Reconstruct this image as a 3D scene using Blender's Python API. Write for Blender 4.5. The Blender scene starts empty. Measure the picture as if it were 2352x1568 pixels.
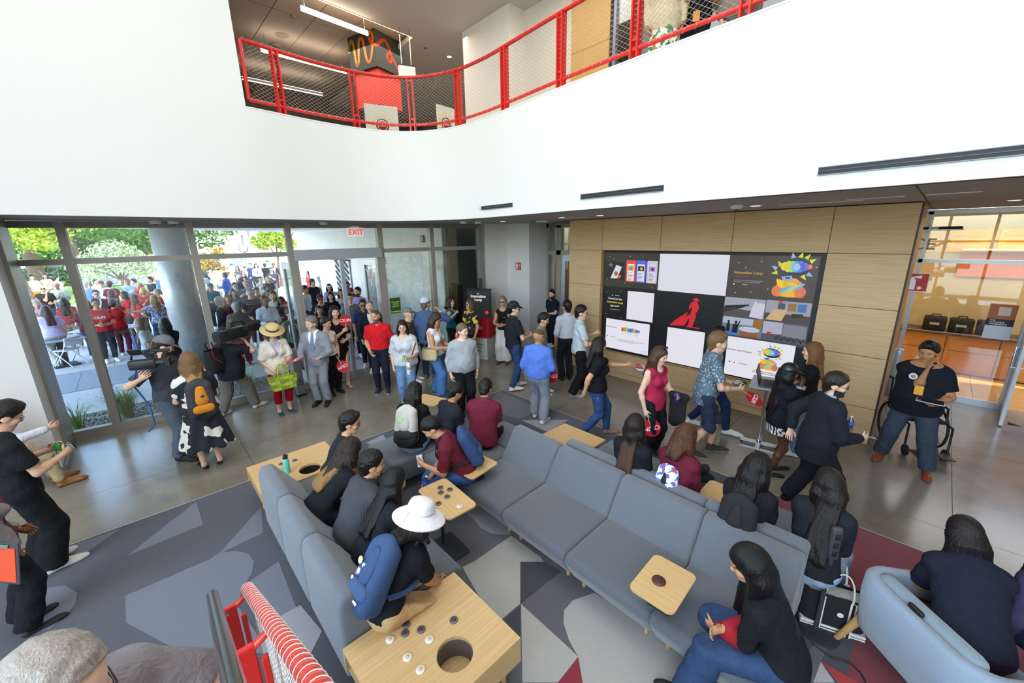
import bpy, bmesh, math, random
import numpy as np
from mathutils import Vector, Matrix
PI = math.pi
random.seed(7)
C = bpy.context.scene.collection
SC = bpy.context.scene
# ---------------------------------------------------------------- camera
CAM_H = 3.2
FPX = 915.0                       # focal length in pixels of the 2352 px frame
def _cam_matrix():
 up = np.array([-61.0/FPX, 3500.0/FPX, 1.0]); up /= np.linalg.norm(up)
 fw = np.array([0, 0, -1.0]); fw = fw - up*(fw @ up); fw /= np.linalg.norm(fw)
 rt = np.cross(fw, up)
 R = np.array([rt, fw, up])
 c, s = math.cos(math.radians(46.8)), math.sin(math.radians(46.8))
 return np.array([[c, -s, 0], [s, c, 0], [0, 0, 1]]) @ R
RC = _cam_matrix()
cd = bpy.data.cameras.new('camera'); cam = bpy.data.objects.new('camera', cd); C.objects.link(cam)
cd.sensor_width = 36.0; cd.lens = FPX*36/2352; cd.clip_start = 0.05; cd.clip_end = 400
cam.matrix_world = Matrix.Translation((0, 0, CAM_H)) @ Matrix([list(r) for r in RC]).to_4x4()
SC.camera = cam
def ray(px, py): return RC @ np.array([(px-1176)/FPX, -(py-784)/FPX, -1.0])
def G(px, py, z=0.0):             # world point at height z seen at that place of the photograph
 r = ray(px, py); t = (z-CAM_H)/r[2]
 return Vector((r[0]*t, r[1]*t, z))
def D(px, py, d):
 r = ray(px, py)*d
 return Vector((r[0], r[1], r[2]+CAM_H))
# ---------------------------------------------------------------- sky, sun, exposure
SUN_EL, SUN_ROT = 60, 110
w = bpy.data.worlds.new('world'); SC.world = w; w.use_nodes = True
nt = w.node_tree; bg = nt.nodes['Background']
sky = nt.nodes.new('ShaderNodeTexSky'); sky.sky_type = 'NISHITA'; sky.sun_disc = False
sky.sun_elevation = math.radians(SUN_EL); sky.sun_rotation = math.radians(SUN_ROT); sky.altitude = 200
nt.links.new(sky.outputs[0], bg.inputs[0]); bg.inputs[1].default_value = 1.9
sd = bpy.data.lights.new('sun', 'SUN'); sd.energy = 11.0; sd.angle = 0.009; sd.color = (1.0, 0.95, 0.86)
so = bpy.data.objects.new('sun', sd); C.objects.link(so)
so.rotation_euler = Vector((-math.cos(math.radians(20)), -math.sin(math.radians(20)), -math.tan(math.radians(SUN_EL)))).to_track_quat('-Z', 'Y').to_euler()
def area(name, loc, target, sx, sy, power, col=(1, 1, 1)):
 d = bpy.data.lights.new(name, 'AREA'); d.shape = 'RECTANGLE'; d.size = sx; d.size_y = sy; d.energy = power; d.color = col
 o = bpy.data.objects.new(name, d); C.objects.link(o); o.location = loc
 o.rotation_euler = (Vector(target)-Vector(loc)).to_track_quat('-Z', 'Y').to_euler()
 return o
# daylight of the tall window wall behind the stairs; overhead fill lamp added
area('daylight_window_wall', (1.0, -5.8, 6.2), (-4.0, 4.5, 1.0), 9.0, 3.6, 640, (0.93, 0.97, 1.0))
area('overhead_fill', (-3.2, 1.0, 9.2), (-3.6, 1.6, 0), 6.5, 4.5, 290, (0.98, 0.99, 1.0))
SC.view_settings.view_transform = 'Standard'; SC.view_settings.look = 'None'
SC.view_settings.exposure = 0.0; SC.view_settings.gamma = 1.0; SC.view_settings.use_curve_mapping = False
SC.cycles.max_bounces = 8; SC.cycles.transparent_max_bounces = 24; SC.cycles.glossy_bounces = 4
SC.cycles.transmission_bounces = 6; SC.cycles.caustics_reflective = False; SC.cycles.caustics_refractive = False
SC.cycles.sample_clamp_indirect = 6.0
SC.cycles.use_denoising = True

# ---------------------------------------------------------------- materials
MATS = {}
def s2l(c):
 if isinstance(c, str):
  c = [int(c[i:i+2], 16)/255 for i in (0, 2, 4)]
 return tuple((x/12.92 if x <= .04045 else ((x+.055)/1.055)**2.4) for x in c)
def mat(col, rough=.6, metal=0., bump=None, spec=.5, emit=0., coat=0., var=0., key='', sheen=0.):
 """one procedural material; col is sRGB hex; bump = (kind, scale, strength); var = colour variation"""
 k = (col, rough, metal, bump, spec, emit, coat, var, key, sheen)
 if k in MATS: return MATS[k]
 m = bpy.data.materials.new('m_%s_%d' % (col, len(MATS))); m.use_nodes = True
 n = m.node_tree; b = n.nodes['Principled BSDF']; L = n.links.new
 c = (*s2l(col), 1)
 b.inputs['Base Color'].default_value = c; b.inputs['Roughness'].default_value = rough
 b.inputs['Metallic'].default_value = metal; b.inputs['Specular IOR Level'].default_value = spec
 b.inputs['Coat Weight'].default_value = coat; b.inputs['Coat Roughness'].default_value = .15
 b.inputs['Sheen Weight'].default_value = sheen
 if emit: b.inputs['Emission Color'].default_value = c; b.inputs['Emission Strength'].default_value = emit
 m.diffuse_color = c
 tc = n.nodes.new('ShaderNodeTexCoord')
 def noise(sc, det=3, vec=None, rough=.6):
  t = n.nodes.new('ShaderNodeTexNoise'); t.inputs['Scale'].default_value = sc; t.inputs['Detail'].default_value = det
  t.inputs['Roughness'].default_value = rough
  L(vec or tc.outputs['Object'], t.inputs['Vector']); return t
 def mapped(s):
  q = n.nodes.new('ShaderNodeMapping'); q.inputs['Scale'].default_value = s; L(tc.outputs['Object'], q.inputs[0]); return q.outputs[0]
 src = None
 if bump:
  kind, sc, st = bump[:3]
  if kind == 'noise': src = noise(sc)
  elif kind == 'weave': src = noise(sc, 1, mapped((1, 1, .35)))
  elif kind == 'hair': src = noise(sc, 3, mapped((1, 1, .06)))
  elif kind == 'grain': src = noise(sc, 4, mapped(bump[3]))
  elif kind == 'cloth':
   src = noise(17, 4, mapped((1, 1, .55)), .62); src.inputs['Distortion'].default_value = .8
  elif kind == 'wave':
   src = n.nodes.new('ShaderNodeTexWave'); src.inputs['Scale'].default_value = sc; src.inputs['Distortion'].default_value = 3
   L(tc.outputs['Object'], src.inputs['Vector'])
  elif kind == 'voronoi':
   src = n.nodes.new('ShaderNodeTexVoronoi'); src.inputs['Scale'].default_value = sc; L(tc.outputs['Object'], src.inputs['Vector'])
  bp = n.nodes.new('ShaderNodeBump'); bp.inputs['Strength'].default_value = st; bp.inputs['Distance'].default_value = .035 if kind == 'cloth' else .01
  L(src.outputs[0], bp.inputs['Height']); L(bp.outputs[0], b.inputs['Normal'])
 if var:
  t = src if src is not None else noise(6)
  mx = n.nodes.new('ShaderNodeMix'); mx.data_type = 'RGBA'
  mx.inputs['A'].default_value = tuple(max(0, x*(1-var)) for x in c[:3])+(1,)
  mx.inputs['B'].default_value = tuple(min(1, x*(1+var)) for x in c[:3])+(1,)
  mr = n.nodes.new('ShaderNodeMapRange'); mr.inputs[1].default_value = .3; mr.inputs[2].default_value = .7
  L(t.outputs[0], mr.inputs[0]); L(mr.outputs[0], mx.inputs['Factor']); L(mx.outputs['Result'], b.inputs['Base Color'])
 MATS[k] = m
 return m
def pattern(base, col2, kind, scale, thr=.5, col3=None, rough=.8, key=''):
 """two or three colour print: voronoi / noise / stripe"""
 k = ('pat', base, col2, kind, scale, thr, col3, rough, key)
 if k in MATS: return MATS[k]
 m = mat(base, rough, key=str(k)); n = m.node_tree; b = n.nodes['Principled BSDF']; L = n.links.new
 tc = n.nodes.new('ShaderNodeTexCoord')
 if kind == 'voronoi':
  t = n.nodes.new('ShaderNodeTexVoronoi'); t.inputs['Scale'].default_value = scale; out = t.outputs['Distance']
 elif kind == 'cells':
  t = n.nodes.new('ShaderNodeTexVoronoi'); t.inputs['Scale'].default_value = scale; out = t.outputs['Color']
 elif kind == 'stripe':
  t = n.nodes.new('ShaderNodeTexWave'); t.inputs['Scale'].default_value = scale; out = t.outputs[0]; t.bands_direction = 'Z'
 elif kind == 'zebra':
  t = n.nodes.new('ShaderNodeTexWave'); t.inputs['Scale'].default_value = scale; t.inputs['Distortion'].default_value = 9; out = t.outputs[0]
  t.inputs['Detail Scale'].default_value = 1.5
 else:
  t = n.nodes.new('ShaderNodeTexNoise'); t.inputs['Scale'].default_value = scale; t.inputs['Detail'].default_value = 1.5; out = t.outputs[0]
 L(tc.outputs['Object'], t.inputs['Vector'])
 r = n.nodes.new('ShaderNodeValToRGB'); r.color_ramp.interpolation = 'CONSTANT'
 r.color_ramp.elements[0].color = (*s2l(base), 1); r.color_ramp.elements[1].position = thr; r.color_ramp.elements[1].color = (*s2l(col2), 1)
 if col3:
  e = r.color_ramp.elements.new(min(.98, thr+.12)); e.color = (*s2l(col3), 1)
 L(out, r.inputs[0]); L(r.outputs[0], b.inputs['Base Color'])
 MATS[k] = m
 return m
def glass(tint='f5faf9', refl=.035, key=''):
 k = ('glass', tint, refl, key)
 if k in MATS: return MATS[k]
 m = bpy.data.materials.new('m_glass%d' % len(MATS)); m.use_nodes = True; n = m.node_tree; n.nodes.clear(); L = n.links.new
 o = n.nodes.new('ShaderNodeOutputMaterial'); t = n.nodes.new('ShaderNodeBsdfTransparent'); t.inputs[0].default_value = (*s2l(tint), 1)
 g = n.nodes.new('ShaderNodeBsdfGlossy'); g.inputs['Roughness'].default_value = .0
 mx = n.nodes.new('ShaderNodeMixShader'); lw = n.nodes.new('ShaderNodeLayerWeight'); lw.inputs[0].default_value = .35
 ma = n.nodes.new('ShaderNodeMath'); ma.operation = 'MULTIPLY_ADD'; ma.inputs[1].default_value = .45; ma.inputs[2].default_value = refl
 L(lw.outputs['Fresnel'], ma.inputs[0]); L(ma.outputs[0], mx.inputs[0]); L(t.outputs[0], mx.inputs[1]); L(g.outputs[0], mx.inputs[2]); L(mx.outputs[0], o.inputs[0])
 MATS[k] = m
 return m
def wood(base, dark, axis='x', scale=1.0, rough=.5, key=''):
 k = ('wood', base, dark, axis, scale, rough, key)
 if k in MATS: return MATS[k]
 m = mat(base, rough, key=str(k)); n = m.node_tree; b = n.nodes['Principled BSDF']; L = n.links.new
 tc = n.nodes.new('ShaderNodeTexCoord'); q = n.nodes.new('ShaderNodeMapping')
 s = {'x': (.5, 30, 30), 'y': (30, .5, 30), 'z': (30, 30, .5)}[axis]; q.inputs['Scale'].default_value = [v*scale for v in s]
 t = n.nodes.new('ShaderNodeTexNoise'); t.inputs['Scale'].default_value = 2.0; t.inputs['Detail'].default_value = 4
 L(tc.outputs['Object'], q.inputs[0]); L(q.outputs[0], t.inputs['Vector'])
 r = n.nodes.new('ShaderNodeValToRGB'); r.color_ramp.elements[0].position = .32; r.color_ramp.elements[1].position = .68
 r.color_ramp.elements[0].color = (*s2l(dark), 1); r.color_ramp.elements[1].color = (*s2l(base), 1)
 L(t.outputs[0], r.inputs[0]); L(r.outputs[0], b.inputs['Base Color'])
 MATS[k] = m
 return m

# ---------------------------------------------------------------- mesh helpers
def tag(o, label=None, cat=None, group=None, kind=None):
 if label: o['label'] = label
 if cat: o['category'] = cat
 if group: o['group'] = group
 if kind: o['kind'] = kind
 return o
def thing(name, label, cat, loc=(0, 0, 0), rz=0., group=None):
 o = bpy.data.objects.new(name, None); C.objects.link(o); o.empty_display_size = .1
 o.location = loc; o.rotation_euler = (0, 0, rz)
 return tag(o, label, cat, group)
def bev(bm_geom_size, r, seg):
 bm = bmesh.new(); bmesh.ops.create_cube(bm, size=1.0, matrix=Matrix.Diagonal((*bm_geom_size, 1)))
 if r > 0: bmesh.ops.bevel(bm, geom=list(bm.edges), offset=min(r, .49*min(bm_geom_size)), segments=seg, profile=.5, affect='EDGES', clamp_overlap=True)
 v = [tuple(x.co) for x in bm.verts]; bm.verts.index_update(); f = [[x.index for x in q.verts] for q in bm.faces]; bm.free()
 return v, f
class MB:
 """collects shapes (with a material index each) and links them as ONE mesh object"""
 def __init__(s): s.v = []; s.f = []; s.m = []; s.M = Matrix.Identity(4); s.mi = 0; s.sm = []; s.smooth = False
 def add(s, v, f, M=None, smooth=None):
  T = s.M @ M if M is not None else s.M
  o = len(s.v); s.v += [tuple(T @ Vector(p)) for p in v]
  s.f += [[i+o for i in q] for q in f]; s.m += [s.mi]*len(f); s.sm += [s.smooth if smooth is None else smooth]*len(f)
  return s
 def box(s, c, d, rz=0., r=0., seg=1, rot=None):
  v, f = bev(d, r, seg)
  return s.add(v, f, Matrix.Translation(c) @ (rot.to_4x4() if rot else Matrix.Rotation(rz, 4, 'Z')), smooth=(r > 0 and seg > 1))
 def box2(s, a, b, r=0., seg=1):
  return s.box([(a[i]+b[i])/2 for i in range(3)], [abs(b[i]-a[i]) for i in range(3)], 0, r, seg)
 def prism(s, poly, z0, z1, M=None):
  n = len(poly); v = [(p[0], p[1], z0) for p in poly]+[(p[0], p[1], z1) for p in poly]
  f = [[i, (i+1) % n, n+(i+1) % n, n+i] for i in range(n)]+[list(range(n))[::-1], list(range(n, 2*n))]
  return s.add(v, f, M, smooth=False)
 def tube(s, pts, r, n=8, closed=False, cap=True, smooth=True):
  pts = [Vector(p) for p in pts]; k = len(pts); rs = r if hasattr(r, '__len__') else [r]*k
  v = []; f = []; nrm = None
  for i, p in enumerate(pts):
   a = pts[(i-1) % k] if (i > 0 or closed) else p; b = pts[(i+1) % k] if (i < k-1 or closed) else p
   t = (b-a).normalized()
   if nrm is None: nrm = t.orthogonal().normalized()
   else:
    nrm = nrm-t*nrm.dot(t); nrm = nrm.normalized() if nrm.length > 1e-6 else t.orthogonal().normalized()
   bn = t.cross(nrm)
   v += [tuple(p+(nrm*math.cos(2*PI*j/n)+bn*math.sin(2*PI*j/n))*rs[i]) for j in range(n)]
  for i in range(k if closed else k-1):
   a = i*n; b = ((i+1) % k)*n
   f += [[a+j, a+(j+1) % n, b+(j+1) % n, b+j] for j in range(n)]
  s.add(v, f, smooth=smooth)
  if cap and not closed:
   s.add(v[:n], [list(range(n))[::-1]], smooth=False); s.add(v[-n:], [list(range(n))], smooth=False)
  return s
 def lathe(s, prof, n=16, M=None, smooth=True):
  v = []; f = []; k = len(prof)
  for r, z in prof: v += [(r*math.cos(2*PI*j/n), r*math.sin(2*PI*j/n), z) for j in range(n)]
  for i in range(k-1): f += [[i*n+j, i*n+(j+1) % n, (i+1)*n+(j+1) % n, (i+1)*n+j] for j in range(n)]
  f += [list(range(n))[::-1], list(range((k-1)*n, k*n))]
  return s.add(v, f, M, smooth)
 def disc(s, c, r, n=16, h=.004, M=None):
  return s.lathe([(r, 0), (r, h)], n, (M or Matrix.Identity(4)) @ Matrix.Translation(c), smooth=False)
 def ball(s, c, r, nu=10, nv=6):
  r = r if hasattr(r, '__len__') else (r, r, r); v = []; f = []
  for i in range(nv+1):
   a = -PI/2+PI*i/nv
   v += [(c[0]+r[0]*math.cos(a)*math.cos(2*PI*j/nu), c[1]+r[1]*math.cos(a)*math.sin(2*PI*j/nu), c[2]+r[2]*math.sin(a)) for j in range(nu)]
  for i in range(nv): f += [[i*nu+j, i*nu+(j+1) % nu, (i+1)*nu+(j+1) % nu, (i+1)*nu+j] for j in range(nu)]
  return s.add(v, f, smooth=True)
 def build(s, name, mats, parent=None, kind=None, label=None, cat=None, group=None, loc=None):
  me = bpy.data.meshes.new(name); me.from_pydata(s.v, [], s.f)
  for m in (mats if isinstance(mats, (list, tuple)) else [mats]): me.materials.append(m)
  me.polygons.foreach_set('material_index', s.m); me.polygons.foreach_set('use_smooth', s.sm); me.update()
  o = bpy.data.objects.new(name, me); C.objects.link(o)
  if parent: o.parent = parent
  if loc is not None: o.location = loc
  if kind: o['kind'] = kind
  return tag(o, label, cat, group)
def link(name, me, parent=None, loc=(0, 0, 0), rot=(0, 0, 0), sc=(1, 1, 1)):
 o = bpy.data.objects.new(name, me); C.objects.link(o); o.location = loc; o.rotation_euler = rot; o.scale = sc
 if parent: o.parent = parent
 return o
def text_mesh(txt, size=.1, depth=.002, align='CENTER', bold=0.):
 cu = bpy.data.curves.new('t', 'FONT'); cu.body = txt; cu.size = size; cu.extrude = depth; cu.align_x = align; cu.align_y = 'CENTER'; cu.offset = bold*size
 cu.resolution_u = 3
 o = bpy.data.objects.new('t', cu); C.objects.link(o); me = bpy.data.meshes.new_from_object(o.evaluated_get(bpy.context.evaluated_depsgraph_get()))
 bpy.data.objects.remove(o); bpy.data.curves.remove(cu)
 v = [tuple(x.co) for x in me.vertices]; f = [list(p.vertices) for p in me.polygons]; bpy.data.meshes.remove(me)
 return v, f
def copy_tree(o, parent=None):
 c = o.copy(); C.objects.link(c)
 if parent: c.parent = parent
 for ch in KIDS.get(o.name, [x for x in o.children]): copy_tree(ch, c)
 return c
KIDS = {}
def frame_at(p, x, y):      # matrix with local x,y axes given, z = x cross y
 x = Vector(x).normalized(); z = x.cross(Vector(y)).normalized(); y = z.cross(x)
 M = Matrix((x, y, z)).transposed().to_4x4(); M.translation = p
 return M

WHITE = mat('e3e2df', .75, bump=('noise', 90, .02)); OFFW = mat('e9e6e0', .8)
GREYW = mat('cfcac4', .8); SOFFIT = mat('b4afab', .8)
ALU = mat('a39c94', .42, .35, bump=('noise', 200, .02)); ALUD = mat('8d867e', .45, .3); STEEL = mat('c6c8ca', .25, .9); SILV = mat('b9bec6', .35, .6)
BLACK = mat('141517', .5); DARKG = mat('33353a', .6); RED = mat('d8281f', .35, coat=.3); RUBBER = mat('2c2c2e', .8)
MAPLE = wood('dcba86', 'cfa871', 'x', 1.0, .45); MAPLEY = wood('dcba86', 'cfa871', 'y', 1.0, .45)
PANELW = wood('d6b588', 'c09a6c', 'x', 2.0, .55)
GLASS = glass(); GLASS2 = glass('eef4f1', .07)
TXTW = mat('ffffff', .5); CONC = mat('bcc0c0', .8, bump=('noise', 40, .1), var=.08)
# ================================================================ structure
def struct(name, mb, m, parent=None):
 return mb.build(name, m, parent, kind=None if parent else 'structure')
CEIL = 3.57
# floor: polished concrete slab with sawn joints
FLM = mat('8f8a80', .22, bump=('noise', 260, .01), spec=.5, key='floor')
def _floor_nodes(m):
 n = m.node_tree; b = n.nodes['Principled BSDF']; L = n.links.new; tc = n.nodes.new('ShaderNodeTexCoord')
 t1 = n.nodes.new('ShaderNodeTexNoise'); t1.inputs['Scale'].default_value = 1.1; t1.inputs['Detail'].default_value = 8; t1.inputs['Roughness'].default_value = .65; t1.inputs['Distortion'].default_value = .4
 L(tc.outputs['Object'], t1.inputs['Vector'])
 r = n.nodes.new('ShaderNodeValToRGB'); r.color_ramp.elements[0].position = .3; r.color_ramp.elements[1].position = .72
 r.color_ramp.elements[0].color = (*s2l('766f61'), 1); r.color_ramp.elements[1].color = (*s2l('988f80'), 1)
 L(t1.outputs[0], r.inputs[0]); L(r.outputs[0], b.inputs['Base Color'])
 mr = n.nodes.new('ShaderNodeMapRange'); mr.inputs[3].default_value = .13; mr.inputs[4].default_value = .30; L(t1.outputs[0], mr.inputs[0]); L(mr.outputs[0], b.inputs['Roughness'])
_floor_nodes(FLM)
fl = MB()
xs = [-9.75, -7.2, -4.6, -2.0, .6, 3.2, 6.0]; ys = [-7.0, -4.4, -1.8, .8, 3.4, 6.0, 8.6, 11.2]
fo = bpy.data.objects.new('floor', None); C.objects.link(fo); fo['kind'] = 'structure'
for i in range(len(xs)-1):
 for j in range(len(ys)-1):
  struct('slab', MB().box2((xs[i]+.003, ys[j]+.003, -.2), (xs[i+1]-.003, ys[j+1]-.003, 0)), FLM, fo)
struct('joint_fill', MB().box2((-9.74, -6.98, -.21), (5.98, 11.18, -.004)), DARKG, fo)
# ---- curtain wall on the left-far side (runs from A to B)
A = Vector((-9.62, -1.23, 0)); CA = math.radians(84.96); CD = Vector((math.cos(CA), math.sin(CA), 0)); CN = Vector((CD.y, -CD.x, 0))
def CW(s, off=0., z=0.): p = A+CD*s+CN*off; return Vector((p.x, p.y, z))
def cbox(mb, s0, s1, z0, z1, d0=-.06, d1=.06):
 mb.box(CW((s0+s1)/2, (d0+d1)/2, (z0+z1)/2), (s1-s0, d1-d0, z1-z0), CA); return mb
MUL = [0.0, .56, 2.10, 3.78, 5.66, 7.02, 8.62]
WINX = []
def cwin(n, s0, s1, name='window', trans=True, tint=None, sill=.14):
 """one bay of the curtain wall: frame pieces and panes"""
 w = bpy.data.objects.new('%s_%d' % (name, n), None); C.objects.link(w); w['kind'] = 'structure'
 struct('mullion', cbox(MB(), s1-.055, s1+.055, 0, 3.56, -.09, .07), ALU, w)
 struct('sill', cbox(MB(), s0+.05, s1-.05, .0, sill), ALU, w)
 struct('head', cbox(MB(), s0+.05, s1-.05, 3.46, 3.56), ALUD, w)
 struct('transom', cbox(MB(), s0+.05, s1-.05, 2.90, 2.99), ALU, w)
 struct('pane', cbox(MB(), s0+.05, s1-.05, 2.99, 3.46, -.01, .01), tint or GLASS, w)
 struct('pane', cbox(MB(), s0+.05, s1-.05, sill, 2.90, -.01, .01), tint or GLASS, w)
 return w
cwin(1, -.35, .56); cwin(2, .56, 2.15); cwin(3, 2.15, 3.72)
cwin(5, 5.62, 6.95, tint=GLASS2); cwin(6, 6.95, 8.42, tint=GLASS2)
# entrance (window bay 4) with door header, posts and an open leaf each side
d = bpy.data.objects.new('door_1', None); C.objects.link(d); d['kind'] = 'structure'
struct('mullion', cbox(MB(), 5.56, 5.68, 0, 3.56, -.09, .07), ALU, d)
struct('head', cbox(MB(), 3.78, 5.56, 3.46, 3.56), ALUD, d)
struct('pane', cbox(MB(), 3.78, 5.56, 3.0, 3.46, -.01, .01), GLASS, d)
struct('header', cbox(MB(), 3.76, 5.60, 2.80, 3.02, -.08, .14), SILV, d)
struct('centre_post', cbox(MB(), 4.66, 4.74, 0, 2.80, -.05, .05), SILV, d)
struct('jamb', cbox(MB(), 3.77, 3.83, 0, 2.80), ALU, d); struct('jamb', cbox(MB(), 5.5, 5.56, 0, 2.80), ALU, d)
struct('threshold', cbox(MB(), 3.8, 5.55, 0.0, .015, -.12, .12), ALUD, d)
def leaf(parent, hinge, ang, wd=.86, hgt=2.74):
 mb = MB(); mb.M = Matrix.Translation(hinge) @ Matrix.Rotation(ang, 4, 'Z')
 lf = MB(); lf.M = mb.M
 lf.box2((0, -.025, .02), (.11, .025, hgt)); lf.box2((wd-.11, -.025, .02), (wd, .025, hgt)); lf.box2((.11, -.025, .02), (wd-.11, .025, .27)); lf.box2((.11, -.025, hgt-.14), (wd-.11, .025, hgt))
 o = struct('door_leaf', lf, SILV, parent)
 g = MB(); g.M = mb.M; g.box2((.11, -.006, .27), (wd-.11, .006, hgt-.14)); struct('pane', g, GLASS2, o)
 h = MB(); h.M = mb.M
 for sy in (-1, 1): h.tube([(wd-.05, .03*sy, .9), (wd-.05, .08*sy, .92), (wd-.05, .08*sy, 1.3), (wd-.05, .03*sy, 1.32)], .012, 6)
 struct('pull_handle', h, STEEL, o)
leaf(d, CW(3.80, -.06), CA+math.radians(98)); leaf(d, CW(5.52, -.06), CA+math.radians(92))
# deep aluminium jamb and white pier on the far left
p = MB(); p.prism([(-9.72, -1.62), (-9.62, -1.25), (-8.86, -1.25), (-8.20, -1.23), (-8.20, -5.0), (-9.72, -5.0)], 0, CEIL)
struct('wall_left', p, WHITE)
struct('trim_1', MB().box2((-9.62, -1.25, .0), (-8.84, -1.205, CEIL)), ALU)
struct('baseboard_left', MB().box2((-8.9, -1.22, 0), (-8.18, -1.19, .11)).box2((-8.20, -5, 0), (-8.17, -1.19, .11)), mat('8a8580', .5))
# white pier between curtain wall and lecture hall door
pe = CW(8.45); struct('wall_back_pier', MB().prism([(-8.86, 7.36), (-8.79, 8.13), (-7.9, 8.13), (-7.9, 9.2), (-9.3, 9.2), (-9.3, 7.36)], 0, CEIL), mat('dedad5', .8))
# lecture hall entrance, recessed
d2 = bpy.data.objects.new('door_2', None); C.objects.link(d2); d2['kind'] = 'structure'
YD = 8.9
for nm, x0, x1, z0, z1, m_ in (('jamb', -7.9, -7.82, 0, 3.55, ALU), ('mullion', -7.52, -7.36, 0, 3.5, ALU), ('jamb', -6.3, -6.19, 0, 3.55, ALU),
  ('head', -7.9, -6.19, 3.44, 3.56, ALUD), ('transom', -7.82, -6.3, 2.70, 2.82, ALU)):
 struct(nm, MB().box2((x0, YD-.06, z0), (x1, YD+.06, z1)), m_, d2)
struct('pane', MB().box2((-7.82, YD-.01, 2.82), (-7.52, YD+.01, 3.44)), GLASS2, d2); struct('pane', MB().box2((-7.36, YD-.01, 2.82), (-6.3, YD+.01, 3.44)), GLASS2, d2)
lf = MB().box2((-7.36, YD-.03, .02), (-7.22, YD+.03, 2.7)).box2((-6.44, YD-.03, .02), (-6.3, YD+.03, 2.7)).box2((-7.22, YD-.03, .02), (-6.44, YD+.03, .3)).box2((-7.22, YD-.03, 2.54), (-6.44, YD+.03, 2.7))
lo = struct('door_leaf', lf, SILV, d2); struct('pane', MB().box2((-7.22, YD-.008, .3), (-6.44, YD+.008, 2.54)), GLASS2, lo)
struct('wall_hall', MB().box2((-9.3, 12.6, 0), (-6.2, 12.7, 3.56)).box2((-9.4, 9.2, 0), (-9.3, 12.7, 3.56)).box2((-6.28, 9.0, 0), (-6.18, 12.7, 3.56)), mat('b0823f', .6))
hs = thing('projection_screen', 'bright lilac projection screen glowing inside the lecture hall doorway', 'screen', (-8.2, 12.5, 0))
MB().box((0, 0, 2.0), (1.7, .04, 2.1)).build('frame', BLACK, hs); MB().box((0, -.025, 2.0), (1.62, .012, 2.02)).build('display', mat('cfcdf0', .6, emit=.9), hs)
# ---- wood wall with panels, and the recess for the video wall
WY = 7.76
ww = bpy.data.objects.new('wall_wood', None); C.objects.link(ww); ww['kind'] = 'structure'
px = [-6.19, -5.27, -3.9, -2.58, -1.21, -.29]; pz = [0, .13, .59, 1.38, 2.1, 2.885, 3.56]
for i in range(5):
 rows = [(0, .13), (.13, .585), (.585, 1.38), (1.38, 2.1), (2.1, 2.885), (2.885, 3.56)]
 for (a, b) in rows:
  if 1 <= i <= 3 and a >= .585 and b <= 2.885: continue
  struct('panel', MB().box2((px[i]+.004, WY, a+.004), (px[i+1]-.004, WY+.03, b-.004), .003), PANELW, ww)
struct('backing', MB().box2((-6.19, WY+.02, 0), (-5.275, YD-.07, 3.56)).box2((-1.205, WY+.02, 0), (-.29, 8.3, 3.56)).box2((-5.28, WY+.02, 0), (-1.2, 8.3, .585)).box2((-5.28, WY+.02, 2.885), (-1.2, 8.3, 3.56)).box2((-5.28, 8.2, .58), (-1.2, 8.3, 2.9)), mat('5a4632', .7), ww)
struct('panel_return', MB().box2((-.31, WY+.03, 0), (-.29, 9.6, 3.56)), wood('d9bd92', 'c2a176', 'y', 2.0, .55), ww)
struct('reveal', MB().box2((-5.27, WY+.03, .585), (-5.255, 8.0, 2.885)).box2((-5.27, WY+.03, .585), (-1.21, 8.0, .6)), wood('b9965f', 'a5834f', 'z', 2, .55), ww)
# ---- lower ceiling (soffit) with curved white balcony front
import numpy as _np
FP = [(-7.90, -6.9), (-7.92, -3.0), (-7.95, 1.8), (-8.08, 3.0), (-8.05, 3.7), (-7.86, 4.28), (-7.45, 4.74), (-6.85, 5.01), (-6.15, 5.08), (-5.4, 5.04), (-4.5, 4.97), (-3.2, 4.9), (-1.3, 4.85), (1.0, 4.8), (5.9, 4.7)]
def spline(P, n=10):
 out = []; P = [Vector((p[0], p[1], 0)) for p in P]
 for i in range(len(P)-1):
  a, b, c, e = P[max(i-1, 0)], P[i], P[i+1], P[min(i+2, len(P)-1)]
  k = n if (2 <= i <= 11) else 2
  da = (b-a).length or 1; db = (c-b).length; dc = (e-c).length or 1
  m1 = ((c-b)/db*(da)+(b-a)/da*db)/(da+db) if i > 0 else (c-b)/db
  m2 = ((e-c)/dc*db+(c-b)/db*dc)/(db+dc) if i+2 < len(P) else (c-b)/db
  for t in range(k):
   t /= k; h = (2*t**3-3*t**2+1, t**3-2*t**2+t, -2*t**3+3*t**2, t**3-t**2)
   out.append(b*h[0]+m1*db*h[1]+c*h[2]+m2*db*h[3])
 out.append(P[-1]); return [(p.x, p.y) for p in out]
FASC = spline(FP, 8)
def offset(path, d):        # positive = to the outside (away from the atrium)
 out = []
 for i, p in enumerate(path):
  a = Vector(path[max(i-1, 0)]); b = Vector(path[min(i+1, len(path)-1)]); t = (b-a).normalized(); n = Vector((-t.y, t.x))
  out.append((p[0]+n.x*d, p[1]+n.y*d))
 return out
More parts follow.
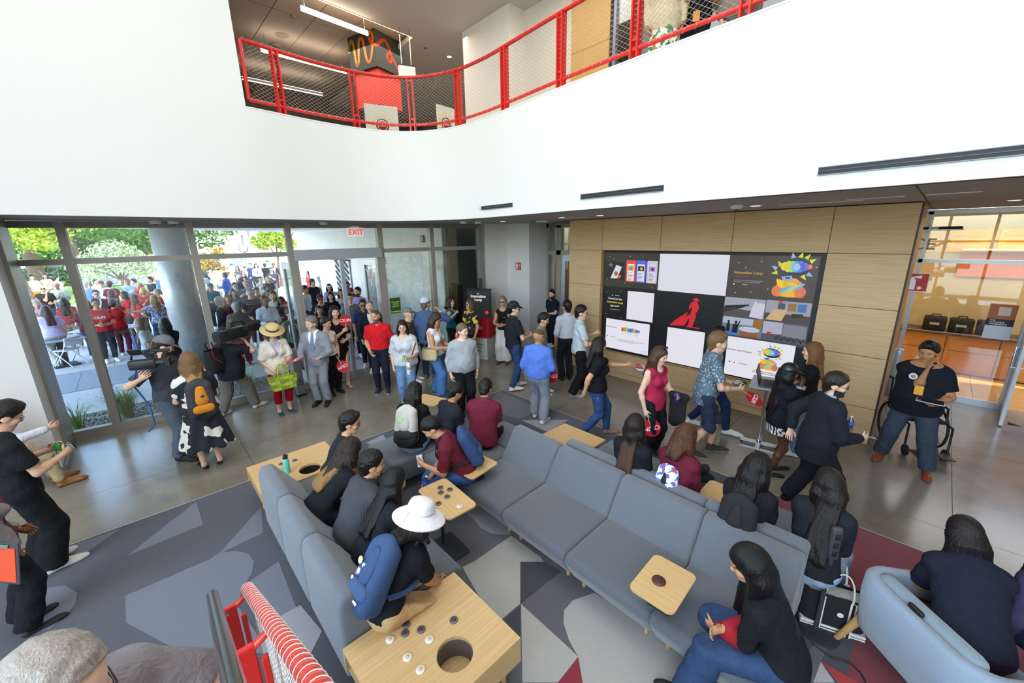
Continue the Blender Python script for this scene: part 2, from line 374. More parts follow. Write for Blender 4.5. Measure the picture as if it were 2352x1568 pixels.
def ribbon(mb, path, d0, d1, z0, z1, smooth=True):
 p0, p1 = offset(path, d0), offset(path, d1); n = len(path)
 v = [(x, y, z0) for x, y in p0]+[(x, y, z1) for x, y in p0]+[(x, y, z0) for x, y in p1]+[(x, y, z1) for x, y in p1]
 f = []
 for i in range(n-1):
  f += [[i, i+1, n+i+1, n+i], [2*n+i+1, 2*n+i, 3*n+i, 3*n+i+1]]
 mb.add(v, f, smooth=True)
 mb.add(v, [q for i in range(n-1) for q in ([n+i, n+i+1, 3*n+i+1, 3*n+i], [i+1, i, 2*n+i, 2*n+i+1])]+[[0, n, 3*n, 2*n], [n-1, 3*n-1, 4*n-1, 2*n-1]], smooth=False)
 return mb
ZP = 5.25
struct('wall_balcony', ribbon(MB(), FASC, 0, .14, CEIL, ZP), WHITE)
struct('trim_2', ribbon(MB(), [p for p in FASC if p[1] > 1.79], -.006, .15, ZP, ZP+.02), mat('e6e5e3', .6))
kk = [p for p in FASC if p[1] <= 1.85 and p[0] < -7]
struct('wall_upper_left', ribbon(MB(), kk, 0, .14, ZP, 9.6), WHITE)
def slabpoly(mb, path, z0, z1, far):
 n = len(path); v = []; f = []
 for (x, y) in path: v.append((x, y))
 poly = v+far
 return mb.prism(poly, z0, z1)
out = offset(FASC, .08)
ce = MB(); slabpoly(ce, out, CEIL, CEIL+.1, [(5.9, 11.3), (-9.8, 11.3), (-9.8, -6.9)])
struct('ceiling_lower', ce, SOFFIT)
struct('floor_upper', slabpoly(MB(), offset(FASC, .12), 5.0, 5.12, [(5.9, 12.0), (-17.4, 12.0), (-17.4, -1.5)]), mat('8a857c', .5))
struct('trim_3', MB().box2((-.262, 4.9, CEIL-.004), (-.25, 11.0, CEIL+.01)), DARKG)
# ---- makerspace front on the right
MY = 11.08
wr = bpy.data.objects.new('window_7', None); C.objects.link(wr); wr['kind'] = 'structure'
AL2 = mat('c3c4cb', .35, .4)
for nm, x0, x1, z0, z1 in (('mullion', -.30, -.24, 0, 3.53), ('mullion', 1.17, 1.24, 0, 3.53), ('head', -.6, 5.8, 3.48, 3.56), ('transom', -.6, 5.8, 2.6, 2.67), ('sill', -.24, 1.17, 0, .11), ('mullion', -.60, -.54, 0, 3.53)):
 struct(nm, MB().box2((x0, MY-.05, z0), (x1, MY+.05, z1)), AL2, wr)
GL3 = glass('f2ede4', .06)
struct('pane', MB().box2((-.24, MY-.008, .11), (1.17, MY+.008, 2.6)), GL3, wr); struct('pane', MB().box2((-.24, MY-.008, 2.67), (5.8, MY+.008, 3.48)), GL3, wr)
struct('pane', MB().box2((-.54, MY-.008, .05), (-.3, MY+.008, 2.6)), GL3, wr); struct('pane', MB().box2((-.54, MY-.008, 2.67), (-.3, MY+.008, 3.48)), GL3, wr)
struct('pane', MB().box2((2.3, MY-.008, .05), (5.8, MY+.008, 2.6)), GL3, wr)
d3 = bpy.data.objects.new('door_3', None); C.objects.link(d3); d3['kind'] = 'structure'
dl = MB(); dl.M = Matrix.Translation((1.24, MY-.05, 0)) @ Matrix.Rotation(math.radians(-95), 4, 'Z')
dl.box2((0, -.022, .02), (.07, .022, 2.58)); dl.box2((.9, -.022, .02), (.97, .022, 2.58)); dl.box2((.07, -.022, .02), (.9, .022, .12)); dl.box2((.07, -.022, 2.5), (.9, .022, 2.58))
do = struct('door_leaf', dl, AL2, d3); dg = MB(); dg.M = dl.M; dg.box2((.07, -.006, .12), (.9, .006, 2.5)); struct('pane', dg, GL3, do)
dh = MB(); dh.M = dl.M
for sy in (-1, 1): dh.tube([(.86, .02*sy, 1.0), (.86, .08*sy, 1.0), (.86, .08*sy, 1.35), (.86, .02*sy, 1.35)], .012, 6)
struct('pull_handle', dh, STEEL, do)
# rest of the building shell (behind and beside the camera)
struct('wall_right', MB().box2((5.9, -7, 0), (6.05, 14.5, 9.6)), OFFW)
struct('wall_rear', MB().box2((-9.8, -7.1, 0), (-4.5, -6.95, 9.6)).box2((4.6, -7.1, 0), (6.0, -6.95, 9.6)).box2((-4.5, -7.1, 7.4), (4.6, -6.95, 9.6)), OFFW)
w8 = bpy.data.objects.new('window_8', None); C.objects.link(w8); w8['kind'] = 'structure'
for i in range(7):
 x = -4.5+i*1.5; struct('mullion', MB().box2((x-.05, -7.08, 0), (x+.05, -6.96, 7.4)), ALU, w8)
for z in (0.0, 2.6, 4.9, 7.3): struct('transom', MB().box2((-4.5, -7.07, z), (4.6, -6.97, z+.1)), ALU, w8)
struct('pane', MB().box2((-4.5, -7.03, .1), (4.6, -7.01, 7.3)), GLASS, w8)
struct('wall_far', MB().box2((-9.8, 14.0, 0), (6.0, 14.2, 3.6)), mat('cbb892', .8))
struct('ceiling_upper', MB().box2((-17.6, -7.1, 9.6), (6.05, 14.2, 9.75)), OFFW)
# ================================================================ carpet with inlaid shapes
def carpet_mat(c, v=.22): return mat(c, .95, bump=('noise', 420, .5), var=v, sheen=.3)
CP = {'d': '3d404b', 'm': '676c79', 'g': '605f66', 'k': '3c3b42', 'l': 'b6b4b1', 'n': '94959a', 'r': '7d2236', 'b': 'b0201f', 'p': '8f2136'}
cr = thing('carpet', 'grey and red carpet with large geometric inlays under the sofas', 'carpet')
def cpoly(pts, c, k, world=False):
 P = [tuple(p) if world else tuple(G(*p)[:2]) for p in pts]
 a = sum(P[i][0]*P[(i+1) % len(P)][1]-P[(i+1) % len(P)][0]*P[i][1] for i in range(len(P)))
 if a < 0: P = P[::-1]
 MB().prism(P, 0.0005, .004+.0012*k).build('carpet_inlay', carpet_mat(CP[c]), cr)
CX0, CY1 = -6.06, 5.38
MB().prism([(CX0, -4.5), (5.0, -4.5), (5.0, CY1), (CX0, CY1)], 0.0004, .004).build('base_pile', carpet_mat(CP['d']), cr)
MB().box2((CX0-.008, -4.5, 0), (CX0, CY1+.008, .006)).box2((CX0, CY1, 0), (5.0, CY1+.008, .006)).build('edge_strip', mat('d9d9d6', .4, .3), cr)
cpoly([(140.6, 1261), (279, 1214), (190, 1275)], 'm', 1); cpoly([(451.6, 1151.4), (466.6, 1204.6), (291.9, 1277)], 'm', 1)
cpoly([(288, 1369), (486, 1283), (503, 1270), (540, 1266), (570, 1272), (584, 1290), (578, 1318), (560, 1345), (545, 1390), (620, 1500), (420, 1500), (290, 1430)], 'm', 1)
cpoly([(503, 1272), (600, 1164), (604, 1224)], 'm', 1); cpoly([(90, 1352), (150, 1345), (178, 1362), (172, 1390), (150, 1415), (115, 1445), (60, 1458), (40, 1400)], 'm', 1)
cpoly([(560, 1345), (640, 1290), (690, 1420), (610, 1450)], 'm', 1); cpoly([(600, 1440), (690, 1390), (740, 1450), (700, 1530), (620, 1560)], 'n', 2)
cpoly([(-3.55, 1.0), (-3.55, 2.6), (-0.2, 2.6), (-.2, -.5), (-1.6, -.5), (-1.6, 1.0)], 'g', 1, True)
cpoly([(1092, 1288), (1174, 1231), (1240, 1279), (1250, 1291), (1195, 1291), (1195, 1387), (1146, 1428), (1098, 1366), (1062, 1303)], 'l', 2)
cpoly([(1195, 1291), (1251, 1291), (1289, 1313), (1195, 1388)], 'k', 2)
cpoly([(1197, 1388), (1200, 1568), (1281, 1568), (1328, 1509), (1313, 1494)], 'l', 2); cpoly([(1150, 1430), (1195, 1390), (1195, 1500), (1188, 1470)], 'd', 2)
cpoly([(1328, 1509), (1338, 1568), (1335, 1600), (1260, 1600)], 'p', 3)
cpoly([(1365, 1362), (1315, 1380), (1296, 1402), (1294, 1430), (1307, 1471), (1328, 1509), (1340, 1600), (1560, 1600), (1600, 1500)], 'l', 2)
cpoly([(1060, 1170), (1090, 1195), (1102, 1212), (1130, 1226), (1171, 1229), (1180, 1160), (1120, 1120)], 'n', 2)
cpoly([(-1.24, 5.372), (5.0, 5.372), (5.0, 1.0), (.05, 1.0), (.05, 4.2), (-.9, 4.4)], 'r', 1, True)
cpoly([(1941, 1252), (1955, 1254), (1955, 1272), (1930, 1290)], 'b', 2); cpoly([(2300, 1424), (2325, 1363), (2352, 1373), (2400, 1400), (2400, 1450), (2312, 1442)], 'b', 2)
cpoly([(1790, 1543), (1917, 1449), (1885, 1521), (1868, 1568)], 'g', 2); cpoly([(1885, 1521), (1917, 1568), (1868, 1568)], 'l', 2); cpoly([(1887, 1520), (2026, 1600), (1950, 1600)], 'b', 3)
cpoly([(1144, 899), (1252, 942), (1190, 962), (1110, 940)], 'g', 1); cpoly([(1198, 965.6), (1307, 964), (1258, 992)], 'n', 2); cpoly([(1186, 968), (1196, 966), (1257, 993), (1252, 997)], 'k', 3)
cpoly([(1313, 965), (1330, 972), (1345, 1010), (1290, 985)], 'd', 2); cpoly([(840, 1018), (880, 998), (940, 1000), (900, 1030)], 'n', 1); cpoly([(880, 998), (897, 990), (925, 1012), (900, 1028)], 'k', 2)
cpoly([(900, 1062), (960, 1050), (1000, 1075), (935, 1090)], 'k', 2)
# ================================================================ sofas
FAB = mat('5d626b', .95, bump=('noise', 300, .25), var=.2, sheen=.4); FABL = mat('666c76', .95, bump=('noise', 300, .25), var=.2, sheen=.4)
LEGW = wood('c9a470', 'b08a58', 'z')
def profile_ext(poly, x0, x1, r, seg=3):
 bm = bmesh.new(); n = len(poly)
 a = [bm.verts.new((x0, p[0], p[1])) for p in poly]; b = [bm.verts.new((x1, p[0], p[1])) for p in poly]
 bm.faces.new(a[::-1]); bm.faces.new(b)
 for i in range(n): bm.faces.new([a[i], a[(i+1) % n], b[(i+1) % n], b[i]])
 bmesh.ops.recalc_face_normals(bm, faces=list(bm.faces))
 bmesh.ops.bevel(bm, geom=list(bm.edges), offset=r, segments=seg, profile=.5, affect='EDGES', clamp_overlap=True)
 bm.verts.index_update(); v = [tuple(q.co) for q in bm.verts]; f = [[q.index for q in p.verts] for p in bm.faces]; bm.free(); return v, f
def sofa(x, y, wdt, rz, label, group, back=True, depth=.70, seat_z=.44):
 """x,y: centre of the module's back edge on the floor; local +y is towards the sitter's knees"""
 t = thing('sofa_module', label, 'sofa', (x, y, 0), rz, group); h = wdt/2-.003
 v, f = profile_ext([(.36 if back else .0, .15), (.36 if back else 0, seat_z), (.36+depth+.0, seat_z-.015), (.36+depth+.03, seat_z-.09), (.36+depth-.10, .12)], -h, h, .035)
 m = MB(); m.smooth = True; m.add(v, f); m.build('seat', FAB, t)
 if back:
  v, f = profile_ext([(.0, .10), (.0, .70), (.03, .80), (.145, .80), (.40, seat_z-.02), (.40, .2)], -h, h, .035)
  m = MB(); m.smooth = True; m.add(v, f); m.build('backrest', FABL, t)
 for sx in (-1, 1):
  for yy in (.08, .36+depth-.18): MB().tube([(sx*(h-.09), yy, .14), (sx*(h-.09), yy, 0)], [.024, .018], 10).build('leg', LEGW, t)
 return t
gs = 'grey sofa modules of the seating island'
ord4 = ['first', 'second', 'third', 'fourth']
for i, (a, b) in enumerate(((-3.49, -2.73), (-2.73, -1.885), (-1.885, -1.06), (-1.06, -.32))):
 sofa((a+b)/2, 3.43, b-a, PI, ['grey sofa module of the long empty row beside two-person bench, nearest the crowd', 'empty grey sofa module second from the crowd end of the long row', 'empty grey sofa module just before the tan arm tablet', 'grey sofa module under the woman in wide jeans'][i], gs, depth=.69)
for i, (a, b) in enumerate(((-2.77, -1.95), (-1.95, -1.12), (-1.12, -.32))):
 sofa((a+b)/2, 3.43, b-a, 0, ['grey sofa module under the woman with long brown hair', 'grey sofa module under the auburn-haired woman in maroon', 'grey sofa module behind the black floor power post'][i], gs, depth=.69)
for i, (a, b) in enumerate(((-4.80, -4.03), (-4.03, -3.28), (-3.28, -2.43))):
 sofa((a+b)/2, .60, b-a, 0, ['grey sofa module beside the teal bottle table', 'middle grey sofa module behind the man in a dark grey shirt', 'grey sofa module whose end faces the big maple table'][i], gs, depth=.66)
for i, (a, b, y0, dp) in enumerate(((-4.28, -3.50, 2.36, .9), (-5.06, -4.30, 1.95, .95), (-4.28, -3.50, 3.28, .55))):
 sofa((a+b)/2, y0, b-a, 0, ['backless grey seat under the woman with the blue backpack', 'backless grey seat under the woman with the light grey backpack', 'backless grey seat under the man in a maroon shirt'][i], gs, back=False, depth=dp-.36)
def plate(poly_r, w, d, h, cx, cy, z, rz, m, hole=None, name='top', parent=None, r=.06):
 """rounded plate"""
 pts = []
 for sx, sy, a0 in ((1, 1, 0), (-1, 1, 90), (-1, -1, 180), (1, -1, 270)):
  for k in range(6):
   a = math.radians(a0+18*k); pts.append((sx*(w/2-r)+r*math.cos(a), sy*(d/2-r)+r*math.sin(a)))
 mb = MB(); mb.M = Matrix.Translation((cx, cy, z)) @ Matrix.Rotation(rz, 4, 'Z'); mb.prism(pts, 0, h); return mb.build(name, m, parent)
def holed_top(mb, x0, x1, y0, y1, hx, hy, hr, z0, z1, n=32):
 out = []
 for k in range(n):
  a = 2*PI*k/n; c, s = math.cos(a), math.sin(a)
  tx = ((x1-hx)/c if c > 1e-6 else (x0-hx)/c if c < -1e-6 else 9e9); ty = ((y1-hy)/s if s > 1e-6 else (y0-hy)/s if s < -1e-6 else 9e9)
  t = min(tx, ty); out.append((hx+c*t, hy+s*t))
 for cx, cy in ((x0, y0), (x1, y0), (x1, y1), (x0, y1)):
  j = min(range(n), key=lambda k: (out[k][0]-cx)**2+(out[k][1]-cy)**2); out[j] = (cx, cy)
 inn = [(hx+hr*math.cos(2*PI*k/n), hy+hr*math.sin(2*PI*k/n)) for k in range(n)]
 v = [(*p, z) for z in (z0, z1) for p in out]+[(*p, z) for z in (z0, z1) for p in inn]; f = []
 for k in range(n):
  l = (k+1) % n
  f += [[n+k, n+l, 3*n+l, 3*n+k], [l, k, 2*n+k, 2*n+l], [k, l, n+l, n+k], [2*n+l, 2*n+k, 3*n+k, 3*n+l]]
 return mb.add(v, f, smooth=False)
def box_table(x0, x1, y0, y1, hx, hy, hr, label, hole_dark):
 t = thing('maple_table', label, 'table', ((x0+x1)/2, (y0+y1)/2, 0)); ox, oy = (x0+x1)/2, (y0+y1)/2
 def L(m): m.M = Matrix.Translation((-ox, -oy, 0)); return m
 holed_top(L(MB()), x0, x1, y0, y1, hx, hy, hr, .405, .435).build('top', MAPLEY, t)
 L(MB()).box2((x0, y0+.02, .22), (x1, y1, .25)).build('bottom', MAPLEY, t)
 for nm, a, b, m_ in (('side_panel', (x1-.02, y0, .25), (x1, y1, .405), MAPLEY), ('side_panel', (x0, y1-.02, .25), (x1-.02, y1, .405), MAPLE), ('side_panel', (x0, y0, .25), (x0+.02, y1-.02, .405), MAPLEY)):
  L(MB()).box2(a, b).build(nm, m_, t)
 cyl = MB(); n = 32; L(cyl)
 v = [(hx+hr*math.cos(2*PI*k/n), hy+hr*math.sin(2*PI*k/n), z) for z in (.252, .404) for k in range(n)]
 cyl.add(v, [[(k+1) % n, k, n+k, n+(k+1) % n] for k in range(n)], smooth=True).build('cup_liner', mat(hole_dark, .6), t)
 for xx in (x0+.08, x1-.08):
  for yy in (y0+.1, y1-.1): L(MB()).tube([(xx, yy, .22), (xx, yy, 0)], [.024, .018], 10).build('leg', LEGW, t)
 return t
hp = G(1045, 1502, .43)
box_table(-2.41, -1.60, .585, 1.535, hp.x, hp.y, .125, 'big maple box table with round hole in the front, beside the red stair rail', '6b655e')
hp2 = G(712, 1076, .43)
box_table(-5.60, -4.82, .60, 1.56, hp2.x, hp2.y, .125, 'maple box table holding the teal bottle, near the dress woman', '1c1a18')
def tablet(x, y, z, rz, w, d, label, px_=-.13, py=0, zb=.006):
 t = thing('arm_tablet', label, 'side table', (x, y, 0), rz)
 plate(0, w, d, .016, 0, 0, z, 0, MAPLE, parent=t, r=.05); plate(0, w*.99, d*.99, .006, 0, 0, z-.006, 0, mat('6a5b48', .6), name='underlay', parent=t, r=.05)
 plate(0, .40 if zb < .1 else .2, .30 if zb < .1 else .16, .012, px_+.1 if zb < .1 else 0, py-(.10 if py else 0), zb, 0, DARKG, name='base', parent=t, r=.04); MB().tube([(px_, py, zb+.009), (px_, py, z-.006)], .02, 10).build('post', DARKG, t)
 return t
tablet(-3.05, 1.91, .635, math.radians(-3), .62, .34, 'maple tablet table with six small discs, between the two sofas')
tablet(-3.37, 2.53, .585, math.radians(6), .36, .44, 'maple tablet under the blue backpack of the braided girl', 0, 0, .445)
tablet(-1.03, 2.50, .635, math.radians(2), .34, .46, 'maple tablet with one dark red disc beside the wide jeans', 0, 0, .445)
tablet(-1.17, 3.98, .585, 0, .3, .42, 'maple tablet half hidden beside the black backpack girl', 0, 0, .445); tablet(-5.45, 3.2, .60, .3, .5, .34, 'maple tablet in front of the light grey backpack woman')
tb = thing('maple_side_table', 'low maple table top beyond the first long sofa back', 'table', (-3.17, 4.0, 0))
plate(0, .74, .80, .03, 0, 0, .40, 0, MAPLE, parent=tb, r=.01)
for sx in (-.3, .3):
 for sy in (-.3, .3): MB().tube([(sx, sy, .40), (sx, sy, 0)], .02, 8).build('leg', LEGW, tb)
# discs
def disc_thing(p, light, label, group, r=.031, nm='table_disc'):
 t = thing(nm, label, 'disc', p, random.random(), group)
 m0, m1, m2 = {0: ('6d6a70', '25222a', '9a6a4a'), 1: ('efe9e2', 'e2d6ca', 'b08a68'), 2: ('5b3030', '4a2428', '7a4a48')}[light]
 MB().lathe([(r*.96, 0), (r, .003), (r*.97, .008), (r*.6, .009)], 20).build('rim', mat(m0, .4, .3 if light == 0 else 0), t)
 MB().lathe([(r*.55, .0085), (r*.52, .0105)], 16).build('face', mat(m1, .5), t)
 for k in range(8):
  a = k*PI/4; MB().box((r*.3*math.cos(a), r*.3*math.sin(a), .0108), (r*.22, r*.07, .001), a).build('mark', mat(m2, .5), t)
gd = 'grey metal discs on the big maple table'
for i, (x, y) in enumerate(((915, 1025), (848, 1122), (838, 1188), (962, 1160), (1214, 1087))):
 disc_thing(G(680+x/3.35, 1100+y/3.35, .436), 0, ['grey disc on the big maple table nearest the tan trousers', 'grey disc on the big table, upper of the touching-close pair', 'grey disc on the big table, lower of the close pair', 'grey disc on the big table right of the close pair', 'lone grey disc near the round hole of the big table'][i], gd)
for i, (x, y) in enumerate(((724, 1238), (1026, 1236), (858, 1375), (958, 1470))):
 disc_thing(G(680+x/3.35, 1100+y/3.35, .436), 1, ['white disc on the big maple table closest to the sofa end', 'white disc on the big table nearest the round hole', 'white disc midway along the lower edge of the big table', 'lowest white disc on the big table by the red rail'][i], 'white discs on the big maple table')
for i, (x, y) in enumerate(((1110, 68), (1184, 82), (1114, 105), (1163, 137), (1095, 190))):
 disc_thing(G(680+x/3.35, 1100+y/3.35, .652), 0, ['grey disc on the tablet table farthest from the hat', 'grey disc on the tablet table nearest the long sofa corner', 'grey disc on the tablet table, second of the left column', 'grey disc at the middle of the tablet table', 'grey disc on the tablet table nearest the white hat'][i], 'grey discs on the tablet table')
disc_thing(G(680+1258/3.35, 1100+209/3.35, .652), 1, 'single white disc on the tablet table', None)
disc_thing(G(1513, 1334, .652), 2, 'large dark red disc on the maple tablet by the wide jeans', None, r=.052)
for i, (x, y) in enumerate(((408, 722), (300, 752))): disc_thing(G(560+x/3.484, 850+y/3.484, .436), 0, ['small grey disc beside the teal bottle', 'small grey disc half hidden behind the teal bottle'][i], 'grey discs near the teal bottle')
# teal bottle
p = G(661, 1085, .436); t = thing('water_bottle', 'teal steel water bottle with black flip cap and letters', 'bottle', p, .5)
MB().lathe([(.034, 0), (.037, .004), (.037, .165), (.03, .19), (.024, .196)], 20).build('body', mat('6fd0c4', .35, coat=.2), t)
MB().lathe([(.026, .194), (.029, .198), (.029, .222), (.022, .228)], 18).tube([(-.02, 0, .226), (-.01, 0, .247), (.04, 0, .25), (.052, 0, .238)], .007, 8).build('cap', BLACK, t)
tv, tf = text_mesh('NW', .04, .001); m = MB(); m.add(tv, tf, Matrix.Translation((0, 0, .07)) @ Matrix.Rotation(math.radians(-70), 4, 'Z') @ Matrix.Translation((0, -.0375, 0)) @ Matrix.Rotation(PI/2, 4, 'X')); m.build('lettering', mat('4b8f88', .5), t)
# ================================================================ floor power post, tote bag, drain
t = thing('power_post', 'black floor-standing power outlet post beside the sofa end', 'power post', (-.19, 3.58, 0))
MB().lathe([(.165, 0), (.165, .008), (.15, .014), (.03, .018)], 28).build('base', mat('2f3034', .45), t)
MB().tube([(0, 0, .015), (0, .0, .72)], .017, 10).build('post', mat('3a3b40', .45), t)
MB().box((0, 0, .86), (.075, .05, .29), .6, .02, 3).build('head', mat('3c3d43', .45), t)
for k in range(3):
 m = MB(); m.M = Matrix.Rotation(.6, 4, 'Z')
 m.box((0, -.027, .78+.075*k), (.036, .006, .05), 0, .006, 2).build('outlet', BLACK, t)
pts = [(-.19, 3.42), (-.05, 3.38), (.05, 3.44), (.12, 3.40), (.3, 3.1), (.45, 2.6), (.6, 2.2)]
tag(MB().tube([(x, y, .010) for x, y in pts], .006, 6).build('power_cable', BLACK), 'black power cable running from the post under the armchair', 'cable')
bx = Vector((-.13, 3.74, 0)); t = thing('tote_bag', 'black canvas tote with white striped straps beside the power post', 'bag', bx, math.radians(20))
def soft_box(w, d, h, bulge=.02, n=8):
 v = []; f = []
 for k in range(n+1):
  z = h*k/n; s = 1+bulge/w*math.sin(PI*k/n)*2; top = 1-.22*(k/n)**2
  for a in range(24):
   th = 2*PI*a/24; c, q = math.cos(th), math.sin(th); e = 4.0
   r = (abs(c)**e+abs(q)**e)**(-1/e)
   v.append((c*r*w/2*s, q*r*d/2*s*top, z+.004*math.sin(a*2.3+k)))
 for k in range(n): f += [[k*24+a, k*24+(a+1) % 24, (k+1)*24+(a+1) % 24, (k+1)*24+a] for a in range(24)]
 f.append(list(range(24))[::-1]); return v, f
v, f = soft_box(.42, .2, .34); m = MB(); m.smooth = True; m.add(v, f); m.build('body', mat('1a1a1d', .9, bump=('weave', 200, .3)), t)
MB().box((0, 0, .315), (.36, .13, .02), 0, .01, 2).build('contents', mat('cfc9c0', .9, bump=('noise', 60, .8)), t)
STR = mat('e6e2da', .9)
for sy in (-1, 1):
 for sx in (-1, 1):
  o_ = MB().box((sx*.1, sy*.107, .17), (.042, .006, .33)).build('strap', STR, t)
  MB().box((0, sy*.004, 0), (.016, .007, .33), 0).build('strap_stripe', BLACK, o_, loc=(sx*.1, sy*.107, .17))
 m = MB(); arc = [(-.1*math.cos(a)*(1), sy*(.1+.02*math.sin(a)), .33+.27*math.sin(a)) for a in [PI*k/14 for k in range(15)]]
 for q in range(14): m.add([(arc[q][0], arc[q][1]-.003, arc[q][2]), (arc[q+1][0], arc[q+1][1]-.003, arc[q+1][2]), (arc[q+1][0]*.86, arc[q+1][1]-.003, arc[q+1][2]*.985+.002), (arc[q][0]*.86, arc[q][1]-.003, arc[q][2]*.985+.002), (arc[q][0], arc[q][1]+.003, arc[q][2]), (arc[q+1][0], arc[q+1][1]+.003, arc[q+1][2]), (arc[q+1][0]*.86, arc[q+1][1]+.003, arc[q+1][2]*.985+.002), (arc[q][0]*.86, arc[q][1]+.003, arc[q][2]*.985+.002)], [[3, 2, 1, 0], [4, 5, 6, 7], [0, 1, 5, 4], [2, 3, 7, 6]])
 m.build('handle', STR, t)
MB().box((0, 0, .05), (.43, .215, .02)).box((0, 0, .02), (.43, .215, .012)).build('band', STR, t)
m = MB(); m.lathe([(.022, 0), (.022, .003), (.016, .003)], 16, Matrix.Translation((.03, -.108, .2)) @ Matrix.Rotation(PI/2, 4, 'X')); m.build('badge', STR, t)
dr = thing('floor_drain', 'narrow grey metal floor vent near the host', 'vent', (.36, 7.98, 0), math.radians(-2))
MB().box((0, 0, .002), (.5, .1, .004)).build('frame', mat('6a665f', .5, .4), dr)
for k in range(20): MB().box((-.23+.0242*k, 0, .005), (.008, .085, .003)).build('slat', mat('4c4944', .5, .4), dr)
# ================================================================ armchair (near right)
CH = mat('8b9cb0', .95, bump=('noise', 260, .25), var=.12, sheen=.4); CH2 = mat('7f919e', .95, bump=('noise', 200, .3), var=.16, sheen=.4)
OAK = wood('c79f68', 'b2874f', 'z')
ac = thing('armchair', 'pale blue lounge chair with oak legs in the near right corner', 'armchair', (.50, 3.57, 0), math.radians(-44))
def shell(mb, w, d, z0, z1, th, drop):
 """U shaped upholstered shell open to local +y"""
 P = []; r = .22
 P += [(-w/2, d/2), (-w/2, -d/2+r)]+[(-w/2+r-r*math.cos(a), -d/2+r-r*math.sin(a)) for a in [math.radians(15*k) for k in range(1, 6)]]
 P += [(-w/2+r, -d/2), (w/2-r, -d/2)]+[(w/2-r+r*math.sin(a), -d/2+r-r*math.cos(a)) for a in [math.radians(15*k) for k in range(1, 6)]]+[(w/2, -d/2+r), (w/2, d/2)]
 n = len(P); rows = []
 for i, (x, y) in enumerate(P):
  a = Vector(P[max(i-1, 0)]); b = Vector(P[min(i+1, n-1)]); tt = (b-a).normalized(); nn = Vector((-tt.y, tt.x))
  k = max(0, (y+d/2)/d); zt = z1-drop*k**1.3
  rows.append([(x-nn.x*s_*0+nn.x*o2, y+nn.y*o2, z) for (o2, z, s_) in ((0, z0, 0), (-.015, zt*.6+z0*.4, 0), (-.01, zt-.03, 0), (.012, zt, 0), (th-.012, zt, 0), (th, zt-.03, 0), (th, z0, 0))])
 v = [q for rr in rows for q in rr]; f = []
 for i in range(n-1):
  f += [[i*7+j, (i+1)*7+j, (i+1)*7+(j+1) % 7, i*7+(j+1) % 7] for j in range(7)]
 f += [[j for j in range(7)], [(n-1)*7+j for j in range(7)][::-1]]
 mb.add(v, f, smooth=True); return mb
shell(MB(), .88, .72, .30, .74, .075, .12).build('shell', CH, ac)
MB().box((0, .03, .37), (.72, .60, .15), 0, .05, 3).build('seat', CH, ac)
MB().box((0, -.24, .58), (.68, .13, .36), 0, .06, 3, rot=Matrix.Rotation(math.radians(-10), 3, 'X')).build('back_cushion', CH2, ac)
MB().box((-.02, -.285, .755), (.10, .028, .035), 0, .01, 2).build('clip', BLACK, ac)
for sx in (-1, 1):
 for sy in (-1, 1): MB().tube([(sx*.34, sy*.28, .33), (sx*.43, sy*.36, .0)], [.034, .02], 10).build('leg', OAK, ac)
 MB().box((sx*.34, 0, .31), (.045, .6, .045), 0, .01, 2).build('rail', OAK, ac)
MB().box((0, -.28, .31), (.66, .045, .045), 0, .01, 2).build('rail', OAK, ac)
fb = thing('floor_box', 'black floor power box under the armchair', 'floor box', (.62, 2.52, .0), .2)
MB().box((0, 0, .006), (.26, .18, .012), 0, .004, 2).build('lid', BLACK, fb); MB().box((.03, 0, .016), (.09, .06, .01)).build('socket', mat('8f8fa0', .4), fb)
# ================================================================ video wall
def emat(c, e=.95):
 k = ('em', c, e)
 if k not in MATS:
  m = mat(c, .4, emit=e, key='em'); m.node_tree.nodes['Principled BSDF'].inputs['Base Color'].default_value = (0, 0, 0, 1); MATS[k] = m
 return MATS[k]
TV = thing('video_wall', 'large nine-panel video wall recessed in the maple wall', 'screen', (0, 0, 0)); TVY = 7.85
X0, X1, Z0, Z1 = -5.25, -1.29, .605, 2.83; TW = (X1-X0)/3; TH = (Z1-Z0)/3
MB().box2((X0-.0, TVY, Z0-.005), (X1+.075, TVY+.12, Z1+.045)).build('housing', BLACK, TV)
def tvb(a, b, c, k, parent=TV, name='graphic'): return MB().box2((a[0], TVY-.0012*k-.0012, a[1]), (b[0], TVY-.0012*k, b[1])).build(name, emat(c), parent)
def tvp(pts, c, k, parent=TV, name='graphic'):
 a = sum(pts[i][0]*pts[(i+1) % len(pts)][1]-pts[(i+1) % len(pts)][0]*pts[i][1] for i in range(len(pts)))
 if a < 0: pts = pts[::-1]
 m = MB(); m.prism(pts, 0, .0012, Matrix.Translation((0, TVY-.0012*k, 0)) @ Matrix.Rotation(PI/2, 4, 'X')); return m.build(name, emat(c), parent)
def tvt(s, x, z, size, c, k, parent=TV, align='CENTER', bold=0.):
 v, f = text_mesh(s, size, .0006, align, bold); m = MB(); m.add(v, f, Matrix.Translation((x, TVY-.0012*k-.0006, z)) @ Matrix.Rotation(PI/2, 4, 'X')); return m.build('lettering', emat(c), parent)
def ell(cx, cz, rx, rz, n=20, a0=0, a1=2*PI, rot=0):
 P = [(rx*math.cos(a0+(a1-a0)*k/n), rz*math.sin(a0+(a1-a0)*k/n)) for k in range(n+(a1-a0 < 6.28))]
 c, s = math.cos(rot), math.sin(rot); return [(cx+x*c-z*s, cz+x*s+z*c) for x, z in P]
cols = [['37332f', 'dcdde8', '453b35'], ['16161a', '16161a', '3d3f48'], ['16161a', '16161a', '16161a']]
PN = {}
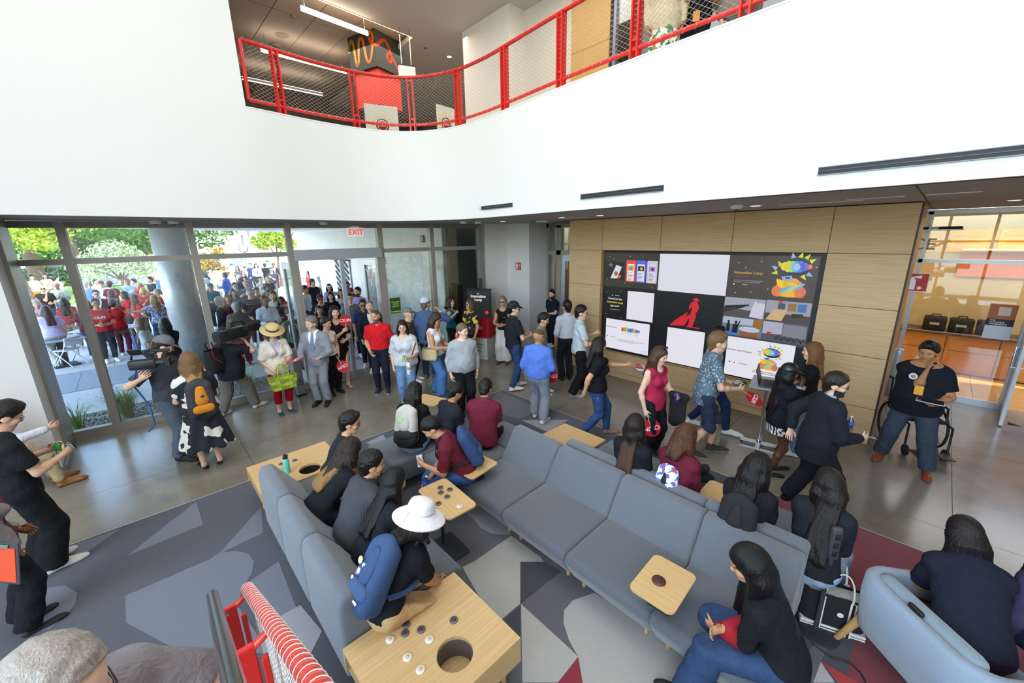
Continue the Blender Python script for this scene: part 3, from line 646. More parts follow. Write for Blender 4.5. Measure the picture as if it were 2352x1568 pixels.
for r in range(3):
 for c in range(3):
  x, z = X0+c*TW, Z1-r*TH
  PN[r, c] = tvb((x+.001, z-TH+.001), (x+TW-.001, z-.001), cols[r][c], 1, name='display_panel')
rnd = random.Random(3)
P_ = PN[0, 0]
for (x, z) in ((-5.1, 2.74), (-5.0, 2.7), (-4.6, 2.76), (-4.3, 2.75), (-5.15, 2.25), (-4.7, 2.18), (-4.05, 2.14)): tvp(ell(x, z, .009, .009, 8), 'cfc8b8', 3, P_)
tvb((-5.2, 2.24), (-4.72, 2.64), '242320', 2, P_)
tvp([(-5.07, 2.27), (-4.9, 2.27), (-4.79, 2.53), (-4.93, 2.57)], 'd8d8e4', 3, P_); tvp(ell(-4.93, 2.38, .05, .05), 'b0603a', 4, P_); tvp(ell(-4.85, 2.31, .055, .03, rot=.6), 'e0622a', 4, P_); tvt('the\nInnovation\nLoop', -5.07, 2.57, .028, 'e8e6e0', 4, P_)
for k, (x, c) in enumerate(((-4.57, 'e2512e'), (-4.33, '5a66dd'), (-4.08, 'c9c9d8'))):
 plate_pts = [(x-.105, 2.22), (x+.105, 2.22), (x+.115, 2.24), (x+.115, 2.66), (x+.105, 2.68), (x-.105, 2.68), (x-.115, 2.66), (x-.115, 2.24)]
 tvp(plate_pts, c, 2, P_); tvb((x-.082, 2.245), (x+.082, 2.60), ['e9e8f0', 'dfe0f5', 'd9d6ea'][k], 3, P_)
 tvb((x-.07, 2.46), (x+.07, 2.565), ['c4a36a', '2b2a30', 'b48ac8'][k], 4, P_); tvp(ell(x+.01, 2.51, .03, .03), ['8f7c50', 'd8b93a', '2f2f55'][k], 5, P_)
 for q in range(6): tvb((x-.065, 2.27+.028*q), (x+.02+.012*((q*5) % 4), 2.278+.028*q), '55566a', 4, P_)
P_ = PN[1, 0]
tvt('Download the', -4.92, 1.815, .062, 'e8e8ec', 3, P_, bold=.01); tvt('Innovation Loop', -4.92, 1.735, .062, 'f0d64a', 3, P_, bold=.01); tvt('app now!', -4.92, 1.655, .062, 'e8e8ec', 3, P_, bold=.01); tvb((-5.05, 1.565), (-4.78, 1.575), 'b39a4a', 3, P_)
tvp(ell(-5.0, 1.89, .012, .014), 'e8e8ec', 3, P_); tvb((-4.92, 1.885), (-4.82, 1.897), 'c8c8cc', 3, P_)
for (x, z) in ((-5.14, 1.96), (-4.78, 2.0), (-5.15, 1.45), (-4.75, 1.4)): tvp(ell(x, z, .009, .009, 8), 'cfc8b8', 3, P_)
tvb((-4.61, 1.395), (-3.99, 2.02), 'e4e2ee', 3, P_)
P_ = PN[2, 0]
tvb((-5.13, .655), (-4.04, 1.345), 'e7e6f1', 3, P_); tvt('ATE Innovation Hub', -4.98, 1.16, .035, '303038', 4, P_, bold=.01)
for k in range(7): tvp([(-4.72+.05*k, 1.10), (-4.67+.05*k, 1.10+.01*(k % 2)), (-4.67+.05*k, 1.19+.012*(k % 3)), (-4.72+.05*k, 1.18)], ['c9572c', 'd08a3a', 'b7b84a', '4a9ad0', '3f6fd0', '6c86d8', 'e0b43a'][k], 4, P_)
tvp([(-4.37, 1.10), (-4.26, 1.13), (-4.26, 1.17), (-4.37, 1.19)], '5f7fc0', 4, P_)
for k in range(6): tvp([(-4.7+.07*k, 1.07), (-4.66+.07*k, 1.02-.02*(k % 2)), (-4.68+.07*k, 1.08)], ['b8d23a', 'e6d23a', '6fb83a'][k % 3], 4, P_)
tvp(ell(-5.08, .93, .012, .014), '202024', 4, P_); tvt('AUTODESK', -4.94, .93, .025, '303038', 4, P_, bold=.02)
for k in range(3): tvb((-4.82, .90-.022*k), (-4.15-.1*k, .906-.022*k), '8a8a94', 4, P_)
tvb((-4.2, .70), (-4.07, .74), 'd6d6e2', 4, P_)
P_ = PN[1, 1]
fig = [(-3.165, 1.955), (-3.2, 1.97), (-3.17, 1.985), (-3.15, 2.005), (-3.11, 2.005), (-3.095, 1.985), (-3.06, 1.965), (-3.075, 1.94), (-3.10, 1.955), (-3.105, 1.925), (-3.085, 1.90), (-3.06, 1.83), (-3.07, 1.76), (-3.11, 1.71), (-3.10, 1.62), (-3.13, 1.52), (-3.15, 1.43), (-3.01, 1.425), (-3.01, 1.41), (-3.27, 1.41), (-3.245, 1.45), (-3.22, 1.53), (-3.235, 1.60), (-3.275, 1.50), (-3.30, 1.45), (-3.32, 1.425), (-3.62, 1.40), (-3.47, 1.55), (-3.33, 1.66), (-3.235, 1.735), (-3.25, 1.82), (-3.22, 1.90), (-3.15, 1.94)]
tvp(fig, 'd22330', 3, P_); tvp([(-3.225, 1.78), (-3.20, 1.83), (-3.185, 1.76), (-3.21, 1.68), (-3.30, 1.615)], '16161a', 4, P_)
tvb((-3.645, .62), (-2.895, 1.355), 'e7e6f1', 3, PN[2, 1])
# abstract spectacle-and-hands illustration, used large on the upper and small on the lower right panel
def toon(ox, oz, s, P_, k):
 def q(pts): return [(ox+x*s, oz+z*s) for x, z in pts]
 tvp(q([(-.26, .02), (-.10, .02), (.02, .02), (.26, .02), (.29, .12), (.22, .26), (.10, .32), (-.1, .32), (-.24, .26), (-.29, .12)]), 'e0863a', k, P_)
 tvp(q(ell(-.2, .13, .11, .12)), 'e2793c', k+1, P_); tvp(q(ell(.21, .13, .1, .12)), 'dd6a5a', k+1, P_); tvp(q(ell(.02, .08, .2, .07)), 'e9b33a', k+1, P_)
 tvp(q(ell(.05, .33, .13, .085)), 'e0a050', k+1, P_); tvp(q(ell(.18, .3, .05, .05)), 'e08a78', k+1, P_); tvp(q(ell(.03, .29, .1, .03)), 'e9c23a', k+2, P_)
 for j in range(4): tvp(q(ell(-.2+.045*j, .3-.01*j, .03, .10, rot=.35)), ['f0c22e', 'f2cc36', 'eebb30', 'e9b02c'][j], k+2, P_)
 for j in range(5): tvp(q(ell(-.1+.07*j, .16+.02*j, .03, .12, rot=-.9)), ['5fa8c8', '7fc4c0', '9fd0a8', 'c8d070', '6fb0d0'][j], k+3, P_)
 tvp(q([(-.17, .44), (-.12, .36), (.04, .38), (.02, .47)]), '7fb0e8', k+3, P_); tvp(q([(-.10, .43), (-.08, .39), (.0, .40), (-.01, .44)]), '4a4a52', k+4, P_)
 for (x, z, a) in ((-.27, .6, 2.7), (-.2, .67, 2.2), (-.25, .52, 3.3), (.12, .84, 1.3), (.22, .82, 1.0), (.3, .76, .6), (.28, .52, -.5), (.2, .48, -.9), (0, .83, 1.8)):
  tvp(q([(x-.045*math.sin(a), z+.045*math.cos(a)), (x+.12*math.cos(a), z+.12*math.sin(a)), (x+.045*math.sin(a), z-.045*math.cos(a))]), ['c6d23a', 'd8d84a', '8fb0e0'][int(a*3) % 3], k, P_)
 tvp(q(ell(.06, .64, .27, .17)), '2b2a30', k+1, P_)
 for j, c in enumerate(('e8c83a', 'c8d84a', '7fd0a8', '5fa8e0', '5a7fe0', '6a6ad8')): tvp(q(ell(-.13+.068*j, .655, .075, .12 if 0 < j < 5 else .09)), c, k+2, P_)
 tvp(q(ell(.08, .65, .065, .07)), '9fc0f0', k+3, P_); tvp(q(ell(.3, .66, .05, .05)), 'e0805a', k+2, P_)
toon(-1.65, 2.15, .78, PN[0, 2], 3)
tvt('Innovation Loop', -2.51, 2.53, .068, 'd9a62e', 3, PN[0, 2], 'LEFT', .008); tvt('ATE Companion App', -2.5, 2.465, .026, '8f7a3a', 3, PN[0, 2], 'LEFT')
for k in range(2): tvb((-2.5, 2.39-.03*k), (-2.05-.03*k, 2.397-.03*k), 'a8a09a', 3, PN[0, 2])
tvp(ell(-2.49, 2.32, .012, .013), 'e0e0e0', 3, PN[0, 2]); tvb((-2.36, 2.315), (-2.27, 2.325), 'c0c0c0', 3, PN[0, 2])
for (x, z) in ((-2.45, 2.7), (-2.1, 2.73), (-2.33, 2.62), (-2.45, 2.17), (-2.2, 2.2), (-1.95, 2.27), (-1.9, 2.66), (-1.33, 2.66)): tvp(ell(x, z, .01, .01, 8), 'c8c0b0', 3, PN[0, 2])
P_ = PN[1, 2]
for pts, c, k in (([(-2.61, 1.74), (-1.95, 1.74), (-1.95, 2.08), (-2.61, 2.08)], '9ea0b0', 2), ([(-2.61, 1.74), (-2.0, 1.74), (-2.1, 1.86), (-2.61, 1.9)], '4d4a48', 3), ([(-2.6, 1.86), (-2.2, 1.95), (-2.2, 1.98), (-2.6, 1.92)], '1e1e22', 4), ([(-2.6, 1.80), (-2.25, 1.93), (-2.3, 1.94), (-2.61, 1.84)], '26262a', 4), ([(-2.18, 1.76), (-1.98, 1.74), (-1.95, 2.0), (-2.12, 2.04)], 'c8c8da', 4),
  ([(-1.94, 1.74), (-1.3, 1.74), (-1.3, 2.09), (-1.94, 2.09)], '9a98a6', 2), ([(-1.94, 1.74), (-1.3, 1.74), (-1.3, 1.87), (-1.94, 1.87)], '4a403a', 3), ([(-1.92, 1.75), (-1.68, 1.75), (-1.62, 1.94), (-1.82, 1.94)], 'c9ab7c', 4), ([(-1.76, 1.95), (-1.66, 1.95), (-1.66, 2.05), (-1.76, 2.05)], '4a4a52', 4), ([(-1.62, 1.93), (-1.5, 1.93), (-1.5, 2.06), (-1.62, 2.06)], '8f6a3a', 4), ([(-1.55, 1.82), (-1.38, 1.84), (-1.4, 1.9), (-1.55, 1.89)], '2c2622', 4), ([(-1.48, 1.93), (-1.36, 1.93), (-1.36, 2.06), (-1.48, 2.06)], '3f6fae', 4), ([(-1.76, 2.06), (-1.7, 2.06), (-1.7, 2.085), (-1.76, 2.085)], 'b02a2a', 5),
  ([(-2.61, 1.39), (-1.95, 1.39), (-1.95, 1.73), (-2.61, 1.73)], '6c7686', 2), ([(-2.61, 1.39), (-2.35, 1.39), (-2.35, 1.5), (-2.61, 1.5)], '3f78d0', 3), ([(-2.3, 1.39), (-2.0, 1.39), (-2.02, 1.5), (-2.28, 1.5)], '8a5a2e', 3), (ell(-2.15, 1.53, .17, .05), 'b8c4d6', 4), ([(-2.6, 1.6), (-2.1, 1.6), (-2.1, 1.72), (-2.6, 1.72)], 'a9b4c6', 3), ([(-2.1, 1.52), (-1.96, 1.52), (-1.96, 1.73), (-2.1, 1.73)], '8f6634', 3),
  ([(-2.53, 1.45), (-2.47, 1.45), (-2.47, 1.6), (-2.53, 1.6)], '14161c', 5), ([(-2.43, 1.44), (-2.34, 1.44), (-2.33, 1.6), (-2.42, 1.6)], '15161a', 5), (ell(-2.5, 1.63, .022, .03), '1c1614', 5), (ell(-2.375, 1.635, .024, .03), '1c1614', 5), ([(-2.35, 1.6), (-2.31, 1.68), (-2.3, 1.67), (-2.33, 1.58)], '15161a', 5),
  ([(-1.94, 1.39), (-1.3, 1.39), (-1.3, 1.73), (-1.94, 1.73)], '52525c', 2), ([(-1.94, 1.5), (-1.65, 1.52), (-1.65, 1.72), (-1.94, 1.72)], 'a9adc0', 3), ([(-1.64, 1.5), (-1.31, 1.48), (-1.31, 1.7), (-1.64, 1.7)], '7d7f8c', 3), ([(-1.87, 1.5), (-1.8, 1.5), (-1.8, 1.54), (-1.87, 1.54)], 'c03030', 4)): tvp(pts, c, k, P_)
for k in range(14): tvp(ell(-1.72+.03*k, 1.45+.02*math.sin(k*2), .012, .03), ['1a1a20', '2a2a44', '30262a'][k % 3], 5, P_)
for k in range(8): tvp(ell(-2.55+.07*k, 2.0+.01*k*.3, .006, .02, 6), '6f7ea8', 5, P_)
P_ = PN[2, 2]
tvb((-2.48, .625), (-1.42, 1.36), 'e7e6f1', 3, P_); tvt('Discover your Future', -2.28, 1.12, .05, '303038', 4, P_, bold=.01); toon(-1.78, .85, .5, P_, 4)
tvp(ell(-2.4, .88, .014, .016), '202024', 4, P_); tvp(ell(-2.32, .88, .012, .012), 'a05050', 4, P_); tvt('AUTODESK', -2.17, .88, .028, '303038', 4, P_, bold=.02)
for k in range(2): tvb((-2.0, .80-.03*k), (-1.5, .808-.03*k), '55555f', 4, P_)
# ================================================================ signs and ceiling fittings
def zat(px, py, X, Y_):
 r = ray(px, py); t = (X*r[0]+Y_*r[1])/(r[0]**2+r[1]**2); return CAM_H+t*r[2]
def onY(px, py, y): r = ray(px, py); t = y/r[1]; return Vector((r[0]*t, y, CAM_H+r[2]*t))
ex = thing('exit_sign', 'white hanging EXIT sign with red letters over the entrance', 'sign', CW(5.0, .28, 3.36), CA)
MB().box((0, 0, 0), (.34, .05, .20), 0, .008, 2).build('case', mat('f4f2ee', .5, emit=.25), ex); MB().box((0, 0, .115), (.16, .06, .03)).build('canopy', OFFW, ex)
for s in (1, -1):
 v, f = text_mesh('EXIT', .155, .001, bold=.012); m = MB(); m.add(v, f, Matrix.Rotation(0 if s > 0 else PI, 4, 'Z') @ Matrix.Translation((0, -.0265, 0)) @ Matrix.Rotation(PI/2, 4, 'X')); m.build('lettering', mat('e0281c', .5, emit=.8), ex)
q = onY(1191, 611, 8.125)
t = thing('fire_alarm_sign', 'small red fire alarm sign on the white pier', 'sign', q)
MB().box((0, -.01, 0), (.20, .02, .20)).build('plate', mat('c2282c', .5), t); MB().box((-.045, -.022, .045), (.06, .004, .055), 0, .01, 2).box((-.045, -.022, -.03), (.055, .004, .09), 0, .01, 2).build('pictogram', TXTW, t)
v, f = text_mesh('FIRE\nALARM', .034, .001); m = MB(); m.add(v, f, Matrix.Translation((.045, -.021, .02)) @ Matrix.Rotation(PI/2, 4, 'X')); m.build('lettering', TXTW, t); MB().prism([(.025, -.05), (.065, -.05), (.045, -.075)], 0, .002, Matrix.Translation((0, -.021, 0)) @ Matrix.Rotation(PI/2, 4, 'X')).build('arrow', TXTW, t)
q = onY(2103, 648, 9.4); t = thing('extinguisher_sign', 'red fire extinguisher flag sign at the maple wall end', 'sign', q, math.radians(8))
MB().box((0, 0, 0), (.30, .012, .30)).build('plate', mat('c01a28', .5), t); MB().box((-.165, .1, 0), (.012, .2, .30)).build('bracket', mat('a01824', .5), t)
for a, b in (((-.149, -.149), (.149, -.142)), ((-.149, .142), (.149, .149)), ((-.149, -.142), (-.142, .142)), ((.142, -.142), (.149, .142))): MB().box2((a[0], -.009, a[1]), (b[0], -.006, b[1])).build('border', TXTW, t)
Rx = Matrix.Translation((0, -.006, 0)) @ Matrix.Rotation(PI/2, 4, 'X')
m = MB(); m.prism([(-.085, -.12), (0.0, -.12), (0, .03), (-.02, .06), (-.065, .06), (-.085, .03)], 0, .003, Rx); m.prism([(-.06, .06), (-.03, .06), (-.03, .09), (-.06, .09)], 0, .003, Rx); m.prism([(-.03, .075), (.06, .06), (.06, .115), (-.03, .095)], 0, .003, Rx); m.prism([(-.06, .08), (-.09, .045), (-.08, .04), (-.05, .075)], 0, .003, Rx); m.build('pictogram', TXTW, t)
MB().prism([(.055, -.12), (.095, -.085), (.07, -.085), (.07, -.065), (.04, -.065), (.04, -.085), (.015, -.085)], 0, .003, Rx).build('arrow', TXTW, t)
def on_fascia(x):
 P = [p for p in FASC if p[1] > 4.5]; j = min(range(1, len(P)-1), key=lambda k: abs(P[k][0]-x)); a, b = Vector(P[j-1]), Vector(P[j+1]); return P[j][1]+(x-P[j][0])*(b.y-a.y)/(b.x-a.x), math.atan2(b.y-a.y, b.x-a.x)
for i, (x0, x1) in enumerate(((-6.52, -5.28), (-3.73, -2.46), (-.93, 1.4))):
 xm = (x0+x1)/2; y, a = on_fascia(xm); t = thing('air_slot', ['shortest dark air slot in the white balcony front, nearest the entrance', 'middle dark air slot in the white balcony front', 'long dark air slot at the right end of the white balcony front'][i], 'vent', (xm, y-.004, 3.745), a, 'air slots in the balcony front')
 MB().box((0, 0, 0), (x1-x0, .02, .062)).build('recess', mat('232830', .6), t); MB().box((0, -.012, 0), (x1-x0, .008, .006)).build('blade', mat('4d5560', .5), t); MB().box((0, -.006, .034), (x1-x0+.01, .02, .006)).box((0, -.006, -.034), (x1-x0+.01, .02, .006)).build('frame', mat('8f949a', .5), t)
gl = 'round downlights in the lower ceiling'
for i, (x, y) in enumerate(((1155, 509), (1378, 495), (1735, 473), (1290, 500), (2330, 460))):
 p = G(x, y, CEIL-.004); t = thing('downlight', ['round downlight above the white pier', 'round downlight above the left end of the maple wall', 'round downlight beside the smoke detector', 'round downlight between the pier and the maple wall', 'round downlight over the glass door at right'][i], 'light', p, 0, gl)
 MB().lathe([(.075, 0), (.085, .004)], 20).build('trim_ring', OFFW, t); MB().lathe([(.06, -.002), (.06, .002)], 18).build('lens', mat('fff6e6', .5, emit=2.5), t)
for i, (x, y, l) in enumerate(((1325, 500, .5), (1880, 466, .9), (2010, 455, .5), (2190, 444, .4))):
 p = G(x, y, CEIL-.003); t = thing('ceiling_panel', ['flush white ceiling access strip left of the maple wall top', 'long flush white strip in the ceiling over the video wall', 'flush white ceiling strip near the right end of the maple wall', 'flush round-ended ceiling plate over the glass door'][i], 'panel', p)
 MB().box((0, 0, 0), (l, .12, .008)).build('plate', mat('d9d6d2', .6), t); MB().box((0, 0, -.004), (l*.96, .02, .003)).build('groove', GREYW, t)
gd = 'small white ceiling devices'
for i, (x, y) in enumerate(((1693, 470), (365, 509), (400, 509), (730, 522), (1064, 508), (1098, 508))):
 p = G(x, y, CEIL) if i in (0, 4, 5) else CW({1: 1.72, 2: 1.95, 3: 4.35}[i], .35, CEIL)
 t = thing('ceiling_sensor', ['white smoke detector over the video wall', 'white dome camera left of the glass column view', 'white dome camera right of its twin over the second window', 'small sensor over the entrance header', 'small white camera over the kiosk pane', 'small white sensor beside the camera over the kiosk pane'][i], 'sensor', p, 0, gd)
 MB().lathe([(.075, 0), (.08, -.03), (.06, -.055), (.035, -.06)][::-1], 18).build('housing', OFFW, t); MB().lathe([(.028, -.08), (.034, -.058)], 12).build('lens', mat('55565a', .2), t)
p = G(1247, 506, CEIL); t = thing('access_point', 'flat white wireless box under the ceiling before the hall door', 'router', p); MB().box((0, 0, -.025), (.26, .26, .04), .4, .015, 2).build('case', OFFW, t); MB().box((0, 0, -.002), (.2, .2, .012), .4).build('bracket', DARKG, t)
# lettering on the entrance glass, read from outside
gt = thing('window_lettering', 'white centre name lettering on the entrance side pane, seen mirrored', 'lettering', CW(6.80, .016, 2.70), CA+PI/2-PI/2)
for k, s in enumerate(('AUTODESK', 'TECHNOLOGY', 'ENGAGEMENT', 'CENTER')):
 v, f = text_mesh(s, .235, .001, 'LEFT', .004); m = MB(); m.add(v, f, Matrix.Translation((0, 0, -.245*k)) @ Matrix.Rotation(PI, 4, 'Z') @ Matrix.Rotation(PI/2, 4, 'X')); m.build('line', mat('e4ebe9', .6), gt)
gp = thing('window_poster', 'small dark green poster with lime lettering on the pane by the door', 'poster', CW(5.85, .03, 1.62), CA)
MB().box((0, 0, 0), (.26, .01, .38)).build('sheet', mat('2c4a1e', .6), gp); v, f = text_mesh('WE ARE\nOPEN\nTODAY', .055, .001, bold=.01)
m = MB(); m.add(v, f, Matrix.Translation((0, -.006, .03)) @ Matrix.Rotation(PI/2, 4, 'X')); m.build('lettering', mat('b8e04a', .5), gp); MB().box((0, -.006, -.15), (.26, .004, .03)).build('stripe', mat('9fd02e', .5), gp)
# kiosk
kc = G(1092, 838, 0); t = thing('kiosk', 'black and red information kiosk on a white base by the pier', 'kiosk', (-8.42, 6.72, 0), math.radians(18+8))
MB().box((0, 0, .29), (.66, .62, .58)).build('base', mat('dfe2d6', .6), t)
MB().box((0, .02, .84), (.72, .5, .52), 0).build('skirt', mat('c3182a', .5), t); MB().box((0, -.02, 1.45), (.68, .09, .80), 0, .004, 1).build('screen_case', mat('25272c', .4), t)
MB().box((0, .0, 1.865), (.70, .12, .03)).build('cap', BLACK, t); MB().box((.05, .02, 2.02), (.07, .05, .28)).build('mast', BLACK, t)
MB().box((0, -.068, 1.44), (.62, .006, .74)).build('display', emat('34383c', .5), t)
def ktext(s, x, z, size, m_, y=-.073, b=.01):
 v, f = text_mesh(s, size, .001, 'CENTER', b); m = MB(); m.add(v, f, Matrix.Translation((x, y, z)) @ Matrix.Rotation(PI/2, 4, 'X')); return m.build('lettering', m_, t)
ktext('the', 0, 1.75, .05, emat('f0f0f0')); ktext('Innovation', 0, 1.68, .105, emat('f0f0f0'), b=.02); ktext('Loop', 0, 1.59, .105, emat('f0f0f0'), b=.02)
ktext('Innovation\nbrings to\npeople', .02, .33, .09, BLACK, -.312); v, f = text_mesh('AI-driven features\nempowered design', .05, .001); m = MB(); m.add(v, f, Matrix.Translation((.0, -.232, .86)) @ Matrix.Rotation(PI/2, 4, 'X')); m.build('lettering', TXTW, t)
for x in (-.26, .24): MB().lathe([(.05, 0), (.05, .004)], 16, Matrix.Translation((x, -.07, 1.25)) @ Matrix.Rotation(PI/2, 4, 'X')).build('graphic', emat('d8442a', .8), t)
bg_ = thing('rolling_bag', 'black roller bag standing on the floor beside the kiosk', 'bag', (-8.36, 7.76, 0), .3)
MB().box((0, 0, .26), (.36, .28, .42), 0, .04, 3).build('body', mat('17181a', .8), bg_); MB().tube([(-.1, .1, .46), (-.1, .1, .6), (.1, .1, .6), (.1, .1, .46)], .01, 6).build('handle', BLACK, bg_); MB().box((0, -.145, .22), (.24, .02, .22), 0, .02, 2).build('pocket', BLACK, bg_)
for sx in (-.13, .13): MB().tube([(sx-.015, .09, .035), (sx+.015, .09, .035)], .034, 10).build('wheel', RUBBER, bg_)
t = thing('door_button_post', 'grey accessible door button post with wheelchair symbol beside the entrance', 'post', G(692, 908), CA+.2)
MB().box((0, 0, .52), (.15, .10, 1.04)).build('post', mat('98989a', .4, .5), t); MB().box((0, 0, .02), (.17, .12, .04)).build('base', BLACK, t); MB().box((0, -.055, .82), (.11, .012, .11)).build('button', STEEL, t)
m = MB(); R1 = Matrix.Translation((0, -.054, .32)) @ Matrix.Rotation(PI/2, 4, 'X'); m.M = R1
m.tube([(.035*math.cos(a), .035*math.sin(a)-.02, 0) for a in [math.radians(200+20*k) for k in range(10)]], .006, 6); m.tube([(-.01, .06, 0), (-.005, .015, 0), (.03, .015, 0), (.045, -.04, 0), (.06, -.035, 0)], .006, 6); m.ball((-.01, .085, 0), .014, 8, 5); m.build('symbol', mat('3f5f8f', .5), t)
# ================================================================ upper level
RTOP = offset(FASC, .10)
def near_az(path, px, py, z):
 g = G(px, py, z); b = None
 for i in range(len(path)-1):
  a, c = Vector(path[i]), Vector(path[i+1])
  for k in range(8):
   p = a.lerp(c, k/8); e = abs(p.x*g.y-p.y*g.x)/p.length+(0 if p.dot(Vector((g.x, g.y))) > 0 else 99)
   if b is None or e < b[0]: b = (e, p, (c-a).normalized())
 return b[1], b[2]
st0, _ = near_az(RTOP, 550, 95, 6.25)
rp = [p for p in RTOP if p[1] > st0.y-.001 or p[0] > -7]; rp = [(st0.x, st0.y)]+[p for p in rp if p[1] > st0.y+.03 or p[0] > -7]
rl = thing('balcony_railing', 'red tube railing with wire net along the curved upper balcony', 'railing')
ZT, ZB = 6.24, 5.40
MB().tube([(x, y, ZT) for x, y in rp], .03, 10).build('top_rail', RED, rl); MB().tube([(x, y, ZB) for x, y in rp], .026, 10).build('bottom_rail', RED, rl); MB().tube([(rp[0][0], rp[0][1], ZB), (rp[0][0], rp[0][1], ZT)], .03, 10).build('end_post', RED, rl)
for (px_, py_) in ((626, 115), (807, 165), (940, 178), (1049, 150), (1157, 95), (1289, 10), (1470, -75), (1740, -190), (2150, -370)):
 p, tt = near_az(RTOP, px_, py_, 6.2); po = MB()
 for s in (-1, 1):
  c = p+tt*s*.045; po.box((c.x, c.y, 5.68), (.022, .10, 1.12), math.atan2(tt.y, tt.x))
 for z in (6.17, 5.5, 5.25): po.box((p.x, p.y, z), (.09, .05, .03), math.atan2(tt.y, tt.x))
 po.build('baluster', RED, rl)
# net: two families of thin wires following the curve
cum = [0]
for i in range(len(rp)-1): cum.append(cum[-1]+(Vector(rp[i+1])-Vector(rp[i])).length)
def along(s):
 s = min(max(s, 0), cum[-1]); i = int(np.searchsorted(cum, s))-1; i = min(max(i, 0), len(rp)-2); return Vector(rp[i]).lerp(Vector(rp[i+1]), (s-cum[i])/(cum[i+1]-cum[i]))
net = MB(); DX, span = .085, 1.25
for fam in (1, -1):
 k = -int(span/DX)-1
 while k*DX < min(cum[-1], 13.0)+span:
  pts = []
  for q in range(9):
   s = k*DX+fam*span*q/8;
   if -.001 <= s <= cum[-1]: p = along(s); pts.append((p.x, p.y, ZB+(ZT-ZB)*q/8))
  if len(pts) > 1: net.tube(pts, .0021, 3, cap=False)
  k += 1
net.build('wire_net', mat('c2b6aa', .4, .4), rl, kind='stuff')
lace = MB()
for k in range(int(min(cum[-1], 13)/.14)):
 p = along(.05+.14*k)
 for z in (ZT, ZB): lace.tube([(p.x+.0, p.y, z-.032), (p.x+.033, p.y-.033, z), (p.x+.05, p.y-.0, z+.03)], .003, 3, cap=False)
lace.build('lacing', mat('d8cfc6', .4, .4), rl, kind='stuff')
# upper room: ceilings, walls, hanging sign cube, boards
ZC = 8.3
e0, e1, e2 = G(740, 0, ZC), G(950, 85, ZC), G(915, 105, ZC)
dv = (e1-e0).normalized(); e0x = e0-dv*6
cw_ = MB(); cw_.prism([(e0x.x, e0x.y), (e1.x, e1.y), (-17.4, e1.y+.3), (-17.4, 14), (6, 14), (6, 4.9), (-7.3, 4.9), (-7.9, 4.2), (-8.0, 1.7), (-8.0, e0x.y)], ZC, ZC+.12)
struct('ceiling_drywall', cw_, mat('cfc8be', .8))
tl = bpy.data.objects.new('ceiling_tiles', None); C.objects.link(tl); tl['kind'] = 'structure'
tm = MB().box((0, 0, 0), (2.37, .885, .02)).build('tile', mat('b0a496', .85), tl); TMESH = tm.data; tm.location = (-10.6, -.5, ZC+.2)
for i in range(5):
 for j in range(10):
  if i+j: link('tile', TMESH, tl, (-10.6-2.4*i+.0, -.5+.9*j, ZC+.2))
struct('ceiling_void', MB().box2((-17.4, -1.5, ZC+.25), (-8, 14, ZC+.3)), mat('5a524a', .9))
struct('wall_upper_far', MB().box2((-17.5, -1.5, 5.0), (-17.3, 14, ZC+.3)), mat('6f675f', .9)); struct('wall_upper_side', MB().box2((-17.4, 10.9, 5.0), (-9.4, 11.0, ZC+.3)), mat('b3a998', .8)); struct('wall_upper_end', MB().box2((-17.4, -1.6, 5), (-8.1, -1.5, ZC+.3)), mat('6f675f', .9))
struct('wall_upper_block', MB().box2((-9.42, 7.8, 5.0), (-6.2, 8.4, ZC)), mat('d8cfc1', .8)); struct('wall_upper_white', MB().box2((-9.43, 7.3, 5.0), (-7.68, 7.8, ZC)), mat('e6dfd4', .8))
wp = bpy.data.objects.new('wall_upper_wood', None); C.objects.link(wp); wp['kind'] = 'structure'
for z0, z1 in ((5.1, 6.0), (6.0, 6.95), (6.95, 7.9), (7.9, 8.3)): struct('panel', MB().box2((-6.2, 7.7, z0+.004), (-5.24, 7.8, z1-.004)), wood('cda25c', 'b98e49', 'x', 2, .55), wp)
struct('panel_end', MB().box2((-5.25, 7.7, 5.1), (-5.235, 8.4, 8.3)), mat('6a5636', .7), wp)
w9 = bpy.data.objects.new('window_9', None); C.objects.link(w9); w9['kind'] = 'structure'
for x in (-5.2, -3.6, -2.0, -.4, 1.2): struct('mullion', MB().box2((x, 7.75, 5.1), (x+.06, 7.85, 8.3)), mat('8f8fa6', .4, .4), w9)
struct('transom', MB().box2((-5.2, 7.75, 6.0), (2, 7.85, 6.06)), mat('8f8fa6', .4, .4), w9); struct('pane', MB().box2((-5.2, 7.79, 5.1), (2, 7.81, 8.3)), GLASS2, w9)
struct('wall_studio', MB().box2((-5.3, 11, 5), (3, 11.1, 8.3)), mat('8583a0', .7))
t = thing('studio_desk', 'pale desk with dark equipment behind the upper glass', 'desk', (-3.6, 8.9, 5.12)); MB().box((0, 0, .74), (3.0, .8, .05)).build('top', mat('b9b7cf', .5), t); MB().box((-.9, .1, .95), (.6, .25, .36), 0, .02, 2).build('equipment', mat('2e2d38', .5), t); MB().box((.3, .1, .9), (.5, .3, .26), 0, .02, 2).build('equipment', mat('2e2d38', .5), t)
for x in (-1.4, 1.4): MB().box((x, 0, .36), (.05, .7, .72)).build('leg', mat('8f8fa6', .5), t)
lo_ = 'linear pendant lights on the upper floor'
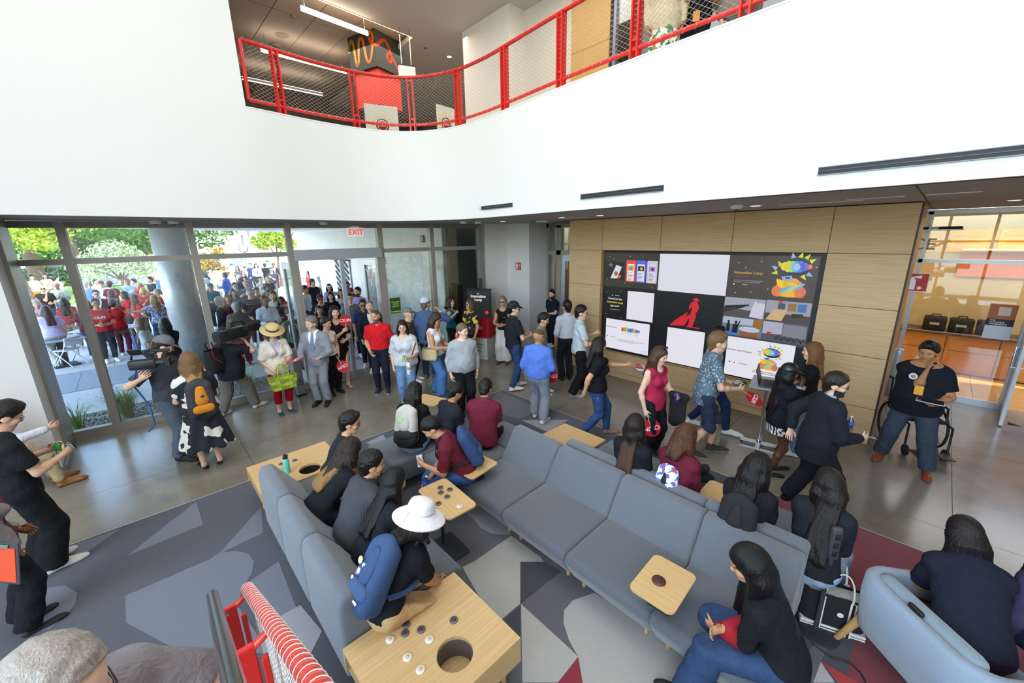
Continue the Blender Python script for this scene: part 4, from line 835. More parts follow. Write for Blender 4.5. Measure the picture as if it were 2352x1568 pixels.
for i, (a, b) in enumerate((((692, 22), (845, 80)), ((600, 117), (796, 168)), ((556, 181), (741, 219)))):
 z = 8.0; p, q = G(*a, z), G(*b, z); t = thing('pendant_light', ['linear pendant light nearest the cove beside the painted cube', 'linear pendant light behind the red top rail', 'lowest linear pendant seen through the net'][i], 'light', (p+q)/2, math.atan2((q-p).y, (q-p).x), lo_)
 l = (q-p).length; MB().box((0, 0, .03), (l, .07, .07)).build('housing', mat('d5cdd6', .5), t); MB().box((0, 0, -.008), (l, .06, .01)).build('diffuser', mat('fff4ea', .5, emit=4.0), t); MB().box((0, 0, .068), (l, .06, .006)).build('uplight_fill', mat('ffeeda', .5, emit=14.0), t)  # glowing strip added on top to brighten the ceiling above
 for s in (-.45, .45): MB().tube([(l*s, 0, .06), (l*s, 0, .48)], .006, 5).build('hanger', STEEL, t)
q = G(845, 45, ZC+.13); co = MB(); mid = (e0+e1)/2
t = thing('cove_light', 'warm cove light along the edge of the upper plaster ceiling', 'light', (mid.x-.12, mid.y, ZC+.06), math.atan2(dv.y, dv.x)); MB().box((0, 0, 0), (4.2, .05, .03)).build('strip', mat('ffdca8', .5, emit=16), t); MB().box((0, -.04, 0), (4.2, .02, .08)).build('lip', OFFW, t)
area('upper_room_fill', (-11.5, 5.2, 8.15), (-11.5, 5.2, 5), 4.5, 4.5, 240, (1, .92, .82)); area('upper_corridor_fill', (-4.5, 6.4, 8.2), (-4.5, 6.4, 5), 5, 1.2, 90, (1, .94, .86))  # area fill lamps added to brighten the upper floor
cs = D(863, 115, 11.0); t = thing('sign_cube', 'hanging sign cube, dark with an orange ribbon above a red block', 'sign', (cs.x, cs.y, 0), math.radians(17.6)); hw = .50
cz0, cz1 = zat(868, 160, cs.x+.3, cs.y-.4), zat(863, 70, cs.x+.3, cs.y-.4)
MB().box((0, 0, (cz0+cz1)/2), (2*hw, 2*hw, cz1-cz0)).build('dark_block', mat('2f3331', .7), t)
rz1 = cz0+.06; rz0 = zat(872, 253, cs.x, cs.y); MB().box((0, 0, (rz0+rz1)/2), (1.68*hw, 1.68*hw, rz1-rz0)).build('red_block', mat('d5331f', .6), t)
for s in (-.2, .2): MB().tube([(s, s, cz1), (s, s, ZC+.2)], .012, 6).build('hanger', STEEL, t)
H_ = cz1-cz0
def rib(pts, face, cols_):
 # face 0: local -y side, face 1: local -x side ; ribbon drawn as flat stroke
 wdt = .075; n = len(pts)
 for i in range(n-1):
  a, b = Vector(pts[i]), Vector(pts[i+1]); d_ = (b-a);
  if d_.length < 1e-5: continue
  tt = d_.normalized(); nn = Vector((-tt.y, tt.x))*wdt/2; a2 = a-tt*.012; b2 = b+tt*.012
  yield [a2+nn, b2+nn, b2-nn, a2-nn], cols_[min(len(cols_)-1, int(i/n*len(cols_)))]
def curve(P, n=8):
 out = []
 for i in range(len(P)-1):
  a, b, c, d_ = [Vector(P[max(0, min(len(P)-1, i+k))]) for k in (-1, 0, 1, 2)]
  for k in range(n):
   u = k/n; out.append(.5*((2*b)+(c-a)*u+(2*a-5*b+4*c-d_)*u*u+(3*b-a-3*c+d_)*u**3))
 return out+[Vector(P[-1])]
W2 = 2*hw
fA = curve([(-.98, .1), (-.90, .5), (-.75, .62), (-.62, .45), (-.5, -.55), (-.4, -.66), (-.3, -.45), (-.18, .45), (0, .6), (.14, .4), (.3, -.5), (.5, -.66), (.7, -.3), (.86, .4), (.74, .78), (.60, .62), (.72, .2), (.98, .05)])
fB = curve([(-.98, .05), (-.75, .2), (-.45, .5), (-.2, .5), (.05, .1), (.1, -.35), (-.1, -.45), (-.2, -.2), (.0, -.05), (.3, -.3), (.6, -.75), (.95, -1.0)])
mats_ = [mat('c3a02c', .6), mat('dd9a30', .6), mat('ee8a2c', .6), mat('ee6a28', .6), mat('e0512a', .6), mat('c8472c', .6)]
for face, P, cl in ((0, fA, (0, 1, 2, 2, 3)), (1, fB, (4, 4, 5))):
 for ci in sorted(set(cl)):
  m = MB()
  for quad, c_ in rib([(p.x*hw, p.y*H_/2) for p in P], face, cl):
   if c_ != ci: continue
   if face == 0: vv = [(q_.x, -hw-.004, (cz0+cz1)/2+q_.y) for q_ in quad]+[(q_.x, -hw+.001, (cz0+cz1)/2+q_.y) for q_ in quad]
   else: vv = [(hw+.004, q_.x, (cz0+cz1)/2+q_.y) for q_ in quad]+[(hw-.001, q_.x, (cz0+cz1)/2+q_.y) for q_ in quad]
   m.add(vv, [[0, 1, 2, 3], [7, 6, 5, 4], [0, 4, 5, 1], [1, 5, 6, 2], [2, 6, 7, 3], [3, 7, 4, 0]], smooth=False)
  if m.v: m.build('ribbon', mats_[ci], t)
def board(px0, py0, px1, py1, d_, label, name):
 a, b = D(px0, py0, d_), D(px1, py1, d_+.3); w_ = (b-a).length; t = thing(name, label, 'sign', ((a.x+b.x)/2, (a.y+b.y)/2, 5.12), math.atan2((b-a).y, (b-a).x)); zt = max(a.z, b.z)-5.12
 MB().box((0, 0, zt/2+.05), (w_, .02, zt-.1)).build('panel', mat('e8e8d8', .6), t)
 for s in (-.4, .4): MB().box((w_*s, .1, .03), (.03, .3, .03)).build('foot', BLACK, t)
 zc = zt*.62
 for k in range(16): MB().prism([(-.02, .17), (.02, .17), (0, .27)], 0, .004, Matrix.Translation((0, -.01, zc)) @ Matrix.Rotation(PI/2, 4, 'X') @ Matrix.Rotation(k*PI/8, 4, 'Z')).build('ray', mat('e3d488', .6), t)
 MB().lathe([(.15, 0), (.15, .004)], 24, Matrix.Translation((0, -.01, zc)) @ Matrix.Rotation(PI/2, 4, 'X')).build('ring', mat('55585c', .5), t); MB().lathe([(.12, 0), (.12, .005)], 24, Matrix.Translation((0, -.011, zc)) @ Matrix.Rotation(PI/2, 4, 'X')).build('ring_face', mat('e8e8d8', .5), t); MB().lathe([(.10, 0), (.10, .006)], 24, Matrix.Translation((0, -.012, zc)) @ Matrix.Rotation(PI/2, 4, 'X')).build('seal', mat('c22a22', .5), t)
 v, f = text_mesh('CSUN', .055, .001); m = MB(); m.add(v, f, Matrix.Translation((0, -.0195, zc)) @ Matrix.Rotation(PI/2, 4, 'X')); m.build('lettering', TXTW, t)
board(836, 244, 912, 246, 9.3, 'cream board with round red seal behind the railing, below the sign cube', 'sign_board'); board(1005, 264, 1041, 250, 9.0, 'smaller white board with a seal at the curve of the balcony', 'sign_board')
p = D(935, 165, 10.2); t = thing('hanging_sign', 'small white hanging direction sign right of the sign cube', 'sign', (p.x, p.y, p.z), 1.2); MB().box((0, 0, 0), (.42, .05, .26)).build('panel', mat('e6e2da', .6), t); MB().box((0, 0, .14), (.45, .06, .025)).build('cap', BLACK, t)
for s in (-.12, .12): MB().tube([(s, 0, .14), (s, 0, ZC-p.z)], .01, 6).build('hanger', STEEL, t)
for i, (x, y, r_) in enumerate(((1032, 130, .09), (648, 81, .17), (634, 102, .13), (674, 36, .07), (977, 110, .06))):
 p = G(x, y, ZC if i in (0, 4) else ZC+.19); t = thing('ceiling_fitting', ['lit round downlight in the upper plaster ceiling', 'round flush speaker in the upper tile ceiling', 'round dark-rimmed fitting just above the red rail', 'small white smoke alarm near the pendant light', 'small round plate in the upper plaster ceiling'][i], 'fitting', p)
 MB().lathe([(r_*.8, -.05 if i in (2, 3) else -.006), (r_, -.02 if i in (2, 3) else -.003), (r_, 0)], 22).build('body', mat('9a9086', .6), t); MB().lathe([(r_*.7, -.054 if i in (2, 3) else -.009), (r_*.72, -.04 if i in (2, 3) else -.004)], 20).build('face', mat('fff4e4', .5, emit=6) if i == 0 else mat('8f8478', .6), t)
# ================================================================ stair with red rail beside the camera
RA, RB = D(568, 1350, 1.78), D(737, 1568, .80)
RB = Vector((RB.x, RA.y, RB.z)); sl = (RB-RA)/(RB.x-RA.x); ys_ = RA.y
def railp(x): return RA+sl*(x-RA.x)
sr = thing('stair_railing', 'red stair rail tube wrapped with white wire beside the viewer', 'railing')
re_ = railp(.15); MB().tube([RA, re_], .022, 14).build('top_rail', mat('dc3a2c', .3, coat=.4), sr)
hx_ = MB(); L_ = re_-RA; dn = L_.normalized(); up_ = Vector((0, 0, 1)); nx_ = dn.cross(up_).normalized(); ny_ = nx_.cross(dn)
N = int(L_.length/.042)
hx_.tube([RA+dn*(.042*k/16)+(nx_*math.cos(2*PI*k/16)+ny_*math.sin(2*PI*k/16))*.0235 for k in range(N*16)], .0018, 5); hx_.build('wire_wrap', mat('f0d9d4', .4), sr)
for i, pxx in enumerate((540, 598, None)):
 x = {0: RA.x+.015, 1: RA.x+.62, 2: RA.x+1.2}[i]; p = railp(x); pm = MB()
 for s in (0, 1): pm.box((p.x+.012, p.y-.09-.0*s, p.z-.03-.55), (.022, .075, 1.1), 0, .004, 1) if s == 0 else pm.box((p.x+.012, p.y-.035, p.z-.6), (.022, .02, 1.0), 0, .003, 1)
 pm.build('baluster', mat('d0201c', .35, coat=.3), sr); MB().tube([(p.x+.012, p.y-.055, p.z-.045), (p.x+.012, p.y, p.z-.012)], .012, 10).build('bracket', mat('dc3a2c', .3, coat=.4), sr)
hw_ = MB(); hA = D(487, 1366, 1.70); hs_ = [hA+sl*(k*.25) for k in range(9)]; hw_.tube(hs_, .021, 14).build('handrail', mat('b9bcbe', .22, 1.0), sr)
for k in (1, 4): p = hs_[k]; MB().tube([p+Vector((0, .0, -.02)), p+Vector((0, .03, -.06)), Vector((p.x, ys_-.09, p.z-.06))], .006, 6).build('handrail_bracket', STEEL, sr)
nt_ = MB()
for fam in (1, -1):
 for k in range(-14, 34):
  a = RA.x+.045*k; pts = []
  for q in range(5):
   x = a+fam*.55*q/4
   if RA.x <= x <= .1: pp = railp(x); pts.append((x, ys_-.0, pp.z-.03-.85*(1-q/4)))
  if len(pts) > 1: nt_.tube(pts, .0016, 4, cap=False)
nt_.build('wire_net', mat('d3cfcc', .35, .5), sr, kind='stuff')
MB().tube([railp(RA.x)-Vector((0, 0, .88)), railp(.1)-Vector((0, 0, .88))], .02, 10).build('bottom_rail', mat('c0211c', .35), sr)
sw = bpy.data.objects.new('floor_stair', None); C.objects.link(sw); sw['kind'] = 'structure'
for k in range(12):
 z = .165*(k+1); x = -2.75+.29*k; struct('step', MB().box2((x, -1.25, z-.165), (x+.32, .08, z)), CONC, sw)
# ================================================================ people: signed-distance bodies turned into smooth meshes
def V3(*a): return np.array(a, float)
def nrm(v): v = np.asarray(v, float); return v/(np.linalg.norm(v)+1e-12)
def rotm(axis, deg):
 return np.array(Matrix.Rotation(math.radians(deg), 3, Vector(axis)))
class Blob:
 def __init__(s): s.p = []; s.cuts = []; s.fine = []
 def cone(s, a, b, ra, rb=None, k=.03, fl=None, cap=0, sub=False):
  """tapered capsule a-b; fl=(dir, factor) squashes it; cap: 1 flat end at b, 2 both ends"""
  s.p.append((np.asarray(a, float), np.asarray(b, float), ra, ra if rb is None else rb, k, fl, cap, sub)); return s
 def ball(s, c, r, k=.03, fl=None, sub=False): return s.cone(c, np.asarray(c, float)+V3(0, 0, 1e-4), r, r, k, fl, 0, sub)
 def mesh(s, h, disp=None, fine_h=None, smooth=1):
  lo = np.min([np.minimum(q[0], q[1])-max(q[2], q[3]) for q in s.p if not q[7]], 0)-2.5*h
  hi = np.max([np.maximum(q[0], q[1])+max(q[2], q[3]) for q in s.p if not q[7]], 0)+2.5*h
  ax = []
  for i in range(3):
   if s.fine and fine_h:
    a, b = s.fine[0][i], s.fine[1][i]
    n1 = max(1, int((a-lo[i])/h)); n2 = max(1, int((b-a)/fine_h)); n3 = max(1, int((hi[i]-b)/h))
    pts = []
    if a > lo[i]: pts += list(np.linspace(lo[i], a, n1, endpoint=False))
    pts += list(np.linspace(a, b, n2, endpoint=False))
    pts += list(np.linspace(b, max(hi[i], b+2*fine_h), n3+1))
    ax.append(np.array(pts))
   else: ax.append(np.arange(lo[i], hi[i]+h, h))
  n = [len(a) for a in ax]; F = np.full(n, .5, np.float32)
  for (a, b, ra, rb, k, fl, cap, sub) in s.p:
   R = max(ra, rb)+k+2*h; l = np.minimum(a, b)-R; u = np.maximum(a, b)+R
   sl = []
   for i in range(3):
    i0 = np.searchsorted(ax[i], l[i]); i1 = np.searchsorted(ax[i], u[i]); sl.append(slice(i0, i1))
   if any(q.stop <= q.start for q in sl): continue
   X = ax[0][sl[0]][:, None, None]-a[0]; Y = ax[1][sl[1]][None, :, None]-a[1]; Z = ax[2][sl[2]][None, None, :]-a[2]
   ba = b-a; sc = 1.0
   if fl is not None:
    d, f = fl; d = nrm(d); m = (1/f-1); t = (X*d[0]+Y*d[1]+Z*d[2])*m; X = X+t*d[0]; Y = Y+t*d[1]; Z = Z+t*d[2]
    ba = ba+d*(ba@d)*m; sc = .5+.5*f
   L2 = ba@ba+1e-12; T = np.clip((X*ba[0]+Y*ba[1]+Z*ba[2])/L2, 0, 1)
   q = np.sqrt((X-T*ba[0])**2+(Y-T*ba[1])**2+(Z-T*ba[2])**2)-(ra+(rb-ra)*T); q = q*sc
   if cap:
    L = math.sqrt(L2); q = np.maximum(q, (X*ba[0]+Y*ba[1]+Z*ba[2])/L-L)
    if cap == 2: q = np.maximum(q, -(X*ba[0]+Y*ba[1]+Z*ba[2])/L)
   W = F[sl[0], sl[1], sl[2]]
   if sub:
    hh = np.maximum(k-np.abs(W+q), 0)/k; F[sl[0], sl[1], sl[2]] = np.maximum(W, -q)+hh*hh*k*.25
   else:
    hh = np.maximum(k-np.abs(W-q), 0)/k; F[sl[0], sl[1], sl[2]] = np.minimum(W, q)-hh*hh*k*.25
  X, Y, Z = ax[0][:, None, None], ax[1][None, :, None], ax[2][None, None, :]
  if disp: F = F+disp(X, Y, Z).astype(np.float32)
  for c in s.cuts: F = np.maximum(F, c(X, Y, Z))
  return nets(F, ax, smooth)
CORN = np.array([[i, j, k] for i in (0, 1) for j in (0, 1) for k in (0, 1)])
EDG = [(a, b) for a in range(8) for b in range(a+1, 8) if np.abs(CORN[a]-CORN[b]).sum() == 1]
def nets(F, ax, smooth=1):
 S = F < 0; n = np.array(F.shape)-1
 cnt = np.zeros(n, np.int8)
 for c in CORN: cnt += S[c[0]:c[0]+n[0], c[1]:c[1]+n[1], c[2]:c[2]+n[2]]
 I = np.argwhere((cnt > 0) & (cnt < 8)); idx = np.full(n, -1, np.int32); idx[I[:, 0], I[:, 1], I[:, 2]] = np.arange(len(I))
 val = np.stack([F[I[:, 0]+c[0], I[:, 1]+c[1], I[:, 2]+c[2]] for c in CORN], 1)
 acc = np.zeros((len(I), 3)); w = np.zeros(len(I))
 for a, b in EDG:
  va, vb = val[:, a], val[:, b]; m = (va < 0) != (vb < 0); t = np.where(m, va/np.where(m, va-vb, 1), 0)
  acc += np.where(m[:, None], CORN[a]+t[:, None]*(CORN[b]-CORN[a]), 0); w += m
 P = I+acc/np.maximum(w, 1)[:, None]
 V = np.stack([np.interp(P[:, i], np.arange(len(ax[i])), ax[i]) for i in range(3)], 1)
 Q = []
 for axis in range(3):
  o1, o2 = [(1, 2), (2, 0), (0, 1)][axis]
  A = [slice(1, -1)]*3; A[axis] = slice(0, -1); B = list(A); B[axis] = slice(1, None)
  a, b = S[tuple(A)], S[tuple(B)]; E = np.argwhere(a != b);
  if not len(E): continue
  off = np.ones(3, int); off[axis] = 0; E = E+off; fl = S[E[:, 0], E[:, 1], E[:, 2]]
  def cell(d1, d2):
   c = E.copy(); c[:, o1] -= d1; c[:, o2] -= d2; return idx[c[:, 0], c[:, 1], c[:, 2]]
  q = np.stack([cell(1, 1), cell(0, 1), cell(0, 0), cell(1, 0)], 1); q[~fl] = q[~fl][:, ::-1]; Q.append(q)
 Q = np.concatenate(Q); Q = Q[(Q >= 0).all(1)]
 for _ in range(smooth):
  s = np.zeros_like(V); c = np.zeros(len(V))
  for i in range(4):
   np.add.at(s, Q[:, i], V[Q[:, (i+1) % 4]]); np.add.at(s, Q[:, i], V[Q[:, (i+3) % 4]]); np.add.at(c, Q[:, i], 2)
  V = V*.5+.5*s/np.maximum(c, 1)[:, None]
 return V, Q
def tomesh(name, V, Q, mats, mi=None, extra=None):
 """numpy quads (plus an MB with more geometry) into one mesh datablock"""
 me = bpy.data.meshes.new(name); ev, ef, em = ([], [], []) if extra is None else (extra.v, extra.f, extra.m)
 if ev:
  me.from_pydata([tuple(p) for p in V]+ev, [], [list(map(int, q)) for q in Q]+[[i+len(V) for i in f] for f in ef])
 else:
  me.vertices.add(len(V)); me.vertices.foreach_set('co', V.astype(np.float32).ravel()); me.loops.add(len(Q)*4); me.loops.foreach_set('vertex_index', Q.astype(np.int32).ravel())
  me.polygons.add(len(Q)); me.polygons.foreach_set('loop_start', np.arange(0, len(Q)*4, 4, dtype=np.int32))
 for m in mats: me.materials.append(m)
 idx = list(mi if mi is not None else np.zeros(len(Q), int))+[int(x) for x in em]
 me.polygons.foreach_set('material_index', np.array(idx, np.int32)); me.polygons.foreach_set('use_smooth', np.ones(len(me.polygons), bool)); me.update(); me.validate()
 return me
def child(name, me, root):
 o = bpy.data.objects.new(name, me); C.objects.link(o); o.parent = root; return o
def ik(S, T, l1, l2, pole):
 d = T-S; L = np.linalg.norm(d); L2 = min(L, (l1+l2)*.995); d = nrm(d); T = S+d*L2
 a = (l1*l1-l2*l2+L2*L2)/(2*L2); hh = math.sqrt(max(l1*l1-a*a, 0)); p = np.asarray(pole, float); p = nrm(p-d*(p@d))
 return S+d*a+p*hh, T
ARM = {  # hand target from the shoulder: outward, forward, up (arm lengths), palm normal
 'hang': (.12, .06, -.95), 'hold': (-.12, .55, -.52), 'low': (-.05, .30, -.80), 'chest': (-.42, .42, -.22), 'chin': (-.38, .42, .10), 'phone': (-.20, .52, -.30),
 'clasp': (-.30, .42, -.66), 'lap': (-.22, .50, -.60), 'knee': (-.05, .62, -.62), 'back': (-.1, -.25, -.8), 'fwd': (.05, .9, -.25), 'up': (.1, .35, .5), 'swing': (.12, .38, -.84), 'swingb': (.12, -.40, -.82), 'hip': (.3, -.05, -.55), 'out': (.85, .25, -.15), 'cam': (.05, .42, .12)}
SKIN = {'l': 'e3b598', 'm': 'd09a76', 't': 'b9835c', 'b': '8d5a3b', 'd': '5e3a28', 'p': 'e8c0a8'}
def hairmat(c, curly=False): return mat(c, .33, bump=('noise', 90, .9) if curly else ('hair', 160, .6), var=.3, spec=.32)
SHOES = {}
def shoe_mesh(style, c1, c2):
 k = (style, c1, c2)
 if k in SHOES: return SHOES[k]
 b = Blob(); low = style in ('flat', 'heel', 'sandal')
 b.cone((0, -.075, .03), (0, .13, .024), .036, .042, .02, ((0, 0, 1), .6)); b.cone((0, .13, .03), (0, .17, .022), .036, .026 if style == 'dress' else .034, .02, ((0, 0, 1), .7))
 if not low: b.cone((0, -.06, .045), (0, -.055, .095), .038, .042, .03); b.cone((0, -.03, .075), (0, .11, .035), .036, .034, .03)
 if style == 'boot': b.cone((0, -.06, .08), (0, -.06, .16), .045, .048, .02, None, 1)
 if low: b.cone((0, -.075, .035), (0, -.065, .05), .034, .034, .02)
 b.cuts.append(lambda X, Y, Z: -Z+0*X+0*Y)
 if low: b.ball((0, .02, .085), .05, .02, ((0, 1, 0), 1.0), sub=True)
 V, Q = b.mesh(.0085); cz = V[Q].mean(1)[:, 2]; mi = (cz < (.018 if style != 'sneaker' else .026)).astype(int)
 me = tomesh('shoe', V, Q, [mat(c1, .35 if style == 'dress' else .7, bump=('noise', 120, .1)), mat(c2, .6)], mi)
 if style == 'sneaker':
  pass
 SHOES[k] = me; return me
class Hand: pass
def fingers(mb, wrist, f, n, sg, curl, sc, thumb=.5):
 f, n = nrm(f), nrm(n); n = nrm(n-f*(n@f)); s = np.cross(f, n)*sg   # s towards the thumb side
 for i, (o, l) in enumerate(((.030, .92), (.010, 1.0), (-.010, .95), (-.029, .76))):
  b = wrist+f*.075*sc+s*o*sc; d = f+s*(o*2.2); a = 0; pts = [b-f*.02*sc]; c_ = curl+.05*i
  for q, (ln, an) in enumerate(((.044, 45), (.027, 65), (.022, 45))):
   pts.append(b); a += math.radians(an)*c_; b = b+(nrm(d)*math.cos(a)+n*math.sin(a))*ln*l*sc
  pts.append(b); mb.tube(pts, [.0085*sc, .009*sc, .0078*sc, .007*sc, .0045*sc], 6)
 b = wrist+f*.022*sc+s*.026*sc; d1 = nrm(f*.65+s*.75+n*.25*thumb*2); d2 = nrm(f*.9+s*.15+n*.6*thumb*2)
 mb.tube([b-s*.012*sc, b, b+d1*.038*sc, b+d1*.038*sc+d2*.03*sc, b+d1*.038*sc+d2*.05*sc], [.012*sc, .0125*sc, .0105*sc, .009*sc, .005*sc], 6)
PEOPLE = []
def person(pos, face, label, h=1.72, w=1.0, fem=0, sit=None, lean=0, twist=0, look=(0, 0), legs=((0, 0), (0, 0)), la='hang', ra='hang', curl=(.45, .45), palm=(None, None),
   top=('tee', '22252c'), bot=('pants', '30333b'), shoe=('sneaker', 'e9e9e9', 'f4f4f4'), hair=('short', '1b1614'), skin='m', beard=None, glasses=None, hat=None, badge=None, group=None, res=None, knees=.12, feet=None, root=None, belly=0, tie=None, slouch=0, cat='person', name='person', z0=0., raw=False):
 pos = Vector(pos); az = math.atan2(pos.y, pos.x); yaw = az-math.radians(face) if not raw else math.radians(face)
 dist = max(2.5, (pos-Vector((0, 0, CAM_H))).length); H = res or min(.024, max(.0125, dist*.0021)); HF = min(.0125, max(.0062, H*.55))
 R = thing(name, label, cat, (pos.x, pos.y, z0), yaw-PI/2, group) if label else thing(name, None, cat, (pos.x, pos.y, z0), yaw-PI/2, group)
 u = h/1.75; sk = mat(SKIN.get(skin, skin), .5, bump=('noise', 300, .06), var=.05, spec=.4)
 # ---- skeleton
 if sit is None:
  pz = .525*h; pel = V3(0, 0, pz); foot = [V3(-.095*u+legs[0][0], legs[0][1], 0), V3(.095*u+legs[1][0], legs[1][1], 0)]
  st = max(abs(legs[0][1]), abs(legs[1][1])); pel[2] -= st*st*.45; pel[1] = .5*(legs[0][1]+legs[1][1])*.6
 else:
  pel = V3(0, 0, sit+.105*u*(.9+.1*w)); kx = knees
  foot = feet or [V3(-kx*1.1, .48*u, 0), V3(kx*1.1, .48*u, 0)]; foot = [V3(*q) for q in foot]
 Rl = rotm((0, 0, 1), -twist) @ rotm((1, 0, 0), -lean); S = Rl @ V3(0, 0, 1); Fd = Rl @ V3(0, 1, 0); Rt = Rl @ V3(1, 0, 0)
 waist = pel+S*.095*h*.9; S2 = nrm(S+Fd*slouch*.5); chest = waist+S2*.105*h; neck = chest+nrm(S2+Fd*slouch*.4)*.11*h
 shw = (.089 if fem else .101)*h*(.8+.2*w); sh = [neck-S2*.046*h-Rt*shw+Fd*slouch*.03, neck-S2*.046*h+Rt*shw+Fd*slouch*.03]
 l1, l2 = .172*h, .150*h; AL = l1+l2; hands = []
 wr = []; el = []
 for i, (sg, a) in enumerate(((-1, la), (1, ra))):
  a = ARM[a] if isinstance(a, str) else a; T = sh[i]+(Rt*sg*a[0]+Fd*a[1]+V3(0, 0, 1)*a[2])*AL if sit is not None or lean < 25 else sh[i]+(Rt*sg*a[0]+nrm(Fd*V3(1, 1, 0))*a[1]+V3(0, 0, 1)*a[2])*AL
  e, t = ik(sh[i], T, l1, l2, Rt*sg*.6-Fd*.7-S*.6); el.append(e); wr.append(t)
 hip = [pel-Rt*.055*h*(1.05 if fem else 1)-V3(0, 0, .01), pel+Rt*.055*h*(1.05 if fem else 1)-V3(0, 0, .01)]
 if sit is None: hip = [pel+V3(-.053*h, 0, -.012), pel+V3(.053*h, 0, -.012)]
 kn = []; an = []
 for i in (0, 1):
  ft = foot[i]; lift = .07*u; back = sit is None and len(legs[i]) > 2; ank = V3(ft[0], ft[1]-.0, ft[2]+lift+(legs[i][2] if back else 0))
  k, a = ik(hip[i], ank, .25*h, .245*h, V3((-1, 1)[i]*(.05 if sit is None else .0), 1, .15 if sit is None else .9)); kn.append(k); an.append(a)
 # head frame
 hy_, hp = look; Rh = rotm((0, 0, 1), -twist*.6-hy_) @ rotm((1, 0, 0), -(lean*.45+slouch*20+hp)); hc = neck+nrm(S2*.6+Rh @ V3(0, .12, 1))*.096*h; hu = u*1.05*(.97 if fem else 1.0)
 def HP(x, y, z): return hc+Rh @ (V3(x, y, z)*hu)
 hx, hf, hz = Rh @ V3(1, 0, 0), Rh @ V3(0, 1, 0), Rh @ V3(0, 0, 1)
 tw = w*u; FL = (Fd, .70)
 def torso(b, o, k=.05, low=True):
  if low: b.cone(pel-Rt*.06*tw, pel+Rt*.06*tw, (.112 if fem else .106)*tw+o, None, k, (Fd, .92))
  b.cone(pel+S*.02, waist+S*.02, .155*tw*(1.03 if fem else 1)+o, (.128 if fem else .148)*tw+o, k, FL); b.cone(waist, chest+S2*.01, (.126 if fem else .146)*tw+o, (.142 if fem else .160)*tw+o, k, FL)
  b.cone(chest, chest+S2*.055*h, (.142 if fem else .158)*tw+o, .125*tw+o, k, (Fd, .66)); b.cone(sh[0]*.85+sh[1]*.15-S*.012, sh[1]*.85+sh[0]*.15-S*.012, .062*tw+o, None, k)
  b.cone(neck-S*.035, sh[0]+Rt*.01, .046*u+o, .050*u*(.7+.3*w)+o, k); b.cone(neck-S*.035, sh[1]-Rt*.01, .046*u+o, .050*u*(.7+.3*w)+o, k)
  if fem:
   for sg in (-1, 1): b.ball(chest+Rt*sg*.065*tw+Fd*.085*tw-S*.015, .058*tw+o, .04)
  if belly: b.ball(waist+Fd*(.02+.05*belly)*tw-S*.03, (.11+.02*belly)*tw+o, .12)
 aw = u*(.55+.45*w); lw_ = u*(.5+.5*w)
 # ---- bare body
 b = Blob(); torso(b, 0); bt = bot[0]; bare = bt in ('shorts', 'skirt', 'dress', 'capri')
 b.cone(neck-S*.04, neck+(hc-neck)*.55, .058*u, .052*u, .03)
 for i, sg in ((0, -1), (1, 1)):
  b.cone(sh[i], el[i], .051*aw, .040*aw, .03); b.cone(el[i], wr[i], .041*aw, .026*u, .02); b.ball(el[i]*.7+wr[i]*.3, .042*aw, .02)
  f = nrm(nrm(wr[i]-el[i])+V3(0, 0, .12)); pn = palm[i]; pn = (-Rt*sg*.9+Fd*-.2 if pn is None else Rt*sg*pn[0]+Fd*pn[1]+V3(0, 0, 1)*pn[2]); pn = nrm(pn-f*(pn@f))
  b.cone(wr[i], wr[i]+f*.062*u, .031*u, .038*u, .015, (pn, .5)); hands.append((wr[i], f, pn))
  if bare: b.cone(hip[i], kn[i], .083*lw_, .056*lw_, .03); b.cone(kn[i], an[i], .054*lw_, .034*u, .03); b.ball(kn[i]*.68+an[i]*.32-nrm(V3(0, 1, 0))*.012, .05*lw_, .03); b.cone(an[i], an[i]+V3(0, .03, -.035), .036*u, .035*u, .02)
 # head
 b.ball(HP(0, -.012, .038), .098*hu, .03, (hx, .80)); b.cone(HP(0, .022, .035), HP(0, .040, -.058), .074*hu, .050*hu, .03, (hx, .92)); b.ball(HP(0, .062, -.088), .026*hu, .025)
 b.cone(HP(-.03, .078, .030), HP(.03, .078, .030), .014*hu, None, .015); b.cone(HP(0, .090, .016), HP(0, .108, -.018), .008*hu, .0125*hu, .012); b.cone(HP(-.018, .082, -.052), HP(.018, .082, -.052), .0125*hu, None, .012)
 for sg in (-1, 1):
  b.ball(HP(sg*.040, .058, -.018), .032*hu, .02); b.ball(HP(sg*.078, -.008, -.004), .031*hu, .008, (hx, .30)); b.ball(HP(sg*.012, .098, -.022), .009*hu, .008)
  b.ball(HP(sg*.032, .104, .008), .017*hu, .010, sub=True)
 b.fine = [np.min([HP(x, y, z) for x in (-.1, .1) for y in (-.12, .125) for z in (-.13, .14)], 0), np.max([HP(x, y, z) for x in (-.1, .1) for y in (-.12, .125) for z in (-.13, .14)], 0)]
 V, Q = b.mesh(H, None, HF, 1)
 ex = MB(); cur = curl
 for i, sg in ((0, -1), (1, 1)): fingers(ex, hands[i][0], hands[i][1], hands[i][2], sg, cur[i], u*(.94 if fem else 1))
 ct = (V[Q].mean(1)-hc) @ Rh/hu; lip = ((ct[:, 0]/.024)**2+((ct[:, 2]+.053)/.010)**2 < 1) & (ct[:, 1] > .075); mi = lip*1
 if beard: mi = np.where(((ct[:, 2] < -.038) & (ct[:, 1] > .005) & (ct[:, 2] > -.14) & ~lip) & ((ct[:, 2] < -.066) | (abs(ct[:, 0]) > .02) | (ct[:, 2] > -.045)) & (np.abs(ct[:, 0]) < .09), 4, mi)
